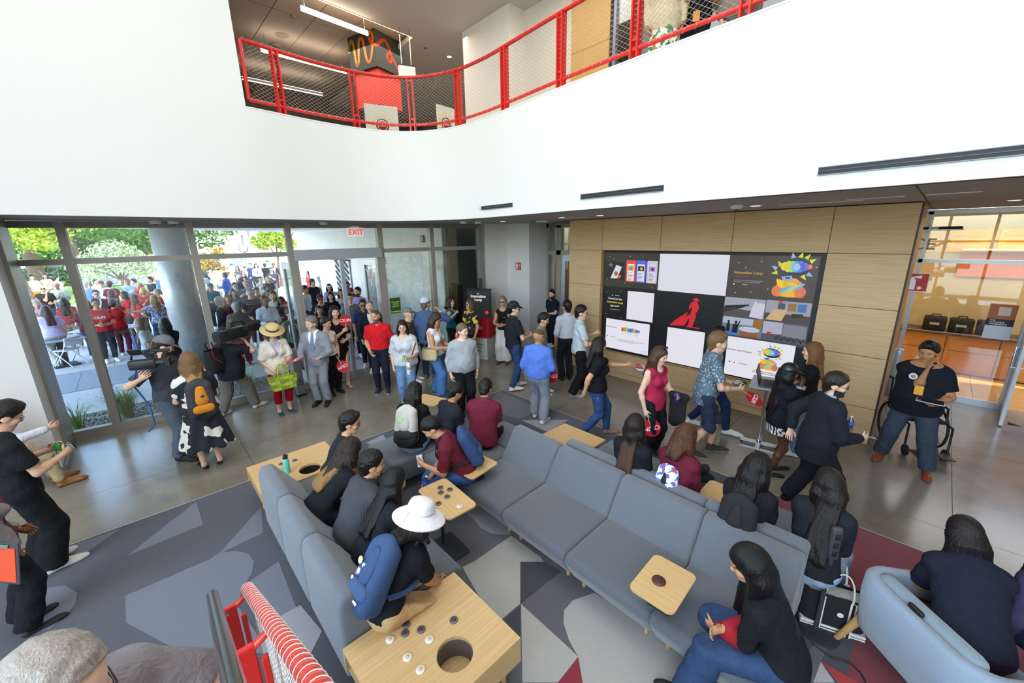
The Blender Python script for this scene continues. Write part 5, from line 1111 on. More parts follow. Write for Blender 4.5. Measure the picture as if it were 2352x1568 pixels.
 if isinstance(hair, tuple) and hair[0] == 'buzz': mi = np.where((ct[:, 2] > .06-.9*np.minimum(ct[:, 1]+.0, .08)*.2) & ((ct[:, 1] < .075)) & ((ct[:, 2] > .055) | (ct[:, 1] < -.02)) & (ct[:, 2] > -.05), 5, mi)
 for sg in (-1, 1):
  ex.mi = 2; c = HP(sg*.032, .0775, .0075); ex.ball(c, (.0125*hu, .0125*hu, .0085*hu), 8, 6); ex.mi = 3; c = HP(sg*.032, .0865, .0075); ex.ball(c, .0060*hu, 7, 4); ex.mi = 5; ex.tube([HP(sg*.020, .0885, .0125), HP(sg*.032, .0915, .0165), HP(sg*.045, .084, .0125)], .0016*hu, 4)
  ex.mi = 5; ex.tube([HP(sg*.016, .094, .028), HP(sg*.032, .094, .0335), HP(sg*.048, .084, .029)], [.0032*hu, .004*hu, .0022*hu], 5)
 hcol = hair[1] if hair else '3a2f28'
 me = tomesh('body', V, Q, [sk, mat({'l': 'c47f72', 'p': 'c9837c', 'm': 'b06a5c', 't': '99594a', 'b': '6f3d33', 'd': '4a2a26'}.get(skin, 'a8655a'), .45), mat('ece8e4', .25), mat('2a1a12', .2), mat(beard or hcol, .8, bump=('noise', 400, .5)), mat(hcol if hcol not in ('none',) else '3a2f28', .8)], mi, ex)
 child('body', me, R)
 ph = random.random()*6
 def folds(a): return lambda X, Y, Z: a*(np.sin(38*Z+9*X+ph+3*np.sin(14*X+ph))*np.sin(11*Y+7*X+ph)+.6*np.sin(23*X+17*Z+ph*2)*np.sin(19*Y+5))
 def cut(pt, n): return lambda X, Y, Z: ((X-pt[0])*n[0]+(Y-pt[1])*n[1]+(Z-pt[2])*n[2])
 # ---- top
 tn, tc = top[0], top[1]; o = {'tee': .014, 'polo': .014, 'shirt': .016, 'jacket': .026, 'tank': .008, 'blouse': .02, 'dress': .014, 'long': .014, 'blazer': .022}.get(tn, .014); to = dict(top[2]) if len(top) > 2 else {}
 slv = to.get('sleeve', {'tee': 'short', 'polo': 'short', 'shirt': 'long', 'jacket': 'long', 'tank': None, 'blouse': 'short', 'dress': 'short', 'long': 'long', 'blazer': 'long'}[tn])
 g = Blob(); torso(g, o, .05)
 for i in (0, 1):
  if slv:
   t = to.get('sl', .72); e = sh[i]+(el[i]-sh[i])*(t if slv == 'short' else 1.0); g.cone(sh[i], e, .056*aw+o, (.060 if slv == 'short' else .046)*aw+o, .03, None, 1 if slv == 'short' else 0)
   if slv in ('long', 'roll'): g.cone(el[i], el[i]+(wr[i]-el[i])*(.97 if slv == 'long' else .35), .046*aw+o, .034*u+o*.8, .02, None, 1)
 hem = to.get('hem', {'jacket': -.115, 'blazer': -.09, 'dress': -.02, 'tee': -.055, 'polo': -.05, 'shirt': .03, 'tank': -.02, 'blouse': -.05, 'long': -.06}[tn])
 hp_ = pel+S*(hem-(.07 if belly else 0))*u
 if hem < -.0 or belly: g.cone(pel+S*.03, pel-S*(max(-hem, .04)+.06)*u, .156*tw+o, .160*tw+o, .05, (Fd, .85))
 g.cuts.append(cut(hp_, -S)); g.cuts.append(cut(neck+S*(.022 if tn in ('tee', 'tank', 'blouse', 'dress') else .034)*u, S*.94+Fd*.34)); g.cone(neck+S*.012*u+Fd*.012, neck+S*.2+Fd*.03, .062*u, .062*u, .012, sub=True)
 if tn in ('tank', 'dress', 'blouse'): g.ball(neck+Fd*.075*u-S*.005, .062*u, .015, sub=True)
 V, Q = g.mesh(H, folds(to.get('fold', .0045)), None, 1)
 if tn in ('jacket', 'blazer') and to.get('open', 1):
  vx, vy, vz = (V-chest) @ Rt, (V-chest) @ Fd, (V-chest) @ S
  for (zb_, wt) in ((-.14*u, .075*u), (-.17*u, .125*u)):
   tg = np.clip((vz-zb_)/((.26 if wt < .1*u else .27)*u), 0, 1)*wt; dd_ = tg-np.abs(vx); mk_ = (np.abs(dd_) < .6*H) & (vy > .02) & (vz > zb_)
   V = V+np.where(mk_, np.sign(vx)*dd_, 0)[:, None]*Rt
  vx, vz = (V-chest) @ Rt, (V-chest) @ S; w1 = np.clip((vz+.14*u)/(.26*u), 0, 1)*.075*u; w2 = np.clip((vz+.17*u)/(.27*u), 0, 1)*.125*u
  V = V+np.where((np.abs(vx) >= w1-.001) & (np.abs(vx) <= w2+.001) & (vy > .02) & (vz > -.17*u), .009, 0)[:, None]*Fd-np.where((np.abs(vx) < w1-.001) & (vy > .02) & (vz > -.14*u), .006, 0)[:, None]*Fd
 ctr = V[Q].mean(1); lx = (ctr-chest) @ Rt; ly = (ctr-chest) @ Fd; lz = (ctr-chest) @ S
 tm_ = [tc if not isinstance(tc, str) else mat(tc, .85, bump=('cloth', 17, .55), var=.10, spec=.2)]; mi = np.zeros(len(Q), int)
 def addm(m): tm_.append(m if not isinstance(m, str) else mat(m, .8, bump=('weave', 220, .15), var=.06)); return len(tm_)-1
 if tn in ('jacket', 'blazer') and to.get('open', 1):
  z0_ = -.14*u; vw = np.clip((lz-z0_)/(.26*u), 0, 1)*.075*u; mi = np.where((np.abs(lx) < vw) & (ly > .02) & (lz > z0_), addm(to.get('inner', 'eceef2')), mi)
 if 'front' in to: fx = to.get('fx', .05)*u; mi = np.where((np.abs(lx) < fx) & (ly > .0), addm(to['front']), mi)
 if 'half' in to: mi = np.where((lx*to.get('hs', 1) > .02) & (ly > -.02) & (np.abs(lx) < .15*u), addm(to['half']), mi)
 if 'print' in to: px_, pz_, pw, phh, pc, side = to['print']; mi = np.where((np.abs(lx-px_) < pw) & (np.abs(lz-pz_) < phh) & (ly*side > .03), addm(pc), mi)
 if 'under' in to: mi = np.where(lz < to.get('uz', -.3), addm(to['under']), mi)
 if 'cuff' in to:
  for i in (0, 1): mi = np.where(np.linalg.norm(ctr-wr[i], axis=1) < .085*u, addm(to['cuff']), mi)
 if 'arm' in to:
  am_ = addm(to['arm'])
  for i in (0, 1):
   ax_ = wr[i]-el[i]; t_ = np.clip((ctr-el[i])@ax_/(ax_@ax_), 0, 1); mi = np.where((np.linalg.norm(ctr-el[i]-t_[:, None]*ax_, axis=1) < .075*u) & (t_ > .02), am_, mi)
 so_ = child({'dress': 'dress_top', 'jacket': 'jacket', 'blazer': 'jacket', 'tank': 'top', 'polo': 'polo_shirt'}.get(tn, 'shirt'), tomesh('top', V, Q, tm_, mi), R)
 if tn in ('polo', 'shirt', 'jacket', 'blazer') and dist < 13:
  cb = MB(); cc = to.get('collar', tc); cm = cc if not isinstance(cc, str) else mat(cc, .8, bump=('weave', 220, .15)); n_ = 14; ring = []
  nb = neck+S*.030*u
  for r_, z_ in ((.061, .026), (.065, .030), (.094, -.018), (.088, -.024)):
   ring += [nb+Rt*r_*u*1.05*math.sin(2*PI*k/n_)+Fd*(r_*u*math.cos(2*PI*k/n_)+.006)+S*(z_*u-.035*u*max(0, math.cos(2*PI*k/n_))) for k in range(n_+1)]
  m_ = n_+1; op = 1 if tn != 'x' else 0
  cb.add([tuple(q) for q in ring], [[j*m_+k, j*m_+k+1, ((j+1) % 4)*m_+k+1, ((j+1) % 4)*m_+k] for j in range(4) for k in range(op, n_-op)], smooth=True); cb.build('collar', cm, so_)
 if tie:
  tb_ = MB(); A_ = neck+S*.0*u+Fd*.085*u; pts = [A_, chest+Fd*(.125*tw+o)+S*.04, chest+Fd*(.128*tw+o+.012)-S*.10*u]
  for (p_, q_, w0, w1) in ((pts[0], pts[1], .02, .026), (pts[1], pts[2], .026, .036)):
   tb_.add([tuple(p_-Rt*w0+Fd*.004), tuple(p_+Rt*w0+Fd*.004), tuple(q_+Rt*w1+Fd*.006), tuple(q_-Rt*w1+Fd*.006), tuple(p_-Rt*w0-Fd*.008), tuple(p_+Rt*w0-Fd*.008), tuple(q_+Rt*w1-Fd*.008), tuple(q_-Rt*w1-Fd*.008)], [[0, 1, 2, 3][::-1], [0, 4, 5, 1], [1, 5, 6, 2], [2, 6, 7, 3], [3, 7, 4, 0]], smooth=False)
  tb_.build('tie', tie if not isinstance(tie, str) else mat(tie, .5), R)
 # ---- bottom
 bc = bot[1]; bo = dict(bot[2]) if len(bot) > 2 else {}; wd = bo.get('wide', 0); g = Blob(); o2 = .012
 bm_ = [bc if not isinstance(bc, str) else mat(bc, .85, bump=('cloth', 17, .5), var=.14, spec=.2)]
 if bt in ('pants', 'shorts', 'capri'):
  g.cone(pel-Rt*.06*tw, pel+Rt*.06*tw, (.115 if fem else .108)*tw+o2, None, .05, (Fd, .94)); g.cone(pel, pel+S*.07*u, .152*tw+o2*.6, .140*tw+o2*.6, .05, (Fd, .74))
  cutf = {'pants': 1.0, 'capri': .62, 'shorts': .1}[bt]
  for i in (0, 1):
   g.cone(hip[i], kn[i], .090*lw_+o2, .060*lw_+o2+wd*.4, .04)
   e = kn[i]+(an[i]-kn[i])*(cutf*(.96 if bt == 'pants' else 1))
   r_ = {'pants': .046*u+o2+wd, 'capri': .054*lw_+o2, 'shorts': .092*lw_+o2}[bt]; g.cone(kn[i], e, .060*lw_+o2+wd*.5 if bt != 'shorts' else .088*lw_+o2, r_, .02, None, 1)
   if bt == 'pants' and not wd: g.ball(kn[i]*.68+an[i]*.32-V3(0, .012, 0), .052*lw_+o2*.8, .03)
  g.cuts.append(cut(pel+S*.10*u, S))
  V, Q = g.mesh(H, folds(.004), None, 1); child({'shorts': 'shorts'}.get(bt, 'trousers'), tomesh('bottom', V, Q, bm_), R)
 else:
  ln = bo.get('len', .5); r1 = bo.get('r', .2); top_ = pel+S*.07*u; e = V3(pel[0], pel[1], pel[2])+V3(0, 0, -ln*u)
  if sit is not None:
   for i in (0, 1): g.cone(hip[i], kn[i]+nrm(kn[i]-hip[i])*.03, .1*lw_+o2, .085*lw_+o2, .08);
   g.cone(kn[0], kn[1], .08*lw_+o2, None, .08); g.cone(kn[0]*.5+kn[1]*.5, kn[0]*.5+kn[1]*.5+V3(0, .02, -ln*.5), .13, .15, .05, None, 1)
  g.cone(top_, pel-S*.06*u, .135*tw+o2, .158*tw+o2, .04, (Fd, .8));
  if sit is None: g.cone(pel-S*.03*u, e, .152*tw+o2, r1*u, .03, (Fd, .85), 1)
  g.cuts.append(cut(pel+S*.085*u, S))
  def sf(X, Y, Z): return bo.get('fold', .012)*np.clip((pel[2]-Z)*2.2, 0, 1)*np.sin(9*np.arctan2(Y-pel[1], X-pel[0])+2*np.sin(4*Z))
  V, Q = g.mesh(H, sf, None, 1); child('skirt', tomesh('bottom', V, Q, bm_), R)
 # ---- shoes
 for i in (0, 1):
  if shoe is None: continue
  me = shoe_mesh(*shoe); so = child('shoe', me, R); a = an[i]; toe = (-1, 1)[i]*-8
  if sit is not None and feet: d_ = V3(foot[i][0]-kn[i][0], 0, 0)
  lift = legs[i][2] if sit is None and len(legs[i]) > 2 else 0; pitch = -lift*220
  M_ = Matrix.Translation((a[0], a[1]+.055*u, max(0, a[2]-.07*u)-(.0 if not lift else .02))) @ Matrix.Rotation(math.radians(toe), 4, 'Z') @ Matrix.Rotation(math.radians(max(-50, pitch)), 4, 'X') @ Matrix.Scale(u*(.92 if fem else 1.02), 4)
  so.matrix_parent_inverse = Matrix.Identity(4); so.matrix_basis = M_
 # ---- hair, beard volume, hat
 if hair and hair[0] not in ('none', 'buzz'):
  hs, hcx = hair[0], hair[1]; ho = dict(hair[2]) if len(hair) > 2 else {}; g = Blob(); L = ho.get('len', .3); hm = hairmat(hcx, hs in ('curly', 'afro')); vol = ho.get('vol', 1.0)
  t_ = (.009 if hs in ('short', 'fringe') else .014)*vol; LS = 1.3; L = L*LS
  if hs in ('short', 'fringe'): g.ball(HP(0, -.008, .052), (.094+.012*(vol-.6))*hu, .03, (hx, .86))
  g.ball(HP(0, -.014, .040), (.100+t_)*hu, .03, (hx, .82)); back = -nrm(Fd*V3(1, 1, 0)) if np.linalg.norm(Fd[:2]) > .2 else -hf; dn = V3(0, 0, -1)
  if hs in ('short', 'fringe', 'bun', 'braid', 'pony'): g.cone(HP(0, -.05, .0), HP(0, -.052, -.055), .064*hu, .056*hu, .03)
  if hs == 'short' and ho.get('quiff'): g.cone(HP(-.03, .06, .105), HP(.03, .06, .11), .03*hu, .026*hu, .02); g.cone(HP(0, .0, .12), HP(.0, .06, .115), .04*hu, .034*hu, .03)
  if hs in ('long', 'bob', 'curly'):
   LL = L if hs != 'bob' else .12
   for sg in (-1, 1):
    a0 = HP(sg*.058, -.035, .02); a1 = HP(sg*.078, -.030, -.07); a2 = a1+dn*max(.02, LL-.1)+back*.02*(0 if sit else 1)+Rt*sg*.02
    g.cone(a0, a1, .05*hu*vol, .045*hu*vol, .03); g.cone(a1, a2, .045*hu*vol, .036*hu*vol, .04)
    if ho.get('front', 1): f0 = HP(sg*.078, .01, .02); f1 = HP(sg*.088, .012, -.09); g.cone(f0, f1, .022*hu*vol, .026*hu*vol, .03); g.cone(f1, f1+dn*(LL*.55)+Fd*.03, .026*hu*vol, .018*hu, .02)
   c0 = HP(0, -.06, .01); c1 = HP(0, -.085, -.08); bk = neck-Fd*.105*u; c2 = c1+dn*max(.02, LL-.08)+back*.03; dd = (c2-chest)@Fd; c2 = c2-Fd*max(0, dd+.135*tw)
   g.cone(c0, c1, .065*hu*vol, .06*hu*vol, .04);
   for sg in (-1, 1): g.cone(c1+Rt*sg*.02, c2+Rt*sg*(.05 if hs == 'long' else .035), .062*hu*vol, .046*hu*vol, .04, (Fd, .6))
  if hs == 'afro': g.ball(HP(0, -.02, .05), .125*hu*vol, .03)
  if hs == 'bun': g.ball(HP(0, -.105, .06), .042*hu, .02)
  if hs in ('pony', 'braid'):
   p0 = HP(0, -.1, .03); p1 = p0+back*.05+dn*.08; p2 = p1+dn*L*.5+back*.03;
   if hs == 'pony': g.cone(p0, p1, .03*hu, .036*hu, .03); g.cone(p1, p1+dn*L+back*.02, .036*hu, .018*hu, .03)
   else:
    for k in range(9): q_ = p0+(p1-p0)*min(1, k/2)+dn*max(0, k-2)*L/7+Rt*(.008 if k % 2 else -.008); g.ball(q_, .024*hu, .012)
  if hs == 'braids':
   for k in range(26):
    a_ = -2.5+5.0*k/25; p0 = HP(.092*math.sin(a_), -.012-.085*math.cos(a_)*1, .02); p1 = HP(.105*math.sin(a_), -.02-.10*math.cos(a_), -.08); p2 = p1+dn*L*(.8+.3*((k*7) % 5)/5)+Rt*.03*math.sin(a_)+back*.02+Fd*(.05 if abs(a_) > 1.9 else 0)
    g.cone(p0, p1, .014*hu, .013*hu, .008); g.cone(p1, p2, .013*hu, .010*hu, .006)
  fr = ho.get('line', .078); slope = ho.get('slope', .74 if hs in ('short', 'fringe') else .66)
  if hs in ('short', 'fringe', 'bun', 'braid'):
   for sg in (-1, 1): g.ball(HP(sg*.09, .0, -.012), .034*hu, .01, sub=True)
  # hairline: remove the face area
  nn = V3(0, slope, -(1-slope*slope)**.5); q0 = HP(0, .088, fr)
  wn = Rh @ nn
  if hs in ('short', 'fringe', 'bun', 'braid', 'pony', 'afro'): g.cuts.append(cut(q0, wn))
  else: g.cone(HP(0, .075, .045-.02*(1-ho.get('bang', 0))-.02), HP(0, .095, -.12), .062*hu, .07*hu, .012, (hx, .95), sub=True) if not ho.get('bang') else g.cone(HP(0, .08, .0), HP(0, .095, -.12), .055*hu, .07*hu, .012, (hx, .95), sub=True)
  if hat and hat[0] != 'visor': g.cuts.append(cut(HP(0, 0, .052), hz))
  kk_ = ho.get('wave', 0)
  def hd(X, Y, Z):
   lx_, ly_, lz_ = X-hc[0], Y-hc[1], Z-hc[2]; a_ = np.arctan2(lx_*hx[0]+ly_*hx[1], -(lx_*hf[0]+ly_*hf[1]))
   if kk_ and hs == 'long': return .004*np.sin(24*Z+3*np.sin(3*a_))*np.sin(7*a_+5*Z)+.0028*np.sin(33*a_+10*np.sin(7*Z))
   if hs in ('curly', 'afro'): return .006*np.sin(85*X+20*np.sin(30*Z))*np.sin(80*Y+3)*np.sin(70*Z+2*np.sin(40*X))+.0025*np.sin(26*a_+20*Z)
   return (.0022*np.sin(31*a_+6*np.sin(9*Z))+.0014*np.sin(57*a_+11*Z)) if hs not in ('short', 'fringe') else .0045*np.sin(70*lx_+8*np.sin(25*ly_))*np.sin(45*ly_+6*np.sin(40*lz_))+.002*np.sin(130*lx_+3)*np.sin(110*lz_)
  V, Q = g.mesh(min(HF*1.25, .011) if hs == 'braids' else HF*1.35, hd, None, 1)
  mts = [hm]; mi = None
  if 'tips' in ho: mts.append(hairmat(ho['tips'], hs == 'curly')); cz = V[Q].mean(1)[:, 2]; mi = ((cz+.03*np.sin(V[Q].mean(1)[:, 0]*60)) < hc[2]-ho.get('tz', .12)).astype(int)
  child('hair', tomesh('hair', V, Q, mts, mi), R)
 if beard and dist < 9:
  g = Blob(); g.cone(HP(-.045, .035, -.06), HP(0, .066, -.092), .022*hu, .026*hu, .02); g.cone(HP(.045, .035, -.06), HP(0, .066, -.092), .022*hu, .026*hu, .02); g.cone(HP(-.02, .092, -.038), HP(.02, .092, -.038), .007*hu, None, .01)
  V, Q = g.mesh(HF, lambda X, Y, Z: .0015*np.sin(160*X)*np.sin(150*Z)); child('beard', tomesh('beard', V, Q, [mat(beard, .85, bump=('noise', 300, .8))]), R)
 if hat:
  hk, hcol_ = hat[0], hat[1]; hmm = hcol_ if not isinstance(hcol_, str) else mat(hcol_, .8 if hk != 'leather' else .3, bump=('weave', 200, .2), var=.08); mb = MB(); FM = frame_at(Vector(hc), Vector(hx), Vector(hf)); FM = FM @ Matrix.Scale(hu, 4); mb.M = FM
  if hk in ('cap', 'leather', 'cap_back', 'visor'):
   g = Blob(); g.ball((0, -.012, .045), .112, .02, ((1, 0, 0), .84)); g.cuts.append(cut((0, 0, .048), (0, .08, -1)))
   if hk == 'visor': g.cuts.append(cut((0, 0, .075), (0, 0, 1)))
   sg = -1 if hk == 'cap_back' else 1
   V, Q = g.mesh(.009 if dist < 8 else .013); V2 = np.array([FM @ Vector(p) for p in V]); co = child('hat', tomesh('hat', V2, Q, [hmm]), R)
   n_ = 12; pr = []
   for z_ in (0, .006):
    for ro, ry in ((.0, 0), (.0, 0)): pass
   inn = [(.086*math.sin(a), sg*(.088*math.cos(a)+.0), .052) for a in [math.radians(-75+150*k/n_) for k in range(n_+1)]]; outp = [(.083*math.sin(a), sg*(.088+.085*math.cos(a)*.95), .046-.028*math.cos(a)**2+.0) for a in [math.radians(-90+180*k/n_) for k in range(n_+1)]]
   vv = inn+outp+[(x, y, z+.006) for x, y, z in inn]+[(x, y, z+.006) for x, y, z in outp]; m_ = n_+1; ff = []
   for k in range(n_): ff += [[k, k+1, m_+k+1, m_+k][::-1], [2*m_+k, 2*m_+k+1, 3*m_+k+1, 3*m_+k], [m_+k, m_+k+1, 3*m_+k+1, 3*m_+k][::-1]]
   mb.add(vv, ff, smooth=True); mb.build('visor', hat[2] if len(hat) > 2 and not isinstance(hat[2], str) else mat(hat[2], .7) if len(hat) > 2 else hmm, co)
  else:
   br = hat[3] if len(hat) > 3 else .19; ch = .10
   T_ = Matrix.Translation((0, -.01, .055))
   if hk == 'boater': prof = [(br, -.004), (br, .004), (.105, .014), (.103, .09), (.09, .105), (.02, .1)]
   else: prof = [(br, -.035), (br*.97, -.03), (br*.75, .0), (.108, .02), (.106, .07), (.092, .105), (.05, .118), (.01, .12)]
   mb.lathe(prof, 28, T_); mb.lathe([(.1, .0), (br*.985, -.006 if hk == 'boater' else -.04)], 28, T_); co = mb.build('hat', hmm, R)
   if hk == 'boater': m2 = MB(); m2.M = FM; m2.lathe([(.1075, .016), (.106, .052)], 28, T_); m2.build('hat_band', mat(hat[2], .7), co)
   else: m2 = MB(); m2.M = FM; m2.lathe([(.112, .024), (.110, .034)], 28, T_); m2.tube([(.0, -.12, .088), (.03, -.16, .07), (.05, -.19, .04), (.02, -.2, .03), (0, -.12, .088)], .003, 5); m2.build('hat_cord', mat(hat[2], .8), co)
 if glasses:
  gm = MB(); FM = frame_at(Vector(hc), Vector(hx), Vector(hf)) @ Matrix.Scale(hu, 4); gm.M = FM; sun = glasses == 'sun'; fm = mat('1b1a1c' if glasses != 'gold' else 'a88a5a', .3)
  if glasses == 'head': gm.M = FM @ Matrix.Translation((0, -.035, .088)) @ Matrix.Rotation(math.radians(35), 4, 'X'); sun = True
  for sg in (-1, 1):
   c = (sg*.033, .104, .006); ring = [(c[0]+.024*math.cos(a), c[1]-.006*abs(math.cos(a)) if sg*math.cos(a) > 0 else c[1], c[2]+.019*math.sin(a)) for a in [2*PI*k/14 for k in range(14)]]
   gm.tube(ring, .0022, 5, closed=True); gm.tube([(sg*.057, .098, .012), (sg*.076, .05, .012), (sg*.081, -.012, .008)], .002, 5)
  gm.tube([(-.01, .108, .01), (.01, .108, .01)], .0022, 5); go = gm.build('glasses', fm, R)
  if sun:
   g2 = MB(); g2.M = gm.M
   for sg in (-1, 1): g2.lathe([(.023, 0), (.02, .002)], 14, Matrix.Translation((sg*.033, .104, .006)) @ Matrix.Rotation(-PI/2, 4, 'X') @ Matrix.Diagonal((1, .82, 1, 1)))
   g2.build('lens', mat('151314', .08, coat=.3), go)
 if badge:
  bm2 = MB(); c = chest+Fd*(.118*tw+o+.02+.085*belly)-S*(badge[1] if len(badge) > 1 else .1); fm2 = frame_at(Vector(c), Vector(Rt), Vector(S));
  ly_ = MB(); ly_.tube([neck-Rt*.055*u+S*.02, neck-Rt*.06*u+Fd*.07-S*.03, chest-Rt*.03+Fd*(.125*tw+o), c+S*.06, chest+Rt*.03+Fd*(.125*tw+o), neck+Rt*.06*u+Fd*.07-S*.03, neck+Rt*.055*u+S*.02], .0045, 5); lo2 = ly_.build('lanyard', mat('3f4a4a', .8), R)
  bm2.M = fm2; bm2.box((0, 0, .0), (.085, .12, .005)); bo2 = bm2.build('badge', mat(badge[0], .5), lo2); b3 = MB(); b3.M = fm2; b3.box((0, -.035, .002), (.083, .05, .006)); b3.build('badge_band', mat('d8452c', .5), lo2)
 R['_'] = 0; del R['_']
 T = Matrix.Translation((pos.x, pos.y, z0)) @ Matrix.Rotation(yaw-PI/2, 4, 'Z')
 o_ = Hand(); o_.root = R; o_.T = T
 o_.h = [(T @ Vector(w_+f*.085*u+n*.03*u), (T.to_3x3() @ Vector(f)), (T.to_3x3() @ Vector(n))) for (w_, f, n) in hands]
 o_.hc = T @ Vector(hc); o_.pel = T @ Vector(pel); o_.chest = T @ Vector(chest); o_.neck = T @ Vector(neck); o_.S = T.to_3x3() @ Vector(nrm(S+S2)); o_.F = T.to_3x3() @ Vector(Fd); o_.R = T.to_3x3() @ Vector(Rt); o_.sh = [T @ Vector(q) for q in sh]; o_.u = u; o_.w = w; o_.yaw = yaw; o_.kn = [T @ Vector(q) for q in kn]; o_.el = [T @ Vector(q) for q in el]; o_.wr = [T @ Vector(q) for q in wr]
 PEOPLE.append(o_)
 return o_
# ================================================================ everybody in the hall
def PF(fx, fy, tx, ty, lo=1.5, hi=1.92):
 p = G(fx, fy); return p, min(hi, max(lo, zat(tx, ty, p.x, p.y)))
def PH(px, py, h, z0=0.): q = G(px, py, z0+.93*h); return Vector((q.x, q.y, 0))
def SIT(px, py, face, lean, h=1.7, seat=.44, slouch=0):
 zh = seat+.105*h/1.75+(.345*math.cos(math.radians(lean))+.055)*h-.03*slouch
 q = G(px, py, zh); az = math.atan2(q.y, q.x); yaw = az-math.radians(face); d = (.36*math.sin(math.radians(lean))+.05*slouch)*h
 return Vector((q.x-math.cos(yaw)*d, q.y-math.sin(yaw)*d, 0))
LEAF = pattern('efe9dc', '3f8a58', 'noise', 16, .53); NAVYDOT = pattern('d8dedd', '5d7282', 'voronoi', 30, .27)
DRESSP = pattern('1c212a', 'e8e2da', 'noise', 5.5, .57); BLUEF = pattern('4a5f9c', 'dfe4ee', 'noise', 30, .52); YELB = pattern('1d1c1f', 'd9c338', 'noise', 8, .56); ZEB = pattern('17181c', 'e9e6e0', 'zebra', 9, .5)
STRIP = pattern('d8dadf', '8d929c', 'stripe', 20, .6); RIBB = mat('3c3e45', .85, bump=('wave', 40, .3), var=.2)
P = {}
def add(key, pf, face, label, **k):
 pos, h = pf if isinstance(pf, tuple) else (pf, k.pop('h', 1.72)); P[key] = person(pos, face, label, h=h, **k); return P[key]
BLK = '191b20'; JEAN = '3f5b86'
add('cam1', PF(425, 1050, 385, 766), 128, 'cameraman in a grey cap with a small camcorder on his shoulder', w=1.08, top=('tee', '474b53', {'sl': .8}), bot=('pants', '5d6675', {'wide': .02}), shoe=('boot', '1b1c1f', '111214'), hair=('short', '2a211c'), hat=('cap', '6f7278'), look=(-38, 25), ra=(.52, .16, -.06), la='hold', beard='4a3a30', skin='l')
add('dress', PF(490, 1070, 438, 808), 352, 'woman in a black and white print dress with an orange backpack, seen from behind', fem=1, w=1.22, top=('dress', DRESSP, {'fold': .006}), bot=('dress', DRESSP, {'len': .56, 'r': .33, 'fold': .02}), shoe=('flat', '131315', '131315'), hair=('curly', '7b5a3a', {'len': .30, 'tips': 'b38d58', 'tz': .16, 'vol': 1.15, 'wave': 1}), skin='l', la='hold', ra='hold')
add('cam2', PF(548, 947, 508, 752), 48, 'heavy cameraman in a black shirt shouldering a large broadcast camera', w=1.42, belly=.8, top=('tee', '23262d', {'sl': .8, 'hem': -.09}), bot=('pants', '77726c', {'wide': .03}), shoe=('sneaker', 'e8e6e2', 'f2f2f0'), legs=((-.06, -.22), (.08, .25)), hair=('short', '2b221d'), look=(15, 0), ra=(.02, .50, .12), la='hold', skin='l')
add('hat', PF(655, 945, 641, 742), 165, 'woman in a straw boater hat, cream jacket and red cropped trousers', fem=1, top=('blazer', 'ece5d6', {'sleeve': 'short', 'inner': 'cfc6d6', 'sl': .9, 'hem': -.12}), bot=('capri', 'a80f2a'), shoe=('flat', '2a3a66', 'e6e4e0'), hair=('bob', '6a5a48'), hat=('boater', 'dfc48c', '6a1730', .20), look=(0, 28), ra='low', la='hold', skin='p', w=1.06)
add('suit', PF(745, 925, 708, 727), 205, 'man in a light grey suit and plaid tie with open palms by the entrance', hair=('fringe', '77726c', {'line': .085}), top=('jacket', '90949d', {'inner': 'f2f3f6', 'collar': 'f2f3f6'}), bot=('pants', '8f939c', {'wide': .015}), shoe=('dress', '131315', '0e0e10'), tie=pattern('2f4166', '9fb0cc', 'stripe', 25, .6), beard='c9c4bd', look=(25, 8), la=(.0, .52, -.60), ra=(.0, .5, -.60), palm=((0, 0, 1), (0, 0, 1)), curl=(.2, .2), skin='l')
add('ivory', PF(768, 902, 733, 730), 150, 'woman in an ivory sleeveless top and black trousers half behind the grey suit', fem=1, top=('tank', 'e6dccb'), bot=('pants', '191a1e', {'wide': .02}), shoe=('dress', '141416', '0e0e10'), hair=('bun', '1c1613'), la='low', ra='hang', look=(-25, 10), skin='l')
add('blackdress', PF(790, 887, 752, 704), 172, 'woman in a black dress holding a red fan at her chest by the door', fem=1, top=('dress', '1b1b1f'), bot=('dress', '1b1b1f', {'len': .38, 'r': .19, 'fold': .004}), shoe=('heel', 'c9a48c', 'b08a74'), hair=('bob', '1a1411'), la='hold', ra='chest', look=(-10, 0), skin='l', w=1.08)
add('red', PF(882, 897, 850, 712), 190, 'bald man with goatee in a bright red polo and navy trousers', w=1.18, top=('polo', 'd81e26', {'hem': .0}), bot=('pants', '1d2433'), shoe=('sneaker', '252a36', 'e4e6ea'), hair=('buzz', '4a3c34'), beard='6f625a', la='hang', ra='low', look=(20, 5), skin='m')
add('brown', PH(935, 712, 1.80), 105, 'man in a grey cap and dark brown tee standing behind the glasses woman', w=1.12, top=('tee', '574a47'), bot=('pants', '2a2c33'), hair=('buzz', '5a4636'), hat=('cap', '76787d', '45474c'), la='hold', ra='hang', skin='l')
add('blouse', PH(925, 758, 1.64), 188, 'woman in a pale grey blouse and jeans holding a can and white bottle', fem=1, w=1.22, top=('blouse', 'c9cdd2', {'sl': .95}), bot=('pants', '6f8fb8'), shoe=('sneaker', 'dddddd', 'f0f0f0'), hair=('long', '1b1512', {'len': .30, 'bang': 1, 'vol': .85}), glasses='x', ra='hang', la='hold', look=(-5, 5), skin='l')
add('denim', PF(989, 868, 979, 672), 14, 'man in a denim blazer and pale cap seen from behind near the glass', top=('jacket', '4d668f', {'open': 0, 'hem': -.12}), bot=('pants', '26364f'), shoe=('dress', '6b4228', 'e6e0d6'), hair=('short', '6f655b'), hat=('cap', 'c3ccd8'), look=(30, 0), la='hang', ra=(.1, .45, .1), skin='l')
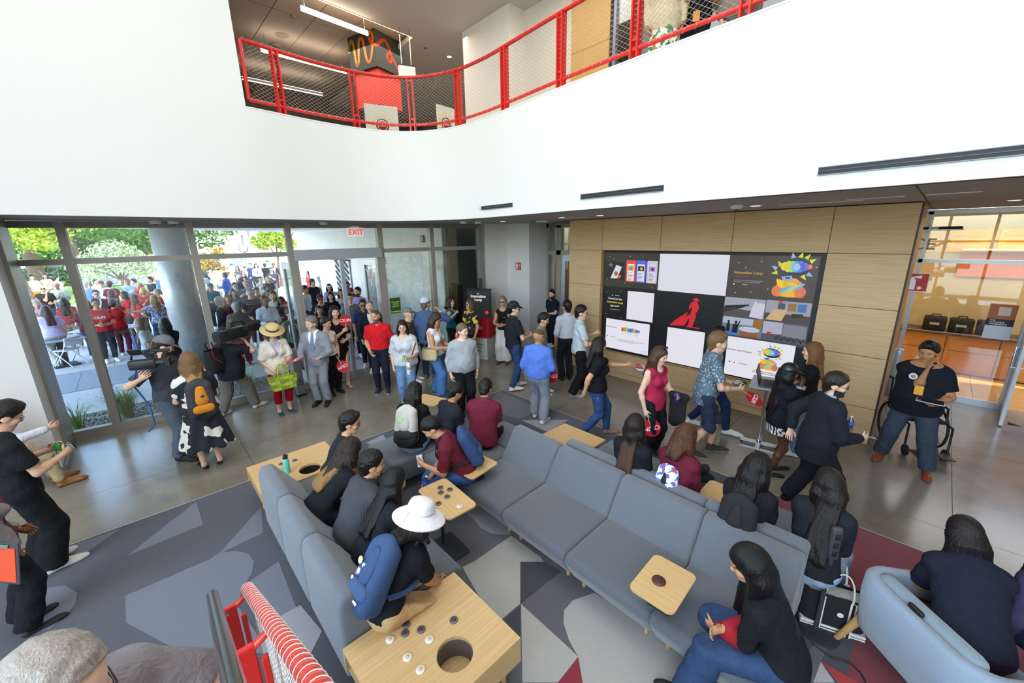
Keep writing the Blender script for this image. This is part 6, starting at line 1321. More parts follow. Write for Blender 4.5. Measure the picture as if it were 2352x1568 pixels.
add('tank', PF(1006, 908, 1012, 715), 118, 'woman in a white tank top and wide jeans with a tan shoulder bag', fem=1, w=1.18, top=('tank', 'e7e6ea'), bot=('pants', '4f76ad', {'wide': .05}), shoe=('sneaker', '2c3a5c', 'e8e8e8'), hair=('long', '3a2a20', {'len': .32, 'wave': 1}), glasses='x', look=(0, 22), la='hold', ra='hold', legs=((0, -.12), (0, .14)), skin='m')
add('teal', PH(1034, 700, 1.64), 105, 'laughing woman in a sleeveless teal blouse beside the kiosk', fem=1, top=('tank', '147a8c'), bot=('pants', '23252b'), hair=('bob', '3b241a', {'bang': 1}), la='hang', ra=(.2, .35, .0), look=(10, -5), skin='p')
add('greyshirt', PH(1060, 752, 1.78), 165, 'stocky man in a pale grey button shirt and black trousers glancing aside', w=1.26, belly=.6, top=('shirt', 'a9acb2'), bot=('pants', '1b1c21', {'wide': .02}), shoe=('dress', '141416', '0e0e10'), hair=('short', '6f5a48', {'line': .078}), la='hang', ra='hang', look=(-30, 4), skin='p')
add('yellow', PF(1085, 838, 1079, 688), 235, 'curly-haired woman in a black and yellow blouse with sunglasses by the kiosk', fem=1, w=1.15, top=('blouse', YELB), bot=('pants', '17181b', {'wide': .03}), shoe=('heel', '1a1616', '1a1616'), hair=('curly', '5b3f2a', {'len': .36, 'vol': 1.2}), glasses='sun', look=(5, -8), skin='m')
add('jacketarm', PF(1158, 832, 1172, 680), 195, 'woman in a black tank and white wide trousers behind the capped youth', fem=1, top=('tank', '1a1a1d'), bot=('pants', 'dfdcd6', {'wide': .07}), shoe=('sandal', '4a3428', '3a2a20'), hair=('long', '7d756d', {'len': .22}), glasses='sun', ra='hold', la='hold', skin='m')
add('cap', PF(1180, 893, 1181, 690), 62, 'youth in a black cap and black-and-white panel polo with red-soled sneakers', top=('polo', '23242a', {'half': 'e2e3e8', 'hs': -1}), bot=('pants', '2f4a78'), shoe=('sneaker', 'eceaea', 'c2182a'), hair=('short', '17120f'), hat=('cap', '17181b'), glasses='x', la='hold', ra='hold', look=(28, 6), legs=((0, .12), (0, -.1)), skin='l')
add('blueA', PH(1211, 664, 1.82), 172, 'grey-haired man in a light blue shirt standing before the hall door', top=('shirt', '9fb8e0'), bot=('pants', '1f222a'), hair=('short', '6e6a66'), look=(-25, 5), skin='l')
add('halldress', PH(1229, 650, 1.64), 185, 'dark-haired woman in a black sleeveless dress in the hall doorway', fem=1, top=('tank', '18181b'), bot=('pants', '18181b'), hair=('long', '1f1512', {'len': .35, 'bang': 1}), la='hold', look=(20, 10), skin='m')
add('hallback', PH(1234, 622, 1.66), 180, 'woman in black further inside the lilac-lit lecture hall', fem=1, top=('tee', '1b1a1d'), bot=('pants', '1a1a1d'), hair=('long', '1c1310'), glasses='sun', ra='chest', skin='m')
add('navybeard', PH(1269, 668, 1.80), 228, 'bearded man with glasses in a navy polo beside the hall door', w=1.1, top=('polo', '1c2334', {'hem': .02}), bot=('pants', '1a1d26'), hair=('short', '1d1714'), beard='2a2019', glasses='x', la='hold', ra='hang', look=(-20, 8), skin='p')
add('whiteback', PF(1300, 872, 1294, 690), 335, 'man in a white shirt seen from behind holding a green can', top=('shirt', 'd9dbe4', {'sleeve': 'roll'}), bot=('pants', '24262c', {'wide': .02}), shoe=('dress', '17171a', '101012'), hair=('short', '1c1816'), ra=(.1, .48, -.52), la='hang', look=(-5, 0), skin='m')
add('olive', PH(1243, 726, 1.78), 100, 'young man in an olive shirt in profile behind the blue shirt', top=('shirt', '7f8674'), bot=('pants', '4a4a42'), hair=('short', '1b1512', {'quiff': 1}), look=(0, 18), skin='m')
add('blue', PF(1235, 966, 1240, 757), 22, 'bald man in a bright blue shirt and grey trousers seen from behind', w=1.26, belly=.5, top=('shirt', '5b7fd6', {'sleeve': 'roll', 'hem': .035}), bot=('pants', '8f95a3', {'wide': .03}), shoe=('sneaker', 'e6e7ea', 'f1f1f1'), hair=('buzz', '5a463a'), glasses='x', look=(35, 5), ra=(-.05, .42, -.62), la='hang', legs=((-.02, .12), (.04, -.08)), skin='t')
add('polo', PF(1330, 908, 1353, 700), 78, 'young man with glasses in a pale blue polo holding a green can', top=('polo', 'c6d1da'), bot=('pants', '1a1b1f', {'wide': .03}), shoe=('sneaker', '8a8884', 'd9d7d3'), hair=('short', '201a17', {'line': .08}), glasses='x', ra='hold', la=(-.1, .55, -.30), look=(15, 5), legs=((0, .10), (0, -.18)), skin='l')
add('fanwoman', PF(1366, 1000, 1381, 772), 80, 'woman in a black polo and jeans striding with a red fan over a bowl', fem=1, w=1.2, top=('polo', '17181c'), bot=('pants', '35507f'), shoe=('flat', 'a8794e', '8a6240'), hair=('long', '1a1411', {'len': .26}), glasses='head', la='fwd', ra='swingb', legs=((0, .20), (0, -.22, .05)), look=(-12, 8), skin='m')
add('pink', PF(1492, 1045, 1499, 794), 128, 'woman in a sleeveless raspberry top carrying a purple can and a red fan', fem=1, w=1.04, top=('tank', 'b02a4a', {'hem': -.12, 'fold': .006}), bot=('pants', '1b1c22'), shoe=('flat', '1c1c1f', '1c1c1f'), hair=('long', '4a3224', {'len': .24}), glasses='head', ra='hang', la='hold', look=(-8, 14), skin='p')
add('pattern', PF(1606, 1040, 1642, 760), 76, 'young man in a blue leaf-print shirt and navy shorts looking at his wallet', top=('shirt', NAVYDOT, {'sleeve': 'short', 'front': '3a3c42', 'fx': .035, 'hem': -.14}), bot=('shorts', '33394f'), shoe=('sneaker', '3c3a38', 'd8d4cc'), hair=('short', '7a5c3e', {'quiff': 1}), la='hold', ra='hold', look=(0, 2), legs=((0, .16), (0, -.2, .03)), lean=6, skin='l')
add('behind', PF(1618, 985, 1634, 744), 82, 'dark-haired youth in a white striped jersey hidden behind the leaf-print shirt', top=('tee', STRIP), bot=('pants', '22325a'), shoe=('sneaker', 'ecebe8', 'f2f2f2'), hair=('short', '1e1814', {'quiff': 1, 'vol': 1.2}), legs=((0, -.25, .04), (0, .3)), skin='m')
add('laptop', PH(1869, 812, 1.68), 268, 'woman with long brown hair in a black tee working at the laptop stand', fem=1, top=('tee', '17191d'), bot=('pants', '7f9cc4'), hair=('curly', '7a5233', {'len': .26, 'vol': .95}), la='hold', ra='hold', look=(0, 4), skin='p')
add('blazer', PF(1775, 1085, 1800, 832), 62, 'woman in a black blazer, leather cap and short patterned skirt', fem=1, w=1.1, top=('blazer', '191b22', {'open': 0, 'cuff': STRIP}), bot=('skirt', ZEB, {'len': .22, 'r': .19, 'fold': .004}), shoe=('flat', '151517', '151517'), hair=('long', '131012', {'len': .42, 'wave': 1, 'vol': 1.15}), hat=('leather', '1d1e21'), ra='chin', la='hold', look=(12, 5), legs=((0, .05), (0, -.12)), skin='d')
add('darksuit', PF(1850, 1165, 1918, 853), 66, 'bearded man in a dark navy suit walking with a phone in his hand', w=1.2, belly=.3, top=('jacket', '21242e', {'inner': '9fb4e6', 'collar': '9fb4e6', 'hem': -.15}), bot=('pants', '1c1f29', {'wide': .03}), shoe=('dress', '141416', '0e0e10'), hair=('short', '2b211c'), beard='2f2520', glasses='sun', ra='hold', la='swingb', legs=((-.02, -.18), (.02, .15)), look=(25, 6), lean=4, skin='l')
add('host', PF(2069, 1066, 2184, 788), 182, 'large man in a black tee with a lanyard badge speaking into a microphone', w=1.40, belly=.9, top=('tee', '1a1e27'), bot=('pants', '3d4657', {'wide': .03}), shoe=('dress', '8a4520', '1b1512'), hair=('short', '16120f', {'quiff': 1}), ra='chin', la=(-.05, .45, -.60), palm=((0, 0, 1), None), legs=((-.16, .1), (.14, -.06)), badge=('eaa82c', .09), look=(12, 12), skin='t')
add('phoneman', PF(112, 1308, 16, 920), 78, 'young man in black with glasses, phone and green can at the left edge', top=('polo', '1d1e22', {'hem': -.08}), bot=('pants', '1a1b1e', {'wide': .06}), shoe=('sneaker', 'd8d4cc', 'efece6'), hair=('short', '201c1b', {'quiff': 1, 'vol': 1.2}), glasses='x', look=(0, 28), la=(-.12, .5, -.40), ra=(-.16, .56, -.44), skin='l')
add('clip', (G(62, 1448), 1.66), 84, 'woman in grey sleeves and black trousers with a clipboard at the lower left edge', fem=1, top=('long', '8d8a88', {'front': '5b1f35', 'fx': .1}), bot=('pants', '1a1b20', {'wide': .03}), shoe=('heel', '151517', '151517'), hair=('long', '1d1613'), la='low', ra=(.0, .12, -.93), skin='b')
P['khaki'] = person((-7.72, -1.72, 0), 84, 'seated man in khaki trousers and brown shoes against the white pier', h=1.76, sit=.46, top=('shirt', 'dfe3ee'), bot=('pants', 'b39f7c'), shoe=('dress', '8a5a2c', '4a2f1a'), hair=('short', '3a2c22'), ra='fwd', la='lap', skin='l')
q = D(30, 1660, .86); q = q+Vector(RC @ np.array([-.144, -.113, 0])); od = Vector((q.x-.42, q.y-.02, 0))
P['old'] = person((od.x, od.y, 0), 172, 'older man in a grey shirt climbing the stairs at the bottom left corner', z0=q.z-1.52, h=1.76, w=1.15, lean=34, top=('tee', '8f8d93', {'sl': .8}), bot=('pants', '2b2e36'), hair=('fringe', 'a09890', {'line': .115, 'slope': .75}), la=(.35, .55, -.60), ra='hang', glasses='x', look=(-15, 5), skin='p')
def seal(key, dx, dz, r=.042):
 o = P[key]; c = o.chest+o.R*dx+o.S*dz+o.F*(.125*o.w+.012); M_ = o.root.matrix_basis.inverted() if False else (Matrix.Translation(o.root.location) @ o.root.rotation_euler.to_matrix().to_4x4()).inverted(); fm_ = M_ @ frame_at(c, o.R, o.S)
 for n_, rr, hh, c_ in (('chest_seal', r, .004, 'e4e6ea'), ('chest_seal_centre', r*.62, .007, 'c41f2c')): m = MB(); m.lathe([(rr, -.004), (rr, hh)], 20, fm_, smooth=False); m.build(n_, mat(c_, .6), o.root)
seal('host', .085, .06); seal('laptop', .07, .03, .036)
# ---- seated students
def seat_(key, px, py, face, label, lean=18, h=1.70, seat=.44, **k):
 sl = k.get('slouch', 0); P[key] = person(SIT(px, py, face, lean, h, seat, sl)+Vector((0, k.pop('dy', 0), 0)), face, label, h=h, sit=seat, lean=lean, **k)
seat_('s1', 800, 972, 95, 'seated young man with glasses in a black tee beyond the teal bottle table', lean=24, top=('tee', '23262c'), bot=('pants', '2a2f3c'), hair=('short', '17120f', {'quiff': 1, 'vol': 1.2}), glasses='x', la='clasp', ra='clasp', look=(5, 0), skin='m')
seat_('s2', 792, 1032, 72, 'seated woman with brown curls in a black tee with yellow framed print on the back', lean=32, fem=1, top=('tee', '191c22'), bot=('pants', '1d2436'), hair=('curly', '2c1f18', {'len': .30, 'tips': '8a6840', 'tz': .10, 'vol': 1.3}), la='clasp', ra='clasp', slouch=.3, skin='m', w=1.1)
seat_('s3', 836, 1068, 70, 'seated young man in a charcoal ribbed shirt on the left sofa', lean=16, top=('shirt', RIBB, {'hem': -.1}), bot=('pants', '1b1c20'), hair=('short', '171311'), la='lap', ra='lap', look=(18, -2), slouch=.3, skin='m', w=1.1)
seat_('s4', 890, 1108, 70, 'seated girl with long straight black hair on the left sofa', lean=20, fem=1, top=('tee', '1d2028'), bot=('pants', '6f8096'), hair=('long', '131012', {'len': .34}), la='lap', ra='lap', slouch=.3, skin='m', h=1.62)
seat_('s5', 955, 1196, 68, 'seated student in a white floppy sun hat and tan trousers with a blue backpack', lean=30, fem=1, top=('tee', '17191f'), bot=('pants', 'cda878', {'wide': .03}), shoe=('sneaker', '5a4234', 'e4ddd2'), hair=('bob', '1d1613'), hat=('sun', mat('efeff2', .9, bump=('noise', 60, .6), var=.06), 'd8d8dc', .215), la='lap', ra='lap', slouch=.2, skin='t', h=1.66)
seat_('s6', 948, 900, 25, 'seated woman with long black hair wearing a light grey backpack', lean=14, fem=1, top=('tee', '17181b'), bot=('pants', '7f8fa8'), hair=('long', '15110f', {'len': .30, 'wave': 1}), shoe=('sneaker', '1c1c1f', 'e8e8e8'), la='hold', ra='hold', look=(15, 15), skin='m', w=1.1)
seat_('s7', 1040, 900, 55, 'seated boy in dark grey with a grey strap across his back', lean=22, top=('tee', '25272d'), bot=('pants', '23262e'), hair=('short', '18130f', {'vol': 1.25}), la='lap', ra='lap', look=(10, 20), skin='t', h=1.6)
seat_('s8', 1112, 893, 18, 'seated man in a maroon shirt seen from behind', lean=14, top=('polo', '6d2236', {'hem': -.09}), bot=('pants', '1d2230'), hair=('short', '17130f'), la='lap', ra='lap', look=(0, 25), skin='m', w=1.15)
seat_('s9', 1012, 972, 268, 'seated girl with a black braid in a maroon polo wearing a blue backpack', lean=22, fem=1, top=('polo', '66202f', {'sl': .85}), bot=('pants', '39588f', {'wide': .03}), hair=('braid', '15110f', {'len': .25}), ra='clasp', la=(-.2, .5, -.25), look=(0, 28), slouch=.2, skin='m', w=1.12)
seat_('s10', 1447, 985, 28, 'seated woman with very long brown hair on the far side of the sofa', lean=10, dy=.10, fem=1, top=('tee', '1b1d23'), bot=('pants', '7fa8d8'), hair=('long', '211815', {'len': .40, 'tips': '4a3328', 'tz': .14}), la='lap', ra='lap', skin='m')
seat_('s11', 1546, 1022, 30, 'seated woman with auburn hair in a maroon jacket and patterned mini backpack', lean=14, dy=.24, fem=1, top=('long', '6a2033'), bot=('pants', '22252d'), hair=('curly', '50301f', {'len': .14, 'tips': '3a2318', 'vol': 1.15}), la='lap', ra='lap', look=(10, 10), skin='l', w=1.08)
seat_('s12', 1716, 1098, 18, 'seated woman with black hair and a black backpack beside the maple tablet', lean=14, dy=.22, fem=1, top=('tee', '1a1b1f'), bot=('pants', '39486a'), hair=('long', '15110f', {'len': .26, 'wave': 1, 'vol': 1.15}), la='lap', ra='lap', look=(15, 10), skin='m', w=1.05)
seat_('s13', 1893, 1150, 12, 'seated woman with long dark hair and pink glasses next to the tote bag', lean=16, dy=.27, fem=1, top=('long', '20232b'), bot=('pants', '9fb4cc'), shoe=('dress', '131315', '131315'), hair=('long', '1b1412', {'len': .46}), glasses='gold', la='lap', ra='lap', look=(-35, 8), skin='l', w=1.1)
P['s14'] = person(SIT(1722, 1292, 262, 14, 1.66, .44, .3)+Vector((.08, .04, 0)), 262, 'foreground girl with very long black hair, red sleeves and wide blue jeans', h=1.66, sit=.44, lean=14, fem=1, top=('tee', '1b1d22', {'sleeve': 'long', 'arm': 'a01226'}), bot=('pants', '34496e', {'wide': .06}), shoe=('sneaker', '1d1c1c', '4a352a'), hair=('long', '121013', {'len': .50, 'vol': 1.25}), la='clasp', ra=(-.4, .34, -.50), slouch=.3, look=(-15, 10), skin='m', knees=.16, w=1.08, feet=((-.18, .50, .0), (.16, .42, 0)))
P['s15'] = person(Vector((.56, 3.60, 0)), 338, 'woman with long braids in a navy polo seated in the blue lounge chair', h=1.68, sit=.44, lean=26, fem=1, top=('polo', '1b2130', {'sl': .85}), bot=('pants', '3a1f2e'), hair=('braids', '1b1517', {'len': .16}), la=(-.16, .62, -.42), ra=(-.45, .58, -.42), slouch=.3, look=(-10, 22), skin='t', w=1.2)
P['s16'] = person(G(2440, 1500, .5).xy.to_3d(), 300, 'person in a purple top just inside the right edge', h=1.66, sit=.44, lean=20, fem=1, top=('long', '3a3552'), bot=('pants', '232a45'), hair=('long', '1a1413'), skin='t')
P['s16'].root.location.z = 0
# ---- people on the upper balcony
def up(key, px, py, y, face, label, dx=0, **k):
 q = onY(px, py, y); P[key] = person(Vector((q.x+dx, y, 0)), face, label, z0=5.12, **k)
up('u1', 1527, 60, 5.85, 175, 'woman in a beige cardigan and green leaf dress behind the balcony net', fem=1, h=1.66, w=1.1, top=('blouse', 'd8c8a4', {'sleeve': 'long', 'hem': -.16}), bot=('dress', LEAF, {'len': .62, 'r': .24}), hair=('long', '2a1d17'), skin='t', ra='hang')
up('u2', 1598, 40, 6.25, 178, 'person in black with an orange badge behind the balcony net', h=1.72, w=1.1, top=('tee', '191a20'), bot=('pants', '1a1b22'), hair=('short', '1a1513'), badge=('f0a02c', .34), ra='hold', la='hold', skin='t')
up('u3', 1700, 10, 6.6, 150, 'person in a grey top behind the right part of the balcony net', h=1.75, w=1.2, top=('long', '8a8078'), bot=('pants', '6f6862'), hair=('short', '2a2018'), skin='l')
# ---- crowd coming through the entrance doors
cg = 'visitors queueing in the entrance doorway'
def crowd(px, py, h, face, label, **k): person(PH(px, py, h), face, label, h=h, group=k.pop('group', cg), **k)
crowd(739, 624, 1.86, 180, 'tall youth in a grey tee looking at a phone in the doorway', top=('tee', '8f8c96'), bot=('pants', '3a3c44'), hair=('short', '1f1814', {'quiff': 1}), ra='chest', look=(0, 20), skin='m')
crowd(717, 648, 1.74, 150, 'man in a black shirt turned sideways in the doorway', top=('polo', '191a1e'), bot=('pants', '23252b'), hair=('short', '1a1411', {'vol': 1.2}), look=(-30, 0), skin='m')
crowd(756, 659, 1.66, 182, 'woman in a white visor behind the curly-haired woman', fem=1, top=('tee', 'b8a0c8'), bot=('pants', '3a3c44'), hair=('long', '1e1612'), hat=('visor', 'e9e6e2'), glasses='sun', la=(.5, .1, .25), skin='m')
crowd(735, 686, 1.72, 180, 'man in a dark cap and sunglasses in the doorway', w=1.15, top=('tee', '1d1d22'), bot=('pants', '26282e'), hair=('short', '231a16'), hat=('cap', '23252e', 'c02a4a'), glasses='sun', skin='m')
crowd(759, 679, 1.68, 180, 'woman with black curls and fringe in a black top in the doorway', fem=1, top=('tee', '1a191c'), bot=('pants', '1d1d21'), hair=('curly', '18120f', {'len': .3, 'bang': 1, 'vol': 1.15}), skin='p')
crowd(733, 712, 1.60, 175, 'smiling woman with brown hair behind the grey suit', fem=1, top=('tee', '2a2527'), bot=('pants', '2b2d33'), hair=('long', '3a281e', {'len': .25}), skin='l')
crowd(803, 684, 1.80, 172, 'young man with glasses in a grey tee behind the door post', top=('tee', '6e737a'), bot=('pants', '26282d'), hair=('short', '2a1f19', {'quiff': 1}), glasses='x', skin='l')
crowd(822, 669, 1.80, 215, 'man with a goatee in a lilac shirt in the doorway', w=1.1, top=('shirt', 'b6a4e0'), bot=('pants', '2d3038'), hair=('short', '2c211b'), beard='4a3a30', skin='l')
crowd(797, 656, 1.78, 182, 'man in sunglasses and plum shirt at the back of the doorway', top=('polo', '4a3a4c'), bot=('pants', '2a2b30'), hair=('short', '1d1613'), glasses='sun', skin='t')
crowd(833, 699, 1.74, 178, 'man in sunglasses and navy polo beside the red polo', top=('polo', '232b52'), bot=('pants', '262a34'), hair=('short', '17120f'), glasses='sun', skin='t')
crowd(849, 702, 1.78, 182, 'bald man in a navy jacket right behind the red polo', w=1.1, top=('jacket', '1e2436'), bot=('pants', '1e222e'), hair=('buzz', '7a6a5e'), skin='l')
crowd(708, 628, 1.68, 230, 'woman with long brown hair at the far left of the doorway', fem=1, top=('tee', 'c8564a'), bot=('pants', '3c3e46'), hair=('long', '5a3d2a'), glasses='sun', skin='l')
crowd(700, 664, 1.74, 120, 'man in a striped polo behind the left door jamb', top=('polo', STRIP), bot=('pants', '2b3a5c'), hair=('short', '1c1512'), skin='t')
crowd(806, 670, 1.70, 178, 'person in a maroon cap at the middle of the doorway', top=('tee', '6a2a34'), bot=('pants', '2b2d33'), hair=('short', '2a1f19'), hat=('cap', '6a1f2c'), skin='l')
crowd(783, 672, 1.66, 178, 'woman in a white tee behind the door post', fem=1, top=('tee', 'e4e2ec'), bot=('pants', '46506a'), hair=('long', '2a1d17'), skin='m')
# ================================================================ things people hold, wear on the back or use
UP = Vector((0, 0, 1))
def fan(p, stick, normal, label, r=.125):
 """round paper fan on a wooden stick; p = grip point"""
 y = Vector(stick).normalized(); n = Vector(normal); n = (n-y*n.dot(y)).normalized(); x = y.cross(n)
 t = thing('hand_fan', label, 'fan', p, 0, 'red paper hand fans'); M = Matrix((x, y, n)).transposed()
 t.rotation_euler = M.to_euler()
 MB().lathe([(r, -.002), (r, .002)], 30, Matrix.Translation((0, r+.07, 0)), smooth=False).build('disc', mat('c0142a', .45), t)
 MB().box((0, .05, 0), (.018, .20, .005), 0, .002, 1).build('stick', MAPLEY, t)
 v, f = text_mesh('CSUN', .085, .0006, bold=.01)
 for s in (0, 1): m = MB(); m.add(v, f, Matrix.Translation((0, r+.075, .0026 if s == 0 else -.0026)) @ Matrix.Rotation(PI*s, 4, 'Y')); m.build('lettering', TXTW, t)
 return t
def can(p, col, label, axis=UP, group='drink cans'):
 t = thing('drink_can', label, 'can', p, 0, group); t.rotation_euler = Vector(axis).to_track_quat('Z', 'Y').to_euler()
 MB().lathe([(.024, -.066), (.031, -.058), (.032, .045), (.026, .058)], 20).build('body', pattern(col, 'e8f4e8', 'noise', 14, .62, rough=.3) if col != '5b2a9a' else mat(col, .3, .4), t)
 MB().lathe([(.026, .058), (.027, .061), (.024, .061), (.023, .058)], 18).box((.004, 0, .061), (.018, .012, .002)).build('lid', STEEL, t); return t
def flatdev(p, x, y, w_, h_, th, label, name='phone', cat='phone', scr='20242c', case='17181b'):
 t = thing(name, label, cat, p); M = frame_at(Vector(), x, y).to_3x3(); t.rotation_euler = M.to_euler()
 MB().box((0, 0, 0), (w_, h_, th), 0, min(th*.45, .004), 2).build('case', mat(case, .4), t); MB().box((0, 0, th/2), (w_*.92, h_*.93, .0012)).build('display', mat(scr, .15, coat=.3), t); return t
def hb(k, i, d=(0, 0, 0)):     # a point in the palm of hand i (0 left, 1 right)
 p, f, n = P[k].h[i]; return p+Vector(d)
def pack(key, label, c1, c2, c3, h=.44, w_=.30, dp=.17, low=0., name='backpack', mini=False, extra=None):
 o = P[key]; back = -o.F; up_ = o.S; rt = o.R; c = o.chest+back*(.105*o.w+.012+dp*.42)+up_*(-.045-low)
 t = thing(name, label, 'backpack', c); M = frame_at(Vector(), rt, up_).to_3x3(); t.rotation_euler = M.to_euler()   # local x right, y up, z backwards
 T = frame_at(c, rt, up_); Ti = T.inverted()
 g = Blob(); r_ = min(.05, dp*.42); g.cone((0, -h*.40, 0), (0, h*.34, -.01), w_*.42, w_*.36, .05, ((0, 0, 1), dp/w_*.9))
 for sx in (-1, 1):
  for sz in (-1, 1): g.cone((sx*(w_/2-r_), -h*.42, sz*(dp/2-r_)), (sx*(w_/2-r_-.02), h*.33, sz*(dp/2-r_-.012)-.01), r_, r_*.9, .06)
 V, Q = g.mesh(.013, lambda X, Y, Z: .002*np.sin(40*Y)*np.sin(33*X)); cz = V[Q].mean(1)
 mi = np.zeros(len(Q), int); mi = np.where((cz[:, 1] < -h*.16) & (cz[:, 2] > -.02), 1, mi)
 child('body', tomesh('pack', V, Q, [c1 if not isinstance(c1, str) else mat(c1, .85, bump=('weave', 180, .25), var=.1), c2 if not isinstance(c2, str) else mat(c2, .85, bump=('weave', 180, .25), var=.1)], mi), t)
 g = Blob(); g.cone((-w_*.2, -h*.26, dp*.42), (w_*.2, -h*.26, dp*.42), .055*h/.44, None, .04, ((0, 0, 1), .6)); V, Q = g.mesh(.012); child('pocket', tomesh('pocket', V, Q, [mat(c3, .8, bump=('weave', 180, .25), var=.1)]), t)
 g = Blob(); g.cone((0, -h*.02, dp*.38), (0, h*.27, dp*.30), .07*h/.44, .05*h/.44, .03, ((0, 0, 1), .5)); V, Q = g.mesh(.012); child('front_panel', tomesh('panel', V, Q, [mat(c3 if extra == 'panel' else c1 if isinstance(c1, str) else c3, .8, bump=('weave', 180, .25), var=.1)]), t)
 MB().tube([(-w_*.27, h*.1, dp*.33), (-w_*.2, h*.33, dp*.22), (0, h*.40, dp*.18), (w_*.2, h*.33, dp*.22), (w_*.27, h*.1, dp*.33)], .004, 5).build('zip', BLACK, t); MB().tube([(-.035, h*.40, -.03), (-.03, h*.47, -.03), (.03, h*.47, -.03), (.035, h*.40, -.03)], .009, 6).build('grab_handle', mat('1c1c20', .8), t)
 for i in (0, 1):
  sg = (-1, 1)[i]; s = o.sh[i]; a = Ti @ (o.neck+rt*sg*.085-up_*.03+back*.075); b_ = Ti @ (o.neck*.55+s*.45+up_*.075*o.u+o.F*.02); d_ = Ti @ (s*.62+o.neck*.38+o.F*(.105*o.w+.03)-up_*.09); e = Ti @ (o.chest+rt*sg*.165*o.w-up_*.10+o.F*.03); f_ = Ti @ (o.chest+rt*sg*.15*o.w-up_*.16+back*.12)
  pts = curve3([a, b_, d_, e, f_], 5); m = MB(); wv = .022 if not mini else .011
  v = []; ff = []
  for k, p in enumerate(pts):
   tt = (pts[min(k+1, len(pts)-1)]-pts[max(k-1, 0)]).normalized(); x_ = Vector((1, 0, 0)); x_ = (x_-tt*x_.dot(tt)).normalized(); n_ = tt.cross(x_)
   v += [p-x_*wv-n_*.005, p+x_*wv-n_*.005, p+x_*wv+n_*.005, p-x_*wv+n_*.005]
  for k in range(len(pts)-1): ff += [[4*k+j, 4*k+(j+1) % 4, 4*k+4+(j+1) % 4, 4*k+4+j] for j in range(4)]
  m.add([tuple(q) for q in v], ff, smooth=False); m.build('strap', mat(c2 if key == 's5' else '1c1c20', .85, bump=('weave', 200, .3)), t)
 return t
def curve3(P_, n):
 out = []
 for i in range(len(P_)-1):
  a, b, c, d_ = [P_[max(0, min(len(P_)-1, i+k))] for k in (-1, 0, 1, 2)]
  for k in range(n): u = k/n; out.append(.5*((2*b)+(c-a)*u+(2*a-5*b+4*c-d_)*u*u+(3*b-a-3*c+d_)*u**3))
 return out+[P_[-1]]
t = pack('dress', 'orange and dark grey hiking backpack on the print dress', '3c3a3e', '2e2c30', 'd98a1e', .50, .32, .20, .07, extra='panel'); MB().lathe([(.02, 0), (.02, .004)], 14, Matrix.Translation((0, .07, .155))).build('badge', mat('3a2a5a', .5), t)
t = pack('s5', 'blue backpack covered in pins and badges', '35507a', '314a72', '3b5780', .48, .30, .19)
for i, (x, y, r_, c_) in enumerate(((-.09, .06, .026, 'e8d8a8'), (-.07, -.02, .014, 'd88aa0'), (-.1, -.07, .014, 'e9e6e2'), (-.05, -.12, .017, 'f0f0f0'), (-.02, -.15, .014, 'e89aa8'), (-.06, .0, .02, 'dfe6ee'), (-.03, .05, .02, 'c8ccd8'), (-.08, -.15, .012, 'd8c83a'))):
 MB().lathe([(r_, 0), (r_, .004)], 12, Matrix.Translation((x, y-.02, .098)), smooth=False).build('pin', mat(c_, .4), t)
MB().box((0, -.20, .09), (.10, .018, .006)).build('reflector', mat('e9ecf2', .3), t); MB().box((.12, -.14, .04), (.05, .12, .06), 0, .02, 2).build('side_bottle', mat('b8cfe0', .2), t)
t = pack('s6', 'light grey and black backpack with a lime sticker', 'c2beb6', '1d1d21', '232327', .46, .30, .18); MB().lathe([(.03, 0), (.03, .004)], 16, Matrix.Translation((-.04, .08, .095)), smooth=False).build('sticker', mat('a8e07a', .5), t)
pack('s9', 'plain blue backpack with black straps above the maple tablet', '2a4670', '27426a', '2f4c78', .44, .30, .17)
pack('s11', 'small white mini backpack with blue and red print', pattern('e6e8f0', '4a78c8', 'noise', 22, .52, 'c8405a'), pattern('e6e8f0', '4a78c8', 'noise', 22, .52, 'c8405a'), '1b1b1f', .26, .22, .10, .05, mini=True)
pack('s12', 'black backpack on the black-haired woman', '1b1c20', '1a1b1f', '1f2024', .42, .30, .15, .06)
# fans
p = hb('blackdress', 1); fan(p, (0, 0, 1), -RC[:, 2]*-1 if False else (p-Vector((0, 0, CAM_H))).normalized()*-1, 'red hand fan held upright at the chest of the woman in a black dress')
p = hb('ivory', 0); fan(G(776, 822, .86), (.35, .25, -.9), (.6, -.7, .35), 'red hand fan hanging by the knee of the woman in a black dress')
p = hb('pink', 1); fan(p, (.35, .05, -.92), (Vector((0, 0, CAM_H))-p), 'red hand fan hanging low from the woman in the raspberry top')
p = hb('fanwoman', 0); fan(p, (.7, .65, -.12), (0, 0, 1), 'red hand fan held flat over a white bowl')
bw = p+Vector((.13, .12, -.055)); t = thing('white_bowl', 'white bowl held under the flat red fan', 'bowl', bw); MB().lathe([(.05, -.04), (.085, -.015), (.105, .018), (.10, .018), (.08, -.01), (.045, -.033)], 24).build('bowl', mat('eceaf0', .35), t); MB().lathe([(.09, .008), (.02, .012)], 20).build('food', mat('c9a070', .8, bump=('noise', 60, .8)), t)
p = hb('hat', 0); fan(p+Vector((.02, 0, .02)), (.5, .75, .1), (0, 0, 1), 'red hand fan held flat between the hat lady and the grey suit')
p = hb('blue', 1); fan(p, (.25, .1, -.9), (.3, -.95, .2), 'red hand fan dangling beside the bright blue shirt')
p = hb('tank', 0); fan(p+Vector((.05, .12, .02)), (.1, .3, .9), (.75, -.66, .1), 'red hand fan between the white tank top and the grey button shirt')
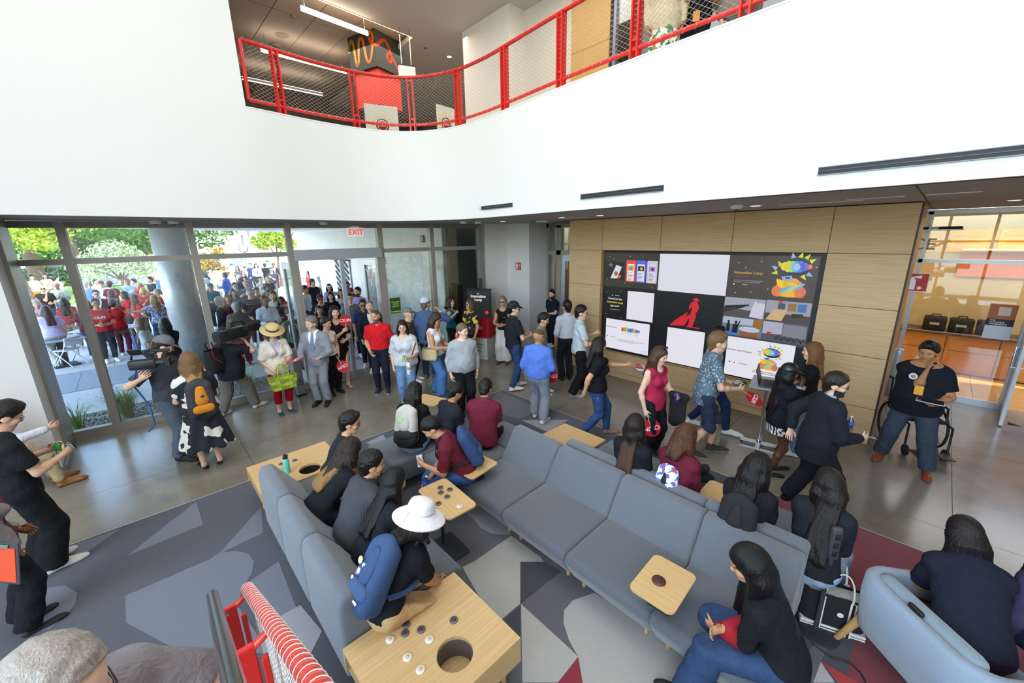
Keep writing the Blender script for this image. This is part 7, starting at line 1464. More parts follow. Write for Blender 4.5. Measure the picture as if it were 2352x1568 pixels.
p = hb('blouse', 0); fan(p+Vector((.08, .1, .0)), (.2, .25, .9), (.66, .75, .0), 'red hand fan edge-on beside the green can')
p = hb('pattern', 1); fan(p+Vector((0, 0, -.03)), (.5, .1, -.3), (.35, -.15, .9), 'dark red hand fan under the wallet of the leaf-print shirt')
# cans, bottles, phones, papers
can(hb('blouse', 0), '58c85a', 'green can held by the woman in the pale grey blouse'); can(hb('whiteback', 1), '4fc85a', 'green can held out by the man in a white shirt'); can(hb('polo', 1), '4fce5c', 'green can held up by the man in the pale blue polo'); can(hb('phoneman', 0, (0, 0, -.02)), '3fae4c', 'green can held under a phone at the left edge'); can(hb('pink', 0), '5b2a9a', 'purple can held by the woman in the raspberry top')
def bottle(p, label, col='dfe8f0', lab='3f6fd0', r=.032, h=.21, name='plastic_bottle', ax=UP, white=False):
 t = thing(name, label, 'bottle', p); t.rotation_euler = Vector(ax).to_track_quat('Z', 'Y').to_euler()
 MB().lathe([(r*.8, -h/2), (r, -h/2+.01), (r, h*.2), (r*.42, h*.42), (r*.42, h*.45)], 18).build('body', mat(col, .2) if white else glass('e6f0f6', .12, 'b'), t); MB().lathe([(r*.46, h*.43), (r*.46, h*.5)], 14).build('cap', mat('e8eaf0' if not white else '8a3a7a', .4), t); MB().lathe([(r*1.02, -h*.12), (r*1.02, h*.14)], 18).build('label', mat(lab, .4), t); return t
bottle(hb('blouse', 0, (.04, .06, -.17)), 'white steel bottle with purple lid and gold flowers', 'eeeef2', 'c9b27a', .042, .26, 'water_bottle', white=True); bottle(hb('s9', 1, (0, 0, .03)), 'clear water bottle held by the girl with the braid', ax=(.2, .1, 1)); bottle(hb('darksuit', 0, (.05, .1, .25)) if False else P['darksuit'].chest+P['darksuit'].F*.30-UP*.12+P['darksuit'].R*-.1, 'clear water bottle with blue label in front of the dark suit', lab='2f4fc0'); bottle(hb('red', 0, (0, 0, -.03)), 'clear bottle held low by the man in the red polo', lab='2f3a4a', ax=(.2, .3, -1)); bottle(hb('u2', 1), 'small blue can-shaped bottle held behind the balcony net', 'b8c8e8', '3f5fc0', .03, .14, white=True)
cdir = lambda p: (Vector((0, 0, CAM_H))-p).normalized()
p = hb('phoneman', 1, (0, 0, .03)); flatdev(p, (.6, .7, 0), (.2, -.3, .9), .16, .08, .009, 'black phone with lit screen held by the man at the left edge', scr='9fc8d0')
p = hb('darksuit', 1); flatdev(p+Vector((.03, .02, -.01)), P['darksuit'].R, P['darksuit'].F, .075, .15, .009, 'black phone in the hand of the man in the dark suit')
p = hb('s9', 0); flatdev(p, (.5, .6, .2), (-.4, .3, .7), .07, .14, .008, 'pale phone held by the girl with the braid', scr='8f9aa8', case='b8c0c8')
p = hb('host', 0, (0, 0, .025)); flatdev(p, P['host'].R, P['host'].F, .26, .19, .008, 'white tablet held flat by the host', 'tablet', 'tablet', '30343c', 'd8dade')
p = hb('host', 1); t = thing('microphone', 'small black microphone held to the mouth of the host', 'microphone', p); t.rotation_euler = (.5, .3, 0); MB().lathe([(.010, -.08), (.012, .03), (.008, .035)], 12).build('handle', BLACK, t); MB().ball((0, 0, .05), .018, 12, 8).build('head', mat('2a2b2e', .7, bump=('noise', 300, .6)), t)
p = hb('pattern', 0, (0, 0, .02)); t = thing('wallet', 'open black wallet in the hands of the leaf-print shirt man', 'wallet', p, .6); MB().box((-.045, 0, 0), (.085, .10, .012), 0, .004, 2).box((.04, 0, .012), (.085, .10, .012), 0, .004, 2, rot=Matrix.Rotation(-.3, 3, 'Y')).build('leather', mat('17171a', .5), t); MB().box((-.045, 0, .008), (.07, .085, .004)).build('cards', mat('8fc8e8', .4), t)
p = hb('teal', 1); flatdev(p, (.5, .6, 0), (0, 0, 1), .075, .15, .009, 'black phone raised by the woman in the teal blouse')
p = hb('clip', 1, (.02, -.28, .0)); q = G(14, 1292, .88); t = thing('clipboard', 'orange and grey clipboard folder held by the woman at lower left', 'clipboard', q); t.rotation_euler = (math.radians(78), 0, math.radians(40)); MB().box((0, 0, 0), (.24, .32, .012), 0, .004, 1).build('board', mat('3a3a40', .6), t); MB().box((0, -.01, .009), (.20, .26, .006)).build('cover', mat('d8481e', .5), t); MB().box((0, .13, .013), (.09, .03, .012), 0, .004, 1).build('clip', STEEL, t)
t = thing('carabiner', 'blue and orange carabiner with keys in the hand of the blouse woman', 'keys', hb('blouse', 1, (0, 0, -.06))); MB().tube([(.022*math.cos(a), 0, .045*math.sin(a)) for a in [2*PI*k/12 for k in range(12)]], .0045, 6, closed=True).build('ring', mat('4a90d0', .35), t); MB().box((.02, .0, -.04), (.012, .004, .05)).box((-.01, .004, -.035), (.012, .004, .05)).build('key', mat('d8a05a', .4, .5), t)
t = thing('id_badge', 'white ID badge clipped to the jeans of the striding woman', 'badge', P['fanwoman'].pel+P['fanwoman'].R*.17+Vector((0, 0, -.1)), P['fanwoman'].yaw); MB().box((0, 0, 0), (.006, .055, .085), 0, .002, 1).build('card', mat('dfe6f0', .4), t); MB().box((0, 0, -.032), (.008, .053, .02)).build('band', mat('c8344a', .4), t)
# bags
hh = P['hat']; c = (hb('hat', 0)+hb('hat', 1))/2+Vector((0, 0, -.27)); t = thing('woven_bag', 'lime green woven basket bag in front of the red trousers', 'bag', c, hh.yaw-PI/2)
GR = [mat('a9c03c', .7, bump=('noise', 80, .3)), mat('8fa62c', .7, bump=('noise', 80, .3)), mat('c3d45a', .7)]
for side in (-1, 1):
 for r_ in range(4):
  for k in range(6):
   wv = .062+.004*r_; MB().box(((k-2.5)*wv, side*(.075+.006*((k+r_) % 2)), -.10+.062*r_), (wv*.97, .012, .060), 0, .004, 1).build('weave_strip', GR[(k*2+r_*3+(k+r_) % 2) % 3], t)
for side in (-1, 1):
 for r_ in range(4): MB().box((side*(.19+.012*r_), 0, -.10+.062*r_), (.012, .15, .060), 0, .004, 1).build('weave_strip', GR[r_ % 3], t)
MB().box((0, 0, -.128), (.36, .15, .012)).build('base', GR[1], t)
for side in (-1, 1): MB().tube([(-.10, side*.075, .1), (-.08, side*.06, .22), (-.03, side*.03, .33), (.03, side*.03, .33), (.08, side*.06, .22), (.10, side*.075, .1)], .011, 6).build('handle', GR[0], t)
o = P['tank']; c = o.pel+o.R*.24+Vector((0, 0, .05)); t = thing('shoulder_bag', 'tan patterned shoulder bag on the hip of the white tank top woman', 'bag', c, o.yaw-PI/2+PI/2); v, f = soft_box(.30, .10, .24, .015); m = MB(); m.smooth = True; m.add(v, f, Matrix.Translation((0, 0, -.12))); m.build('body', pattern('b99a68', 'd9c493', 'voronoi', 60, .35), t); MB().box((0, 0, .115), (.28, .085, .016), 0, .006, 2).build('flap', mat('9a7a48', .6), t)
nk = o.neck+o.R*-.06+Vector((0, 0, .03)); Ti = (Matrix.Translation(c) @ Matrix.Rotation(o.yaw, 4, 'Z')).inverted(); MB().tube([Ti @ q_ for q_ in curve3([c+Vector((0, 0, .1))+o.F*.12, o.chest+o.F*.17+Vector((0, 0, .0)), nk+o.F*.04, o.chest-o.F*.15, c+Vector((0, 0, .1))-o.F*.12], 5)], .008, 6).build('strap', mat('7a5f3a', .6), t)
q = P['jacketarm']; t = thing('folded_jacket', 'black jacket draped over the arm of the woman in white trousers', 'jacket', (q.el[0]*.5+q.wr[0]*.5)); g = Blob(); g.cone((-.1, 0, .0), (.1, 0, 0), .05, .05, .05, ((0, 1, 0), .8)); g.cone((-.06, .01, -.05), (-.05, .02, -.4), .07, .09, .05, ((0, 1, 0), .35)); g.cone((.06, -.01, -.05), (.05, -.02, -.34), .06, .08, .05, ((0, 1, 0), .35)); V, Q = g.mesh(.02); child('cloth', tomesh('cloth', V, Q, [mat('1a1c24', .85, bump=('weave', 150, .3))]), t)
q = P['pink']; t = thing('folded_jacket', 'black jacket hanging from the arm holding the purple can', 'jacket', q.wr[0]+Vector((.02, .03, 0))); V2 = V.copy(); child('cloth', tomesh('cloth', V2, Q, [mat('17181d', .85, bump=('weave', 150, .3))]), t)
t = thing('black_jacket', 'black jacket with gold emblem lying on the sofa beside the auburn-haired woman', 'jacket', G(1606, 1095, .52), .4); g = Blob(); g.cone((-.09, 0, .02), (.09, .02, .0), .09, .07, .06, ((0, 0, 1), .7)); g.cone((0, .02, .06), (.05, -.03, .14), .07, .05, .05); V, Q = g.mesh(.014, lambda X, Y, Z: .008*np.sin(40*X)*np.sin(37*Y+3)*np.sin(30*Z)); child('cloth', tomesh('cloth', V, Q, [mat('1b1b20', .85, bump=('weave', 150, .3))]), t)
# camcorder and broadcast camera
q = P['cam1']; p = q.h[1][0]+UP*.10; d_ = (Vector((1.1, -1.0, 0))); t = thing('camcorder', 'small black camcorder with open side screen on the grey-capped cameraman', 'camera', p, q.yaw+.25)
BK = mat('1a1b1d', .45); MB().box((0, 0, .05), (.30, .11, .13), 0, .02, 2).build('body', BK, t); MB().tube([(.14, 0, .06), (.25, 0, .06)], [.045, .06], 18).build('lens_barrel', BK, t); MB().box((.28, 0, .06), (.07, .15, .115), 0, .01, 1).build('lens_hood', BK, t); MB().lathe([(.036, 0), (.036, .004)], 16, Matrix.Translation((.314, 0, .06)) @ Matrix.Rotation(PI/2, 4, 'Y')).build('lens_glass', mat('20242e', .05, coat=.5), t)
MB().tube([(-.12, 0, .12), (-.1, 0, .19), (.14, 0, .19), (.16, 0, .12)], .014, 8).build('top_handle', BK, t); MB().tube([(.1, .06, .2), (.28, .07, .2)], .022, 10).build('microphone', mat('3a3b3e', .9, bump=('noise', 200, .9)), t); MB().box((-.02, -.09, .24), (.14, .015, .09), .2, .006, 1, rot=Matrix.Rotation(.5, 3, 'X')).build('flip_screen', BK, t)
MB().tube([(-.1, .05, .0), (-.25, .15, -.25), (-.15, .2, -.6), (-.1, .1, -.85), (-.2, .12, -.95)], .012, 6).build('strap', mat('2f5f9f', .7), t)
q = P['cam2']; p = q.hc+q.R*.22+q.F*.06+UP*.05; t = thing('broadcast_camera', 'large shoulder broadcast camera with furry microphone beside the curtain wall', 'camera', p, q.yaw)
MB().box((0, 0, 0), (.42, .14, .20), 0, .02, 2).build('body', BK, t); MB().box((-.30, 0, .0), (.16, .16, .20), 0, .01, 1).build('battery', mat('232427', .5), t); MB().box((-.40, 0, .0), (.05, .15, .17), 0, .008, 1).build('transmitter', mat('2d2e33', .5), t); MB().tube([(.2, 0, .0), (.30, 0, 0), (.44, 0, 0)], [.06, .052, .06], 18).build('lens_barrel', BK, t); MB().tube([(.44, 0, 0), (.52, 0, 0)], [.06, .075], 18).build('lens_hood', BK, t); MB().tube([(-.12, 0, .1), (-.08, 0, .19), (.16, 0, .19), (.22, 0, .1)], .016, 8).build('top_handle', BK, t)
MB().tube([(.20, -.09, .12), (.30, -.09, .12), (.46, -.09, .12)], [.035, .05, .04], 14).build('furry_microphone', mat('3b3934', .95, bump=('noise', 160, 1.0)), t); MB().box((.12, -.13, .08), (.12, .10, .08), 0, .01, 1).build('viewfinder', BK, t); MB().box((-.06, 0, .24), (.10, .07, .06), .3, .01, 1).build('top_light', mat('6d5f3a', .6), t); MB().tube([(-.15, .08, .08), (-.2, .12, -.1), (-.12, .13, -.22), (.02, .1, -.16), (.1, .08, .06)], .013, 6).build('shoulder_strap', mat('55565c', .8), t); MB().tube([(-.42, 0, -.05), (-.5, .05, -.15), (-.45, .1, -.35), (-.3, .1, -.5)], .005, 5).build('red_cable', mat('c83040', .5), t)
q = P['cam2']; c = q.chest-q.F*.28-UP*.05; t = thing('battery_pack', 'black harness pack on the back of the broadcast cameraman', 'backpack', c, q.yaw); v, f = soft_box(.26, .2, .42, .02); m = MB(); m.smooth = True; m.add(v, f, Matrix.Translation((0, 0, -.21))); m.build('body', mat('17181b', .8, bump=('weave', 150, .3)), t)
for k in (-1, 1): MB().tube([(0, .07*k, .2), (-.04, .08*k, .30), (-.02, .05*k, .36)], .012, 6).build('strap', BLACK, t)
# laptop stand by the wood wall
q = P['laptop']; c = q.pel+q.F*.48; t = thing('laptop_stand', 'silver rolling stand in front of the long-haired woman by the wall', 'stand', (c.x, c.y, 0), q.yaw); MB().box((0, 0, 1.02), (.42, .62, .025), 0, .008, 1).build('shelf', mat('c8ccd2', .3, .6), t); MB().tube([(0, 0, .06), (0, 0, 1.02)], .02, 10).build('post', STEEL, t)
for a in (0, 1): MB().box((0, 0, .05), ((.5, .06)[a], (.06, .5)[a], .03)).build('foot', STEEL, t)
for x, y in ((.23, 0), (-.23, 0), (0, .23), (0, -.23)): MB().tube([(x, y-.012, .022), (x, y+.012, .022)], .022, 10).build('wheel', RUBBER, t)
t = thing('laptop', 'open laptop with black lid on the rolling stand', 'laptop', (c.x, c.y, 1.034), q.yaw); MB().box((-.03, .06, .008), (.25, .36, .015), 0, .004, 1).build('base', mat('3a3b40', .4), t); MB().box((.12, .06, .125), (.012, .36, .24), 0, .004, 1, rot=Matrix.Rotation(.25, 3, 'Y')).build('lid', mat('16171a', .4), t); MB().box((-.04, .06, .0165), (.16, .3, .002)).build('keyboard', BLACK, t)
t = thing('wheelchair', 'black wheelchair standing behind the host by the maple wall end', 'wheelchair', (.1, 8.35, 0), math.radians(205))
for s in (-1, 1):
 m = MB(); m.tube([(s*.28, .05+.30*math.cos(a), .31+.30*math.sin(a)) for a in [2*PI*k/24 for k in range(24)]], .018, 6, closed=True); m.build('wheel', RUBBER, t); m = MB()
 for k in range(8): m.tube([(s*.28, .05, .31), (s*.28, .05+.29*math.cos(k*PI/4), .31+.29*math.sin(k*PI/4))], .004, 4)
 m.build('spokes', STEEL, t); MB().tube([(s*.24, .52, .08), (s*.21, .52, .08)], .08, 14).build('caster', RUBBER, t); MB().tube([(s*.24, -.18, .95), (s*.24, -.14, .5), (s*.24, .5, .48), (s*.24, .52, .1)], .014, 8).tube([(s*.24, -.14, .7), (s*.24, .3, .7), (s*.24, .34, .5)], .014, 8).build('frame', BLACK, t); MB().tube([(s*.24, -.18, .95), (s*.24, -.28, .95)], .018, 8).build('push_handle', RUBBER, t); MB().box((s*.14, .68, .12), (.14, .2, .015), 0).build('footrest', BLACK, t)
MB().box((0, .16, .50), (.44, .44, .04), 0, .012, 2).build('seat', mat('1d1e22', .8), t); MB().box((0, -.16, .74), (.44, .03, .42), 0, .012, 2).build('backrest', mat('8a1f28', .8), t)
t = thing('stool', 'small grey stool under the seated man in khaki', 'stool', (-7.72, -1.72, 0)); MB().lathe([(.19, .40), (.2, .44), (.19, .46)], 20).build('seat', mat('8a8c90', .7), t)
for k in range(3): a = k*2.09; MB().tube([(.14*math.cos(a), .14*math.sin(a), .41), (.18*math.cos(a), .18*math.sin(a), 0)], .015, 8).build('leg', STEEL, t)
q = P['old']; t = thing('wrist_watch', 'gold and steel wrist watch on the older man at bottom left', 'watch', q.wr[0]-q.h[0][1]*.03); M = q.h[0][1].to_track_quat('Z', 'Y'); t.rotation_euler = M.to_euler()
for k in range(16): a = 2*PI*k/16; MB().box((.036*math.cos(a), .036*math.sin(a), 0), (.007, .0125, .02), a, .002, 1).build('link', mat(('d8b45a', 'c8ccd0')[k % 2], .25, .9), t)
MB().tube([(.036, 0, 0), (.047, 0, 0)], .018, 16).build('case', mat('d8dade', .2, .9), t)
t = thing('camera_strap_pack', 'black camera harness across the back of the older man', 'harness', q.chest); Tn = Matrix.Translation(q.chest).inverted()
for s in (-1, 1): MB().tube([Tn @ p_ for p_ in curve3([q.chest-q.F*.175*1-q.R*.02*s-q.S*.05, q.chest-q.F*.15+q.R*.10*s+q.S*.12, q.sh[(s+1)//2]*.6+q.neck*.4+q.S*.075, q.chest+q.F*.19+q.R*.09*s], 5)], .022, 6).build('strap', mat('222327', .85, bump=('weave', 150, .3)), t)
MB().box(tuple(Tn @ (q.chest-q.F*.19-q.S*.03)), (.10, .10, .02), 0, .01, 2).build('pad', mat('1d1e21', .85), t)
# ================================================================ outdoors beyond the curtain wall
PAV = mat('bab9b6', .85, bump=('noise', 30, .08), var=.05); PAVD = mat('8c9296', .85, bump=('noise', 30, .08), var=.08)
pg = bpy.data.objects.new('ground_plaza', None); C.objects.link(pg); pg['kind'] = 'structure'
for i in range(9):
 for j in range(12):
  x0, y0 = -11.0-2.4*i, -20.0+2.4*j; struct('slab', MB().box2((x0-2.39, y0, -.12), (x0-.01, y0+2.39, -.012)), PAV, pg)
for j in range(11): y0 = -14.0+1.4*j; struct('dark_slab', MB().box2((-15.0, y0, -.1), (-12.95, y0+1.392, -.002)), PAVD, pg)
for j in range(8): y0 = 2.2+1.2*j; struct('slab', MB().box2((-11.0, y0, -.12), (-9.75, y0+1.19, -.012)), PAV, pg)
struct('ground_field', MB().box2((-90, -70, -.4), (-11, 60, -.13)), mat('8a8f78', .95, var=.15)); struct('ground_court', MB().box2((-60, -70, -.5), (60, -7.2, -.05)), mat('a8ac9c', .95, var=.1))
gv = thing('gravel_strip', 'strip of grey pebbles along the foot of the curtain wall', 'gravel'); gv['kind'] = 'stuff'; random.seed(5); m = MB(); m.box2((-10.98, -7, -.12), (-9.72, 2.18, -.02))
ico = [(0, 0, .6), (.9, 0, 0), (.28, .86, 0), (-.73, .53, 0), (-.73, -.53, 0), (.28, -.86, 0), (0, 0, -.6)]; icf = [[0, k, k % 5+1] for k in range(1, 6)]+[[6, k % 5+1, k] for k in range(1, 6)]
for k in range(2600):
 y = random.uniform(-2.4, 2.15); x = random.uniform(-10.95, -9.74); s = random.uniform(.012, .028); m.mi = random.choice((0, 1, 1, 2)); m.add(ico, icf, Matrix.Translation((x, y, -.012)) @ Matrix.Rotation(random.random()*6, 4, 'Z') @ Matrix.Diagonal((s*1.3, s, s, 1)), smooth=False)
tag(m.build('pebbles', [mat('8f8a82', .9), mat('6f6b66', .9), mat('b8b2a8', .9)], gv), kind='stuff')
def tuft(p, n, h, label):
 t = thing('ornamental_grass', label, 'grass', p); m = MB()
 for k in range(n):
  a = random.random()*2*PI; r = random.random()*.08; ln = h*random.uniform(.6, 1.1); b = random.uniform(.25, 1.0)*ln; c, s = math.cos(a), math.sin(a); w_ = .006; pts = [(r*c, r*s, 0), (r*c+b*.3*c, r*s+b*.3*s, ln*.6), (r*c+b*.75*c, r*s+b*.75*s, ln*.85), (r*c+b*1.1*c, r*s+b*1.1*s, ln*.72)]
  v = []
  for q_, (x, y, z) in enumerate(pts): ww = w_*(1-q_/3.2); v += [(x-s*ww, y+c*ww, z), (x+s*ww, y-c*ww, z)]
  m.mi = k % 2; m.add(v, [[0, 1, 3, 2], [2, 3, 5, 4], [4, 5, 7, 6]], smooth=False)
 m.build('blades', [mat('5f7d33', .7), mat('8aa24e', .7)], t)['kind'] = 'stuff'
tuft(G(295, 955), 260, .62, 'large green grass tuft in the gravel behind the second pane'); tuft(G(182, 985), 70, .55, 'small green grass tuft in the gravel at the far left pane'); tuft(G(575, 880), 60, .3, 'low grass tuft in the gravel behind the heavy cameraman')
# canopy, round column, entrance wing
ZK = 3.66; k0, k1, k2 = G(24, 500.5, ZK), G(104, 521, ZK), G(662, 533, ZK)
struct('ceiling_canopy', MB().prism([(-9.7, k0.y-.2), (k0.x, k0.y), (k1.x, k1.y), (k2.x, k2.y), (-24, 9), (-9.5, 9)], ZK, ZK+.5), mat('e4e0d6', .8))
struct('wall_outer_upper', MB().box2((-17.5, -1.7, 8.5), (-9.7, -1.6, 9.7)), OFFW)
cpt = Vector((-13.6, .86, 0)); m = MB().lathe([(.37, -.05), (.37, ZK)], 40, Matrix.Translation(cpt)); struct('column_round', m, mat('bdbbb6', .36, .25, bump=('noise', 30, .03), var=.08)); struct('trim_4', MB().lathe([(.40, -.02), (.40, .06)], 32, Matrix.Translation(cpt)), mat('7f7f80', .5))
ew = bpy.data.objects.new('wall_entrance_wing', None); C.objects.link(ew); ew['kind'] = 'structure'; ea, eb = Vector((-9.35, 6.32)), Vector((-22.6, 6.75)); ed = (eb-ea).normalized(); eang = math.atan2(ed.y, ed.x)
for k in range(11): p = ea+ed*(.6+1.2*k); struct('panel', MB().box((p.x, p.y, ZK/2), (1.19, .12, ZK), eang), mat('e9e5de', .7), ew)
struct('backing', MB().box(((ea.x+eb.x)/2, (ea.y+eb.y)/2+.12, ZK/2), (13.2, .1, ZK), eang), mat('9a958e', .8), ew)
for i, s in enumerate((7.3, 8.3)):
 p = ea+ed*s; t = thing('brochure_rack', ['slanted brochure rack on the wing wall, nearer the doors', 'slanted brochure rack on the wing wall, farther from the doors'][i], 'rack', (p.x, p.y-.12, 0), eang+PI, 'brochure racks on the wing wall')
 MB().box((0, .0, 1.25), (.62, .04, 2.3)).build('back', mat('dcdce0', .6), t); MB().box((0, -.06, 2.42), (.74, .22, .05)).build('cap', mat('5f6066', .6), t)
 for k in range(9): MB().box((0, -.05, .35+.24*k), (.56, .012, .10), 0, 0, 1, rot=Matrix.Rotation(.5, 3, 'Y')).build('slat', mat('33353b', .6), t)
t = thing('small_wall_sign', 'small brown square sign on the wing wall behind the lettered glass', 'sign', (ea.x+ed.x*1.0, ea.y-.07, 3.2), eang+PI); MB().box((0, 0, 0), (.16, .03, .2)).build('plate', mat('8a7f72', .6), t); MB().box((.02, -.018, 0), (.06, .01, .12)).build('emblem', mat('d8d0c4', .6), t)
struct('wall_pane_reflection', MB().box2((-14, 6.95, 0), (-9.6, 7.05, 1.9)).box2((-14, 9.3, 0), (-9.4, 9.4, 3.6)), mat('3c3a38', .7))  # dark walls added to imitate the dark reflection in the kiosk pane
# ---- plants and trees
def leaves(mb, c, r, n, size, nm=3):
 for k in range(n):
  d_ = Vector((random.gauss(0, 1), random.gauss(0, 1), random.gauss(0, 1))).normalized()*(random.random()**.4); p = Vector(c)+Vector((d_.x*r[0], d_.y*r[1], d_.z*r[2])); s = size*random.uniform(.6, 1.3)
  a = Vector((random.gauss(0, 1), random.gauss(0, 1), random.gauss(0, .7))).normalized(); b = a.orthogonal().normalized(); mb.mi = random.randrange(nm); mb.add([tuple(p-a*s), tuple(p+b*s*.45), tuple(p+a*s), tuple(p-b*s*.45)], [[0, 1, 2, 3]], smooth=False)
LV = {'y': [mat('9fb02e', .6), mat('c3c83e', .6), mat('7d9a2e', .6)], 'g': [mat('4f7a2c', .6), mat('7a9a34', .6), mat('3c6424', .6)], 'd': [mat('4a6e2e', .7), mat('6f9238', .7), mat('385a26', .7)], 'o': [mat('a9b48a', .7), mat('c8cfae', .7), mat('8d9c6c', .7)], 'r': [mat('c8a83e', .6), mat('b8643a', .6), mat('8fa23a', .6)]}
BARK = mat('6a5444', .95, bump=('noise', 12, .9), var=.25)
def tree(p, label, key, tr, th, blobs, n, ls, name='tree', lean=(0, 0), bark=BARK):
 t = thing(name, label, 'tree', p); m = MB(); pts = [(lean[0]*k/5*th, lean[1]*k/5*th+.04*math.sin(k*2), th*k/5-.1) for k in range(6)]; m.tube(pts, [tr*(1.25 if k == 0 else 1-.1*k) for k in range(6)], 12)
 for (bx, by, bz, br) in blobs[:5]: m.tube([pts[-2], Vector(pts[-2])*.5+Vector((bx, by, bz))*.5+Vector((0, 0, .2)), (bx, by, bz)], [tr*.5, tr*.35, tr*.12], 7)
 m.build('trunk', bark, t); cr_ = MB(); tot = sum(b[3]**2 for b in blobs)
 for (bx, by, bz, br) in blobs: leaves(cr_, (bx, by, bz), (br, br, br*.75), int(n*br*br/tot), ls)
 tag(cr_.build('crown', LV[key], t), kind='stuff'); return t
def at(px, py, d): q = D(px, py, d); return Vector((q.x, q.y, 0))
random.seed(11)
tree(at(75, 600, 24), 'tall tree with a thick trunk at the far left window', 'y', .42, 7, [(0, 0, 7, 3), (1.5, 1.2, 5.2, 2.0), (-1.5, -1.6, 5.4, 2.2), (2.6, -.5, 4.6, 1.6), (.5, -3, 4.2, 1.6), (1.8, .4, 3.6, 1.1)], 5200, .17)
tree(at(172, 600, 27), 'second thick-trunked tree right of the first mullion', 'g', .45, 7, [(0, 0, 7.4, 3.2), (1.8, 1.2, 5.6, 2.4), (-1.6, 1.8, 5.0, 2.2), (2.2, -1.6, 4.6, 2.0), (1, 3, 5, 2)], 5200, .18)
tree(at(250, 600, 34), 'dark leafy tree behind the pale olive tree', 'd', .35, 5, [(0, 0, 6.5, 3.6), (2.5, 2, 5, 3), (-2.5, -1, 5, 3), (0, 3.5, 4.2, 2.6), (1, -3, 3.4, 2.4), (.5, 1, 3, 2.2)], 6500, .22)
tree(at(330, 600, 33), 'tree with a slender pale trunk left of the round column', 'g', .18, 5.5, [(0, 0, 6.4, 2.6), (1, 2, 5.2, 2.2), (-.5, -2, 4.8, 2), (.5, .5, 3.6, 1.4)], 3600, .2, lean=(.05, .1))
tree(at(30, 600, 20), 'leafy tree with drooping yellow-green sprays at the extreme left', 'y', .25, 6, [(0, 0, 5.6, 1.8), (.8, .8, 4.4, 1.3), (-.5, -1, 4.6, 1.3), (.6, 1.5, 3.6, .9)], 3600, .15)
tree(at(215, 600, 40), 'broad dark tree closing the gap behind the trunks', 'd', .5, 6, [(0, 0, 7, 4.5), (4, 4, 6, 4), (-4, -4, 6, 4), (6, 8, 5.5, 4), (-2, 2, 3.4, 3)], 7000, .28)
tree(at(100, 600, 38), 'broad dark tree at the far left background', 'g', .5, 6, [(0, 0, 7, 4.5), (3, -4, 6, 4), (-3, 4, 5.6, 4), (0, 0, 3.2, 3)], 6000, .28)
tree(at(278, 640, 22), 'pale olive tree behind the red polo shirts', 'o', .09, 1.7, [(0, 0, 2.6, 1.15), (.6, .5, 2.3, .9), (-.5, -.8, 2.2, .9), (.2, 1.0, 1.9, .8), (.3, -1.2, 1.8, .7)], 4200, .09)
tree(at(468, 615, 26), 'orange-tipped bush at the left of the third window', 'r', .07, 1.0, [(0, 0, 1.9, .95), (.2, .7, 1.3, .7), (0, -.5, 1.1, .7), (.2, .9, 2.6, .5)], 2600, .1, name='bush')
tree(at(640, 610, 30), 'bright young tree before the white building', 'y', .1, 2.6, [(0, 0, 3.6, 1.0), (.2, .7, 3.0, .7), (.1, -.8, 3.2, .8), (0, .1, 4.4, .6)], 2400, .14)
tree(at(665, 580, 38), 'green tree top at the left end of the wing wall', 'g', .15, 4.0, [(0, 0, 5.4, 1.3), (.4, 1.2, 4.8, 1.0), (0, -1.2, 4.9, 1.1)], 1800, .18)
tree(at(1070, 600, 19), 'bright green tree standing in for the tree mirrored in the kiosk pane', 'g', .2, 3, [(0, 0, 3.6, 1.7), (1, 1, 3.0, 1.2), (-.8, -.8, 3.2, 1.3)], 2600, .14)  # tree added to imitate the foliage mirrored in this pane
random.seed(21)
hd = thing('hedge', 'low green hedge at the foot of the trees', 'hedge', at(210, 640, 33)); m = MB()
for k in range(9): leaves(m, ((k-4)*.75, (k-4)*1.5, .7), (.9, 1.3, .9), 420, .12)
tag(m.build('leaves', LV['d'], hd), kind='stuff')
struct('ground_lawn', MB().box2((-70, -40, -.12), (-32.7, 4, -.06)), mat('6f9440', .95, bump=('noise', 40, .5), var=.2))
# ---- block wall, white building, lamp posts, mirror, vehicle
def brickmat():
 m = mat('a39e98', .9, key='block'); n = m.node_tree; b = n.nodes['Principled BSDF']; L = n.links.new; tc = n.nodes.new('ShaderNodeTexCoord'); mp = n.nodes.new('ShaderNodeMapping'); mp.inputs['Rotation'].default_value = (PI/2, 0, 0); br = n.nodes.new('ShaderNodeTexBrick'); br.inputs['Scale'].default_value = 1.0; br.inputs['Brick Width'].default_value = .42; br.inputs['Row Height'].default_value = .2; br.inputs['Mortar Size'].default_value = .012
 br.inputs['Color1'].default_value = (*s2l('a8a39d'), 1); br.inputs['Color2'].default_value = (*s2l('948f8a'), 1); br.inputs['Mortar'].default_value = (*s2l('7d7974'), 1); L(tc.outputs['Object'], mp.inputs[0]); L(mp.outputs[0], br.inputs['Vector']); L(br.outputs[0], b.inputs['Base Color']); return m
b0, b1 = at(300, 600, 32), at(690, 600, 36); dv_ = (b1-b0); bang = math.atan2(dv_.y, dv_.x); zt_ = zat(560, 584, (b0.x+b1.x)/2, (b0.y+b1.y)/2)
o = struct('wall_block', MB().box((0, 0, zt_/2), (dv_.length+6, .3, zt_)), brickmat()); o.location = (b0+b1)/2; o.rotation_euler = (0, 0, bang)
o = struct('trim_5', MB().box((0, 0, zt_+.05), (dv_.length+6, .4, .12)), mat('cfcac4', .8)); o.location = (b0+b1)/2; o.rotation_euler = (0, 0, bang)
bc = (at(430, 560, 52)+at(700, 560, 56))/2; t = thing('white_building', 'large white building with a garage opening beyond the block wall', 'building', bc, bang); WB = mat('efeae2', .8)
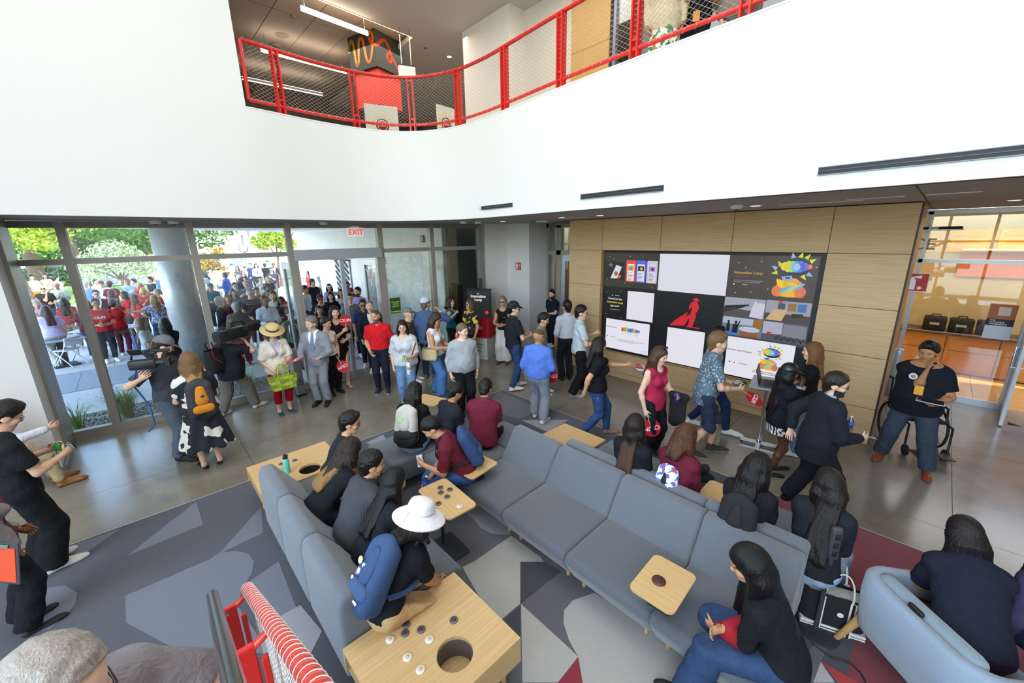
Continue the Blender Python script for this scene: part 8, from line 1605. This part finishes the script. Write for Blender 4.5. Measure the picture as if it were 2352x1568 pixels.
MB().box((6, 3, 6), (30, 6, 12)).build('wall', WB, t); MB().box((-11.5, 1.5, 6), (13, 6, 12)).build('wing_wall', mat('e6dfd2', .8), t)
for nm, x, z, wd_, hg, c_ in (('opening', -9.6, 2.6, 3.6, 2.6, '8a765c'), ('door', -8.6, 2.3, .9, 2.0, '7a5f4a'), ('opening_side', -12.4, 2.2, 1.4, 1.8, 'cfc2ac')): MB().box((x, -1.55 if True else 0, z), (wd_, .12, hg)).build(nm, mat(c_, .8), t)
for x, z in ((1.5, 4.6), (1.4, 4.2)): MB().box((x-4, -.05, z), (.7, .2, .16)).build('wall_lamp', mat('4a4a4c', .6), t)
MB().box((6, -.02, 6.5), (30, .05, .04)).box((6, -.02, 4.2), (30, .05, .04)).build('joint', mat('c9c2b6', .8), t)
for i, (px_, y0_, d_) in enumerate(((566, 540, 34), (582, 527, 35), (187, 590, 26))):
 p = at(px_, 600, d_); zt2 = zat(px_, y0_, p.x, p.y); t = thing('lamp_post', ['lamp post with a brown flat head before the white building', 'taller grey lamp post before the white building', 'pale slim pole at the edge of the lawn'][i], 'lamp post', p, bang); MB().tube([(0, 0, 0), (0, 0, zt2)], .07 if i < 2 else .05, 10).build('pole', mat('8a8480' if i < 2 else 'd8d8d8', .5), t); MB().box((0, -.3, zt2+.05), (.9 if i == 0 else .5, .5, .14) if i < 2 else (.1, .1, .06), 0, .02, 1).build('head', mat('a8786a' if i == 0 else '8a8480', .5), t)
p = at(564, 600, 33.5); zc_ = zat(564, 570, p.x, p.y); t = thing('convex_mirror', 'round convex mirror with a dark rim before the white building', 'mirror', (p.x, p.y, zc_), bang); MB().lathe([(.36, -.03), (.36, .03)], 24, Matrix.Rotation(PI/2, 4, 'X')).build('rim', mat('3a3a3c', .5), t); MB().ball((0, -.02, 0), (.31, .06, .31), 18, 8).build('mirror', mat('f0f0f0', .15, .2), t)
p = at(92, 640, 33); t = thing('parked_van', 'dark parked van behind the crowd at the far left', 'van', p, 1.0); MB().box((0, 0, .75), (4.6, 1.9, .8), 0, .15, 3).box((-.4, 0, 1.45), (3.4, 1.75, .9), 0, .2, 3).build('body', mat('3a4450', .3, .3, coat=.5), t)
for s in (-1, 1):
 for k, x in enumerate((-1.5, -.4, .7)): MB().box((x, s*.885, 1.5), (.9, .03, .5), 0, .01, 1).build('window', mat('aab4bc', .1, coat=.4), t)
 for x in (-1.4, 1.4): MB().tube([(x, s*.85, .33), (x, s*.98, .33)], .33, 16).build('wheel', RUBBER, t)
# ---- tables and chairs on the plaza
def folding_chair(p, rz, label):
 t = thing('white_chair', label, 'chair', p, rz, 'white chairs on the plaza'); W = mat('e4e6ec', .5); MB().box((0, 0, .45), (.44, .42, .03), 0, .012, 2).build('seat', W, t); MB().box((0, -.22, .68), (.44, .03, .24), 0, .012, 2, rot=Matrix.Rotation(.15, 3, 'X')).build('backrest', W, t)
 for sx in (-1, 1): MB().tube([(sx*.2, -.25, .80), (sx*.2, -.12, .45), (sx*.21, .22, 0)], .013, 7).tube([(sx*.2, .16, .45), (sx*.21, -.26, 0)], .013, 7).build('leg', W, t)
folding_chair(G(120, 842), 1.0, 'white chair nearest the window at far left'); folding_chair(G(165, 838), 2.4, 'white chair behind the grey table leg')
p = G(152, 838); t = thing('plaza_table', 'grey square pedestal table with a dark leg at far left', 'table', p, .3); MB().box((0, 0, .73), (.9, .9, .03), 0, .01, 1).build('top', mat('9aa2ac', .5), t); MB().box((0, 0, .37), (.12, .12, .72)).build('pedestal', mat('33302f', .6), t); MB().box((0, 0, .015), (.5, .5, .03)).build('base', mat('33302f', .6), t)
p = G(262, 806); t = thing('serving_table', 'folding table with dark trays between the red polo shirts and the column', 'table', p, 1.2); MB().box((0, 0, .73), (1.5, .7, .04), 0, .01, 1).build('top', mat('b4b8c0', .5), t)
for sx in (-1, 1):
 for sy in (-1, 1): MB().tube([(sx*.65, sy*.28, .72), (sx*.68, sy*.3, 0)], .015, 7).build('leg', mat('a8acb4', .4, .5), t)
MB().box((.1, 0, .79), (.6, .4, .08), 0, .01, 1).build('tray', BLACK, t); MB().box((-.45, 0, .82), (.2, .2, .14), 0, .02, 1).build('box', mat('3f8a5a', .6), t)
p = G(318, 800); t = thing('blue_bag', 'blue bag on the paving near the serving table', 'bag', p); v, f = soft_box(.3, .2, .42, .02); m = MB(); m.smooth = True; m.add(v, f); m.build('body', mat('5560b8', .8, bump=('weave', 100, .3)), t); MB().tube([(-.08, 0, .4), (-.06, 0, .5), (.06, 0, .5), (.08, 0, .4)], .01, 6).build('handle', mat('4a52a0', .8), t)
# ---- the outdoor crowd
og = 'visitors standing on the plaza outside the glass'
def oc(px, py, face, label, h=1.72, z=None, **k):
 k.setdefault('bot', ('pants', random.choice(('2b2d35', '33415f', '4a4640', '8a7f70', '26282d', '5b1f2c')))); k.setdefault('hair', ('short', '2a201a')); k.setdefault('skin', random.choice('lmmtlb')); k.setdefault('res', .026)
 k.setdefault('la', random.choice(('hang', 'hold', 'low', 'chest', 'hang'))); k.setdefault('ra', random.choice(('hang', 'hold', 'low', 'hang', 'chest')))
 return person(PH(px, py, h), face, label, h=h, group=og, **k)
L_ = lambda c='241a15', l=.3, **q: ('long', c, dict(len=l, **q))
RD = 'b8121f'
A_ = oc(219, 696, 172, 'man with glasses in a red polo holding a red fan outside the second pane', 1.78, top=('polo', 'c01522'), glasses='x', la='hold', ra='hold', w=1.2, bot=('pants', '1f232c'), skin='t', hair=('short', '1a1411'))
p_ = A_.h[1][0]; fan(p_, (0, 0, 1), Vector((0, 0, CAM_H))-p_, 'red hand fan held up by the man in a red polo outside')
oc(259, 696, 20, 'person in a red polo with maroon trousers, back to the glass', 1.68, top=('polo', 'b5121e'), bot=('pants', '5a2a33'), hair=('short', '4a1f1c', {'vol': 1.2}), fem=1)
oc(220, 675, 178, 'man in a maroon blazer behind the red polo man outside', 1.78, top=('jacket', '4f1826'), glasses='x', hair=('short', '2a2320'))
oc(105, 712, 350, 'woman in a lavender tee with a grey sling bag outside the first pane', 1.66, fem=1, w=1.25, top=('tee', 'c9bfe6'), bot=('pants', 'b8ab9c'), hair=L_('4a3226', .28))
oc(80, 698, 160, 'grey-haired person in a floral top outside the first pane', 1.62, fem=1, top=('tee', pattern('d8c8d4', 'c05a6a', 'noise', 20, .55)), hair=('bob', 'a8a6a4'))
oc(97, 662, 175, 'bald man in sunglasses and black tee drinking outside', 1.76, top=('tee', '24211f'), hair=('buzz', '8a7a70'), glasses='sun', ra='chin', la='hold')
oc(131, 655, 200, 'bald man in a sage shirt leaning outside the first pane', 1.76, top=('shirt', '8f9a86', {'sleeve': 'short'}), hair=('buzz', '9a8a80'))
oc(64, 676, 150, 'man with grey hair and a pink shirt at the far left outside', 1.72, top=('shirt', 'c88a9a'), hair=('short', '8a8886'))
oc(147, 692, 10, 'woman with black hair in a red patterned top seen from behind outside', 1.64, fem=1, top=('blouse', pattern('7a1822', 'b84a3a', 'noise', 24, .55)), hair=L_('15110f', .3))
oc(196, 653, 190, 'man in a blue shirt and grey-blue cap outside', 1.78, top=('shirt', '6f8fc0'), hat=('cap', '8a9ab0'), hair=('short', '6a625c'))
oc(219, 647, 140, 'person with a dark bun and white top outside', 1.66, fem=1, top=('tee', 'd4d4e2'), hair=('bun', '1f1814'))
oc(233, 652, 180, 'person in a brown cap and white shirt in the middle distance outside', 1.7, top=('tee', 'dfdce0'), hat=('cap', '5a3a2a'))
oc(252, 653, 20, 'person in a maroon cap and maroon jersey seen from behind outside', 1.74, top=('tee', '5a1824'), hat=('cap', '571723'))
oc(185, 682, 60, 'person with dark red hair and black top outside the second pane', 1.66, fem=1, top=('tee', '231f22'), hair=('bob', '4a1a1e'))
oc(188, 703, 20, 'woman with long black hair and jeans behind the first mullion outside', 1.64, fem=1, top=('tee', '6a1a26'), bot=('pants', '2f4a86'), hair=L_('191413', .4))
oc(257, 673, 60, 'woman with reddish curls in a green-grey jacket outside', 1.68, fem=1, top=('long', '6a705c'), hair=('curly', '5a2a22', {'len': .2}))
oc(286, 677, 250, 'woman with very long black hair in a red polo outside', 1.66, fem=1, top=('polo', RD), hair=L_('14100f', .42))
oc(310, 684, 60, 'woman with long auburn curls and red top near the column', 1.64, fem=1, top=('tee', RD), hair=('curly', '6a3a22', {'len': .34}))
B_ = oc(354, 686, 330, 'woman in a blue floral blouse pointing left outside', 1.70, fem=1, top=('blouse', BLUEF), bot=('pants', '3a4668'), hair=L_('8a6238', .26), la=(.97, .1, -.08), ra='hang')
oc(362, 671, 262, 'woman with grey-brown hair in a red polo beside the column', 1.68, fem=1, top=('polo', 'b01a26'), hair=('pony', '8a7a6c', {'len': .2}), ra='hang', la='hang')
oc(425, 663, 268, 'man in a maroon cap and red polo standing before the round column', 1.78, top=('polo', 'a81822'), bot=('pants', '8d8474'), hat=('cap', '4a1820'), hair=('short', '6a5a4a'), ra='chest', la='hold', skin='l')
oc(325, 740, 100, 'young woman with long light-brown hair in a pale tee close to the glass', 1.62, fem=1, top=('tee', 'b8c0c2', {'hem': .02}), bot=('pants', '2a2c33'), hair=L_('6a4e36', .36, wave=1))
oc(378, 742, 20, 'woman with long dark hair and a white shoulder strap close to the glass', 1.64, fem=1, top=('tee', '1d1b1e'), bot=('pants', '35302c'), hair=L_('1a1412', .38, wave=1))
oc(345, 642, 240, 'dark-haired person in a dark navy top near the column', 1.76, top=('tee', '232838'), hair=('short', '1d1613', {'vol': 1.2}))
oc(329, 668, 200, 'person with blond hair and red lanyard near the column', 1.68, fem=1, top=('tee', 'b83a3a'), hair=L_('b8925a', .2))
oc(292, 645, 150, 'bald man in a pale blue shirt before the olive tree', 1.78, top=('shirt', '9fb4d6'), hair=('buzz', '4a3a30'), skin='b')
oc(307, 647, 230, 'woman with a black bob in a pale blue top before the olive tree', 1.68, fem=1, top=('tee', 'aab8d6'), hair=('afro', '191311', {'vol': .95}))
oc(322, 656, 180, 'woman with strawberry hair in the middle of the left crowd', 1.66, fem=1, top=('tee', 'a8352f'), hair=L_('b0714a', .3))
oc(72, 637, 170, 'person in white and mustard far back at the left window', 1.72, top=('tee', 'e4e2e6'), bot=('pants', 'c8922e'))
oc(103, 634, 178, 'woman in a white printed tee far back at the left window', 1.68, fem=1, top=('tee', pattern('efeff2', 'd8843a', 'noise', 9, .66)), hair=L_('4a3226', .2))
oc(128, 638, 60, 'person in a white top far back by the first mullion', 1.72, top=('tee', 'f0f0f2'))
oc(360, 617, 180, 'person in white far behind the round column', 1.72, top=('tee', 'e8e8ee'), bot=('pants', '3a5fb0'))
# right-hand crowd
C_ = oc(608, 690, 165, 'man with glasses in a white dress shirt close to the third window', 1.80, top=('shirt', 'd4dcec'), bot=('pants', '7d8798'), glasses='x', la='hold', ra='hold', skin='b', hair=('short', '17120f'))
D_ = person(PF(567, 838, 560, 690)[0], 350, 'person in a taupe blazer and maroon trousers seen from behind close to the glass', h=1.68, w=1.2, fem=1, group=og, top=('jacket', '6d625e', {'open': 0, 'hem': -.14}), bot=('pants', '6a1426', {'wide': .02}), hair=('short', 'a8a4a0'), shoe=('flat', '6a1426', '4a1018'), res=.022)
oc(627, 679, 185, 'man in a white shirt right behind the man with glasses', 1.78, top=('shirt', 'dfe2e4'), skin='l')
E_ = oc(646, 690, 180, 'woman holding a red fan beside the open door leaf outside', 1.64, fem=1, top=('tee', '3a2a2c'), hair=L_('3a2a22', .2), ra='chest'); p_ = E_.h[1][0]; fan(p_, (0, 0, 1), Vector((0, 0, CAM_H))-p_, 'red hand fan beside the open door leaf outside')
oc(504, 692, 95, 'white-haired man in a dark suit in profile outside the third window', 1.72, top=('jacket', '23222a', {'open': 0}), hair=('short', 'cfcdc6', {'vol': 1.2}))
oc(522, 685, 170, 'brown-haired woman in a maroon top outside the third window', 1.66, fem=1, top=('long', '701426'), hair=('bob', '5a3a2a'))
oc(535, 672, 160, 'woman with black hair in a teal-grey top outside', 1.66, fem=1, top=('tee', '55706e'), hair=L_('191412', .22))
oc(573, 673, 165, 'bald man with glasses and a plum tee outside the third window', 1.78, top=('tee', '4a3a44'), hair=('buzz', '9a8a7e'), glasses='x', skin='l')
oc(539, 657, 165, 'man with dark glasses and an olive shirt outside', 1.76, top=('shirt', '7a8468'), glasses='x', skin='l')
oc(566, 652, 178, 'man with glasses in a blue floral shirt outside', 1.8, top=('shirt', pattern('4a70a8', '7fa0c8', 'noise', 18, .55)), glasses='x', hair=('short', '8a8078'), skin='l')
oc(550, 639, 110, 'dark-skinned man with white hair in a navy suit outside', 1.8, top=('jacket', '20263a'), hair=('short', 'd0cec8'), skin='d')
oc(517, 632, 290, 'person in a royal blue blazer turned left outside', 1.78, top=('jacket', '274a8a', {'open': 0}), hair=('short', '1a1512'))
oc(483, 658, 178, 'person in a teal cap and teal shirt outside the third window', 1.72, top=('shirt', '1f5a66'), hat=('cap', '1d5a68'), skin='t', la='hold', ra='hold')
oc(470, 630, 280, 'big person with dark hair in a grey tee turned left outside', 1.78, w=1.35, top=('tee', '8a8484'), hair=('curly', '1f1814', {'len': .16}))
oc(501, 614, 178, 'bearded man in a raglan tee far back outside', 1.8, top=('tee', 'c9c6c0', {'sleeve': 'short'}), beard='1c1613', skin='b')
oc(492, 623, 170, 'man in a beige polo with dark hair far back outside', 1.74, top=('polo', 'c9b8a0'), skin='m')
oc(482, 622, 170, 'smiling person in white at the left of the far crowd', 1.7, top=('tee', 'e4e4ea'), skin='l')
oc(470, 614, 180, 'man with dark hair in a grey shirt at the bush edge', 1.76, top=('tee', 'aaa8a6'), skin='b')
oc(482, 611, 180, 'pale-haired man in a white shirt by the bush', 1.76, top=('shirt', 'ecebf0'), hair=('short', 'b8b0a8'))
oc(524, 624, 175, 'person in a straw hat and white shirt in the far crowd', 1.72, top=('shirt', 'e6e4e6'), hat=('sun', 'b89a6a', '6a4a2a', .17))
oc(533, 611, 180, 'man with glasses in a pale blue shirt before the block wall', 1.78, top=('shirt', 'b8c8e2'), skin='l')
oc(545, 616, 200, 'woman with long dark hair before the block wall', 1.68, fem=1, top=('tee', '4a4448'), hair=L_('1f1714', .3))
oc(555, 609, 180, 'person in a pale sun hat before the block wall', 1.7, top=('tee', 'a8a49c'), hat=('sun', 'c9b58a', '5a4a3a', .17))
oc(563, 617, 160, 'man with black hair in a navy jacket in the far crowd', 1.76, top=('jacket', '24304a'), skin='m')
oc(575, 609, 200, 'man in a blue blazer left of the white-shirted man', 1.78, top=('jacket', '2a3f66', {'open': 0}), skin='l')
oc(588, 610, 170, 'person in a white shirt and dark red tie in the far crowd', 1.82, top=('shirt', 'e9e9ee'), tie='5a1426', hair=L_('2a1f1a', .12), skin='l')
oc(608, 609, 10, 'person in a black tee seen from behind in the far crowd', 1.76, top=('tee', '1d1d20'))
oc(615, 603, 165, 'tall man in a grey-blue shirt at the back of the far crowd', 1.9, top=('shirt', '6f7f98'), skin='l')
oc(628, 609, 170, 'man in a dark suit by the right edge of the far crowd', 1.78, top=('jacket', '23242c'), skin='b')
oc(623, 620, 178, 'man with dark glasses in a charcoal tee behind the door leaf', 1.78, top=('tee', '3f434e'), glasses='sun', skin='l')
oc(598, 641, 160, 'woman with tied dark hair in a white sleeveless top outside', 1.66, fem=1, top=('tank', 'e4e2de'), hair=('bun', '1d1613'), skin='l')
oc(615, 641, 175, 'person with blond hair in a dark patterned top outside', 1.68, fem=1, top=('tee', '3a3230'), hair=('bob', 'b08a52'), skin='l')
oc(615, 660, 178, 'person with a dark afro in a rust top outside', 1.7, fem=1, top=('tee', '8a5a2a'), hair=('afro', '17110e'), skin='b')
oc(589, 668, 160, 'person in an orange-brown jacket behind the bald man outside', 1.66, top=('long', '9a5a2e'), skin='t')
oc(618, 675, 175, 'man in sunglasses between the white shirts outside', 1.74, top=('shirt', '4a4a50'), glasses='sun', skin='t')
oc(557, 626, 150, 'woman in sunglasses and a black top raising her arm in the far crowd', 1.7, fem=1, top=('tee', '1c1a1d'), glasses='sun', hair=L_('5a3f2c', .2), skin='l')
oc(665, 720, 150, 'person in a sage green top behind the open door leaf', 1.64, top=('long', '77806c'), hair=('short', '2a201a'))
# ================================================================ makerspace behind the right-hand glass
mk = bpy.data.objects.new('floor_makerspace', None); C.objects.link(mk); mk['kind'] = 'structure'
for k in range(4): struct('slab', MB().box2((-.8+1.7*k, 11.2, -.1), (.89+1.7*k, 14.2, 0)), mat('b08a56', .35, var=.1), mk)  # orange of the warm light is put into the slab colour
struct('wall_makerspace_left', MB().box2((-1.0, 11.1, 0), (-.85, 14, 3.57)), mat('c8b48c', .8))
area('makerspace_lights', (2.2, 12.4, 3.4), (2.2, 12.4, 0), 4.5, 1.6, 150, (1, .82, .55))
OR = wood('c98f4e', 'b07838', 'x', 1, .5)
def bench_at(px, py, z, wx, wy, label):
 p = G(px, py, z); t = thing('work_table', label, 'table', (p.x, p.y, 0)); MB().box((0, 0, z-.02), (wx, wy, .04), 0, .006, 1).build('top', wood('e0b268', 'cf9d54', 'x', 1, .4), t)
 for sx in (-1, 1):
  for sy in (-1, 1): MB().box((sx*(wx/2-.07), sy*(wy/2-.07), (z-.04)/2), (.06, .06, z-.04)).build('leg', mat('8d8f96', .4, .4), t)
 MB().box((0, wy/2-.06, z-.12), (wx-.2, .03, .12)).build('apron', mat('8d8f96', .4, .4), t); return t, p
t, wp_ = bench_at(2135, 738, .95, 1.25, .75, 'maple-topped work table behind the makerspace glass')
lp = Vector((wp_.x-.02, wp_.y-.1, .975)); t = thing('tablet_stand', 'black tablet on a stand on the work table', 'tablet', lp); MB().box((0, 0, .1), (.26, .015, .17), 0, .004, 1, rot=Matrix.Rotation(-.4, 3, 'X')).build('display', BLACK, t); MB().box((0, .06, .01), (.14, .14, .02)).build('foot', DARKG, t)
ct = thing('back_counter', 'long orange wood counter along the makerspace back wall', 'counter', (2.4, 13.6, 0)); MB().box((0, 0, .91), (5.6, .7, .04), 0, .005, 1).build('top', mat('5a5450', .4), ct)
for k in range(7): u_ = MB().box((-2.4+.8*k, .03, .45), (.79, .62, .86)).build('cabinet', OR, ct); MB().box((-2.4+.8*k, -.29, .70), (.76, .02, .32)).build('drawer', OR, u_); MB().box((-2.4+.8*k, -.29, .28), (.76, .02, .48)).build('door', OR, u_)
for i, px_ in enumerate((2100, 2135, 2170)):
 p = Vector((.15+.42*i, 13.5, .935)); t = thing('equipment_case', ['leftmost black equipment case on the back counter', 'middle black equipment case on the back counter', 'right black equipment case on the back counter'][i], 'case', p, 0, 'black cases on the back counter'); MB().box((0, 0, .16), (.38, .3, .3), 0, .03, 2).build('body', mat('17181a', .7), t); MB().tube([(-.08, 0, .31), (-.06, 0, .36), (.06, 0, .36), (.08, 0, .31)], .012, 6).build('handle', BLACK, t); MB().box((0, -.155, .16), (.16, .006, .05)).build('logo', mat('b8babf', .5), t)
t = thing('monitor', 'wide curved monitor with a blue screen on the back counter', 'monitor', (2.0, 13.45, .93)); MB().box((0, 0, .34), (.95, .05, .42), 0, .01, 2).build('case', BLACK, t); MB().box((0, -.028, .34), (.91, .006, .38)).build('display', emat('2330b8', 1.2), t); MB().box((0, .05, .1), (.08, .05, .2)).box((0, .05, .01), (.3, .2, .02)).build('stand', BLACK, t)
for k in range(6): MB().box((-.3+.2*(k % 3)+.1*(k // 3), -.033, .26+.16*(k // 3)), (.13, .004, .1)).build('window_tile', emat(('8f9ab8', '3f6fd0', '7f5f8a', '9fb0c8', '5f7fae', 'b8b0c0')[k], 1.0), t)
def task_chair(p, rz, label):
 t = thing('task_chair', label, 'chair', p, rz, 'dark task chairs in the makerspace'); MB().box((0, 0, .56), (.46, .44, .07), 0, .03, 2).build('seat', mat('24252a', .8), t); MB().box((0, -.24, .84), (.42, .06, .44), 0, .03, 2, rot=Matrix.Rotation(.12, 3, 'X')).build('backrest', mat('2a2b30', .8), t); MB().tube([(0, 0, .53), (0, 0, .1)], .028, 10).build('column', mat('6d6a66', .4, .4), t)
 MB().tube([(.2*math.cos(a), .2*math.sin(a), .28) for a in [2*PI*k/18 for k in range(18)]], .011, 6, closed=True).build('foot_ring', STEEL, t)
 for k in range(5): a = k*2*PI/5; MB().tube([(0, 0, .1), (.29*math.cos(a), .29*math.sin(a), .065)], [.024, .016], 7).build('base_arm', mat('8d8a86', .4, .3), t); MB().ball((.29*math.cos(a), .29*math.sin(a), .03), .03, 8, 6).build('caster', RUBBER, t)
task_chair(G(2115, 800), .3, 'dark task chair with foot ring in front of the work table'); task_chair(G(2225, 790), 1.6, 'dark task chair right of the work table'); task_chair(G(2200, 820), 2.6, 'task chair nearest the glass door')
q = onY(2297, 738, 11.02); t = thing('window_poster', 'orange, black and white poster on the makerspace glass', 'poster', q)
for nm, z, hh_, c_ in (('upper', .17, .26, 'b8643c'), ('middle', -.02, .12, '1d1c1e'), ('lower', -.2, .24, 'd4d4de')): MB().box((0, 0, z), (.32, .008, hh_)).build(nm, mat(c_, .6), t)
v, f = text_mesh('THE\nAUTODESK\nMAKERSPACE', .034, .001, 'LEFT'); m = MB(); m.add(v, f, Matrix.Translation((-.12, -.005, -.02)) @ Matrix.Rotation(PI/2, 4, 'X')); m.build('lettering', TXTW, t); MB().box((.02, -.006, .18), (.14, .004, .15)).build('blank_square', mat('e0c8b8', .6), t)
q = onY(2150, 562, 11.0); t = thing('window_lettering', 'pale capital letters on the makerspace upper pane', 'lettering', q); v, f = text_mesh('SPACE', .30, .001); m = MB(); m.add(v, f, Matrix.Translation((-.42, 0, 0)) @ Matrix.Rotation(PI/2, 4, 'X')); m.build('lettering', mat('c9c2b2', .6), t)
q = onY(2140, 524, 10.4); t = thing("sensor_bar", "black and silver sensor bar with cable above the makerspace glass", "sensor", q, .05); MB().box((0, 0, 0), (.75, .12, .05), 0, .02, 2).build('housing', BLACK, t); MB().box((0, 0, -.03), (.78, .13, .02), 0, .008, 1).build('tray', STEEL, t); MB().tube([(-.3, 0, .03), (-.42, .05, .08), (-.36, .08, .12), (-.25, .02, .06)], .008, 5).build('cable', BLACK, t); MB().box((.02, -.062, .0), (.12, .004, .05)).build('label', mat('d8d8dc', .5), t)
p = G(2043, 893); t = thing('bollard', 'white rounded bollard post at the maple wall end', 'post', (p.x+.02, p.y-.35, 0)); MB().lathe([(.07, 0), (.07, .92), (.06, .95)], 18).build('post', mat('d4d4dc', .3, .3), t)
t = thing('door_wedge', 'black door wedge on the floor by the open glass door', 'wedge', G(2315, 973)); MB().prism([(0, 0), (.14, 0), (0, .035)], -.025, .025, Matrix.Rotation(PI/2, 4, 'X')).build('wedge', BLACK, t)
for i, (px_, py_, c_) in enumerate(((2170, 505, 'd8a82a'), (2215, 505, 'e0b02e'))):
 t = thing('wall_board', ['left yellow board high on the makerspace wall', 'right yellow board high on the makerspace wall'][i], 'board', (.35+.75*i, 13.95, 2.95)); MB().box((0, 0, 0), (.6, .04, .5)).build('panel', mat(c_, .6), t); MB().box((0, -.025, .1), (.5, .01, .05)).box((0, -.025, -.05), (.4, .01, .05)).build('stripe', mat('b88a1e', .6), t)
t = thing('wall_shelf', 'salmon-backed shelf high on the makerspace wall', 'shelf', (1.6, 13.9, 2.6)); MB().box((0, .06, -.15), (2.6, .04, .6)).build('back', mat('d8744a', .7), t); MB().box((0, -.1, .16), (2.6, .3, .03)).build('board', mat('e0dccf', .6), t)
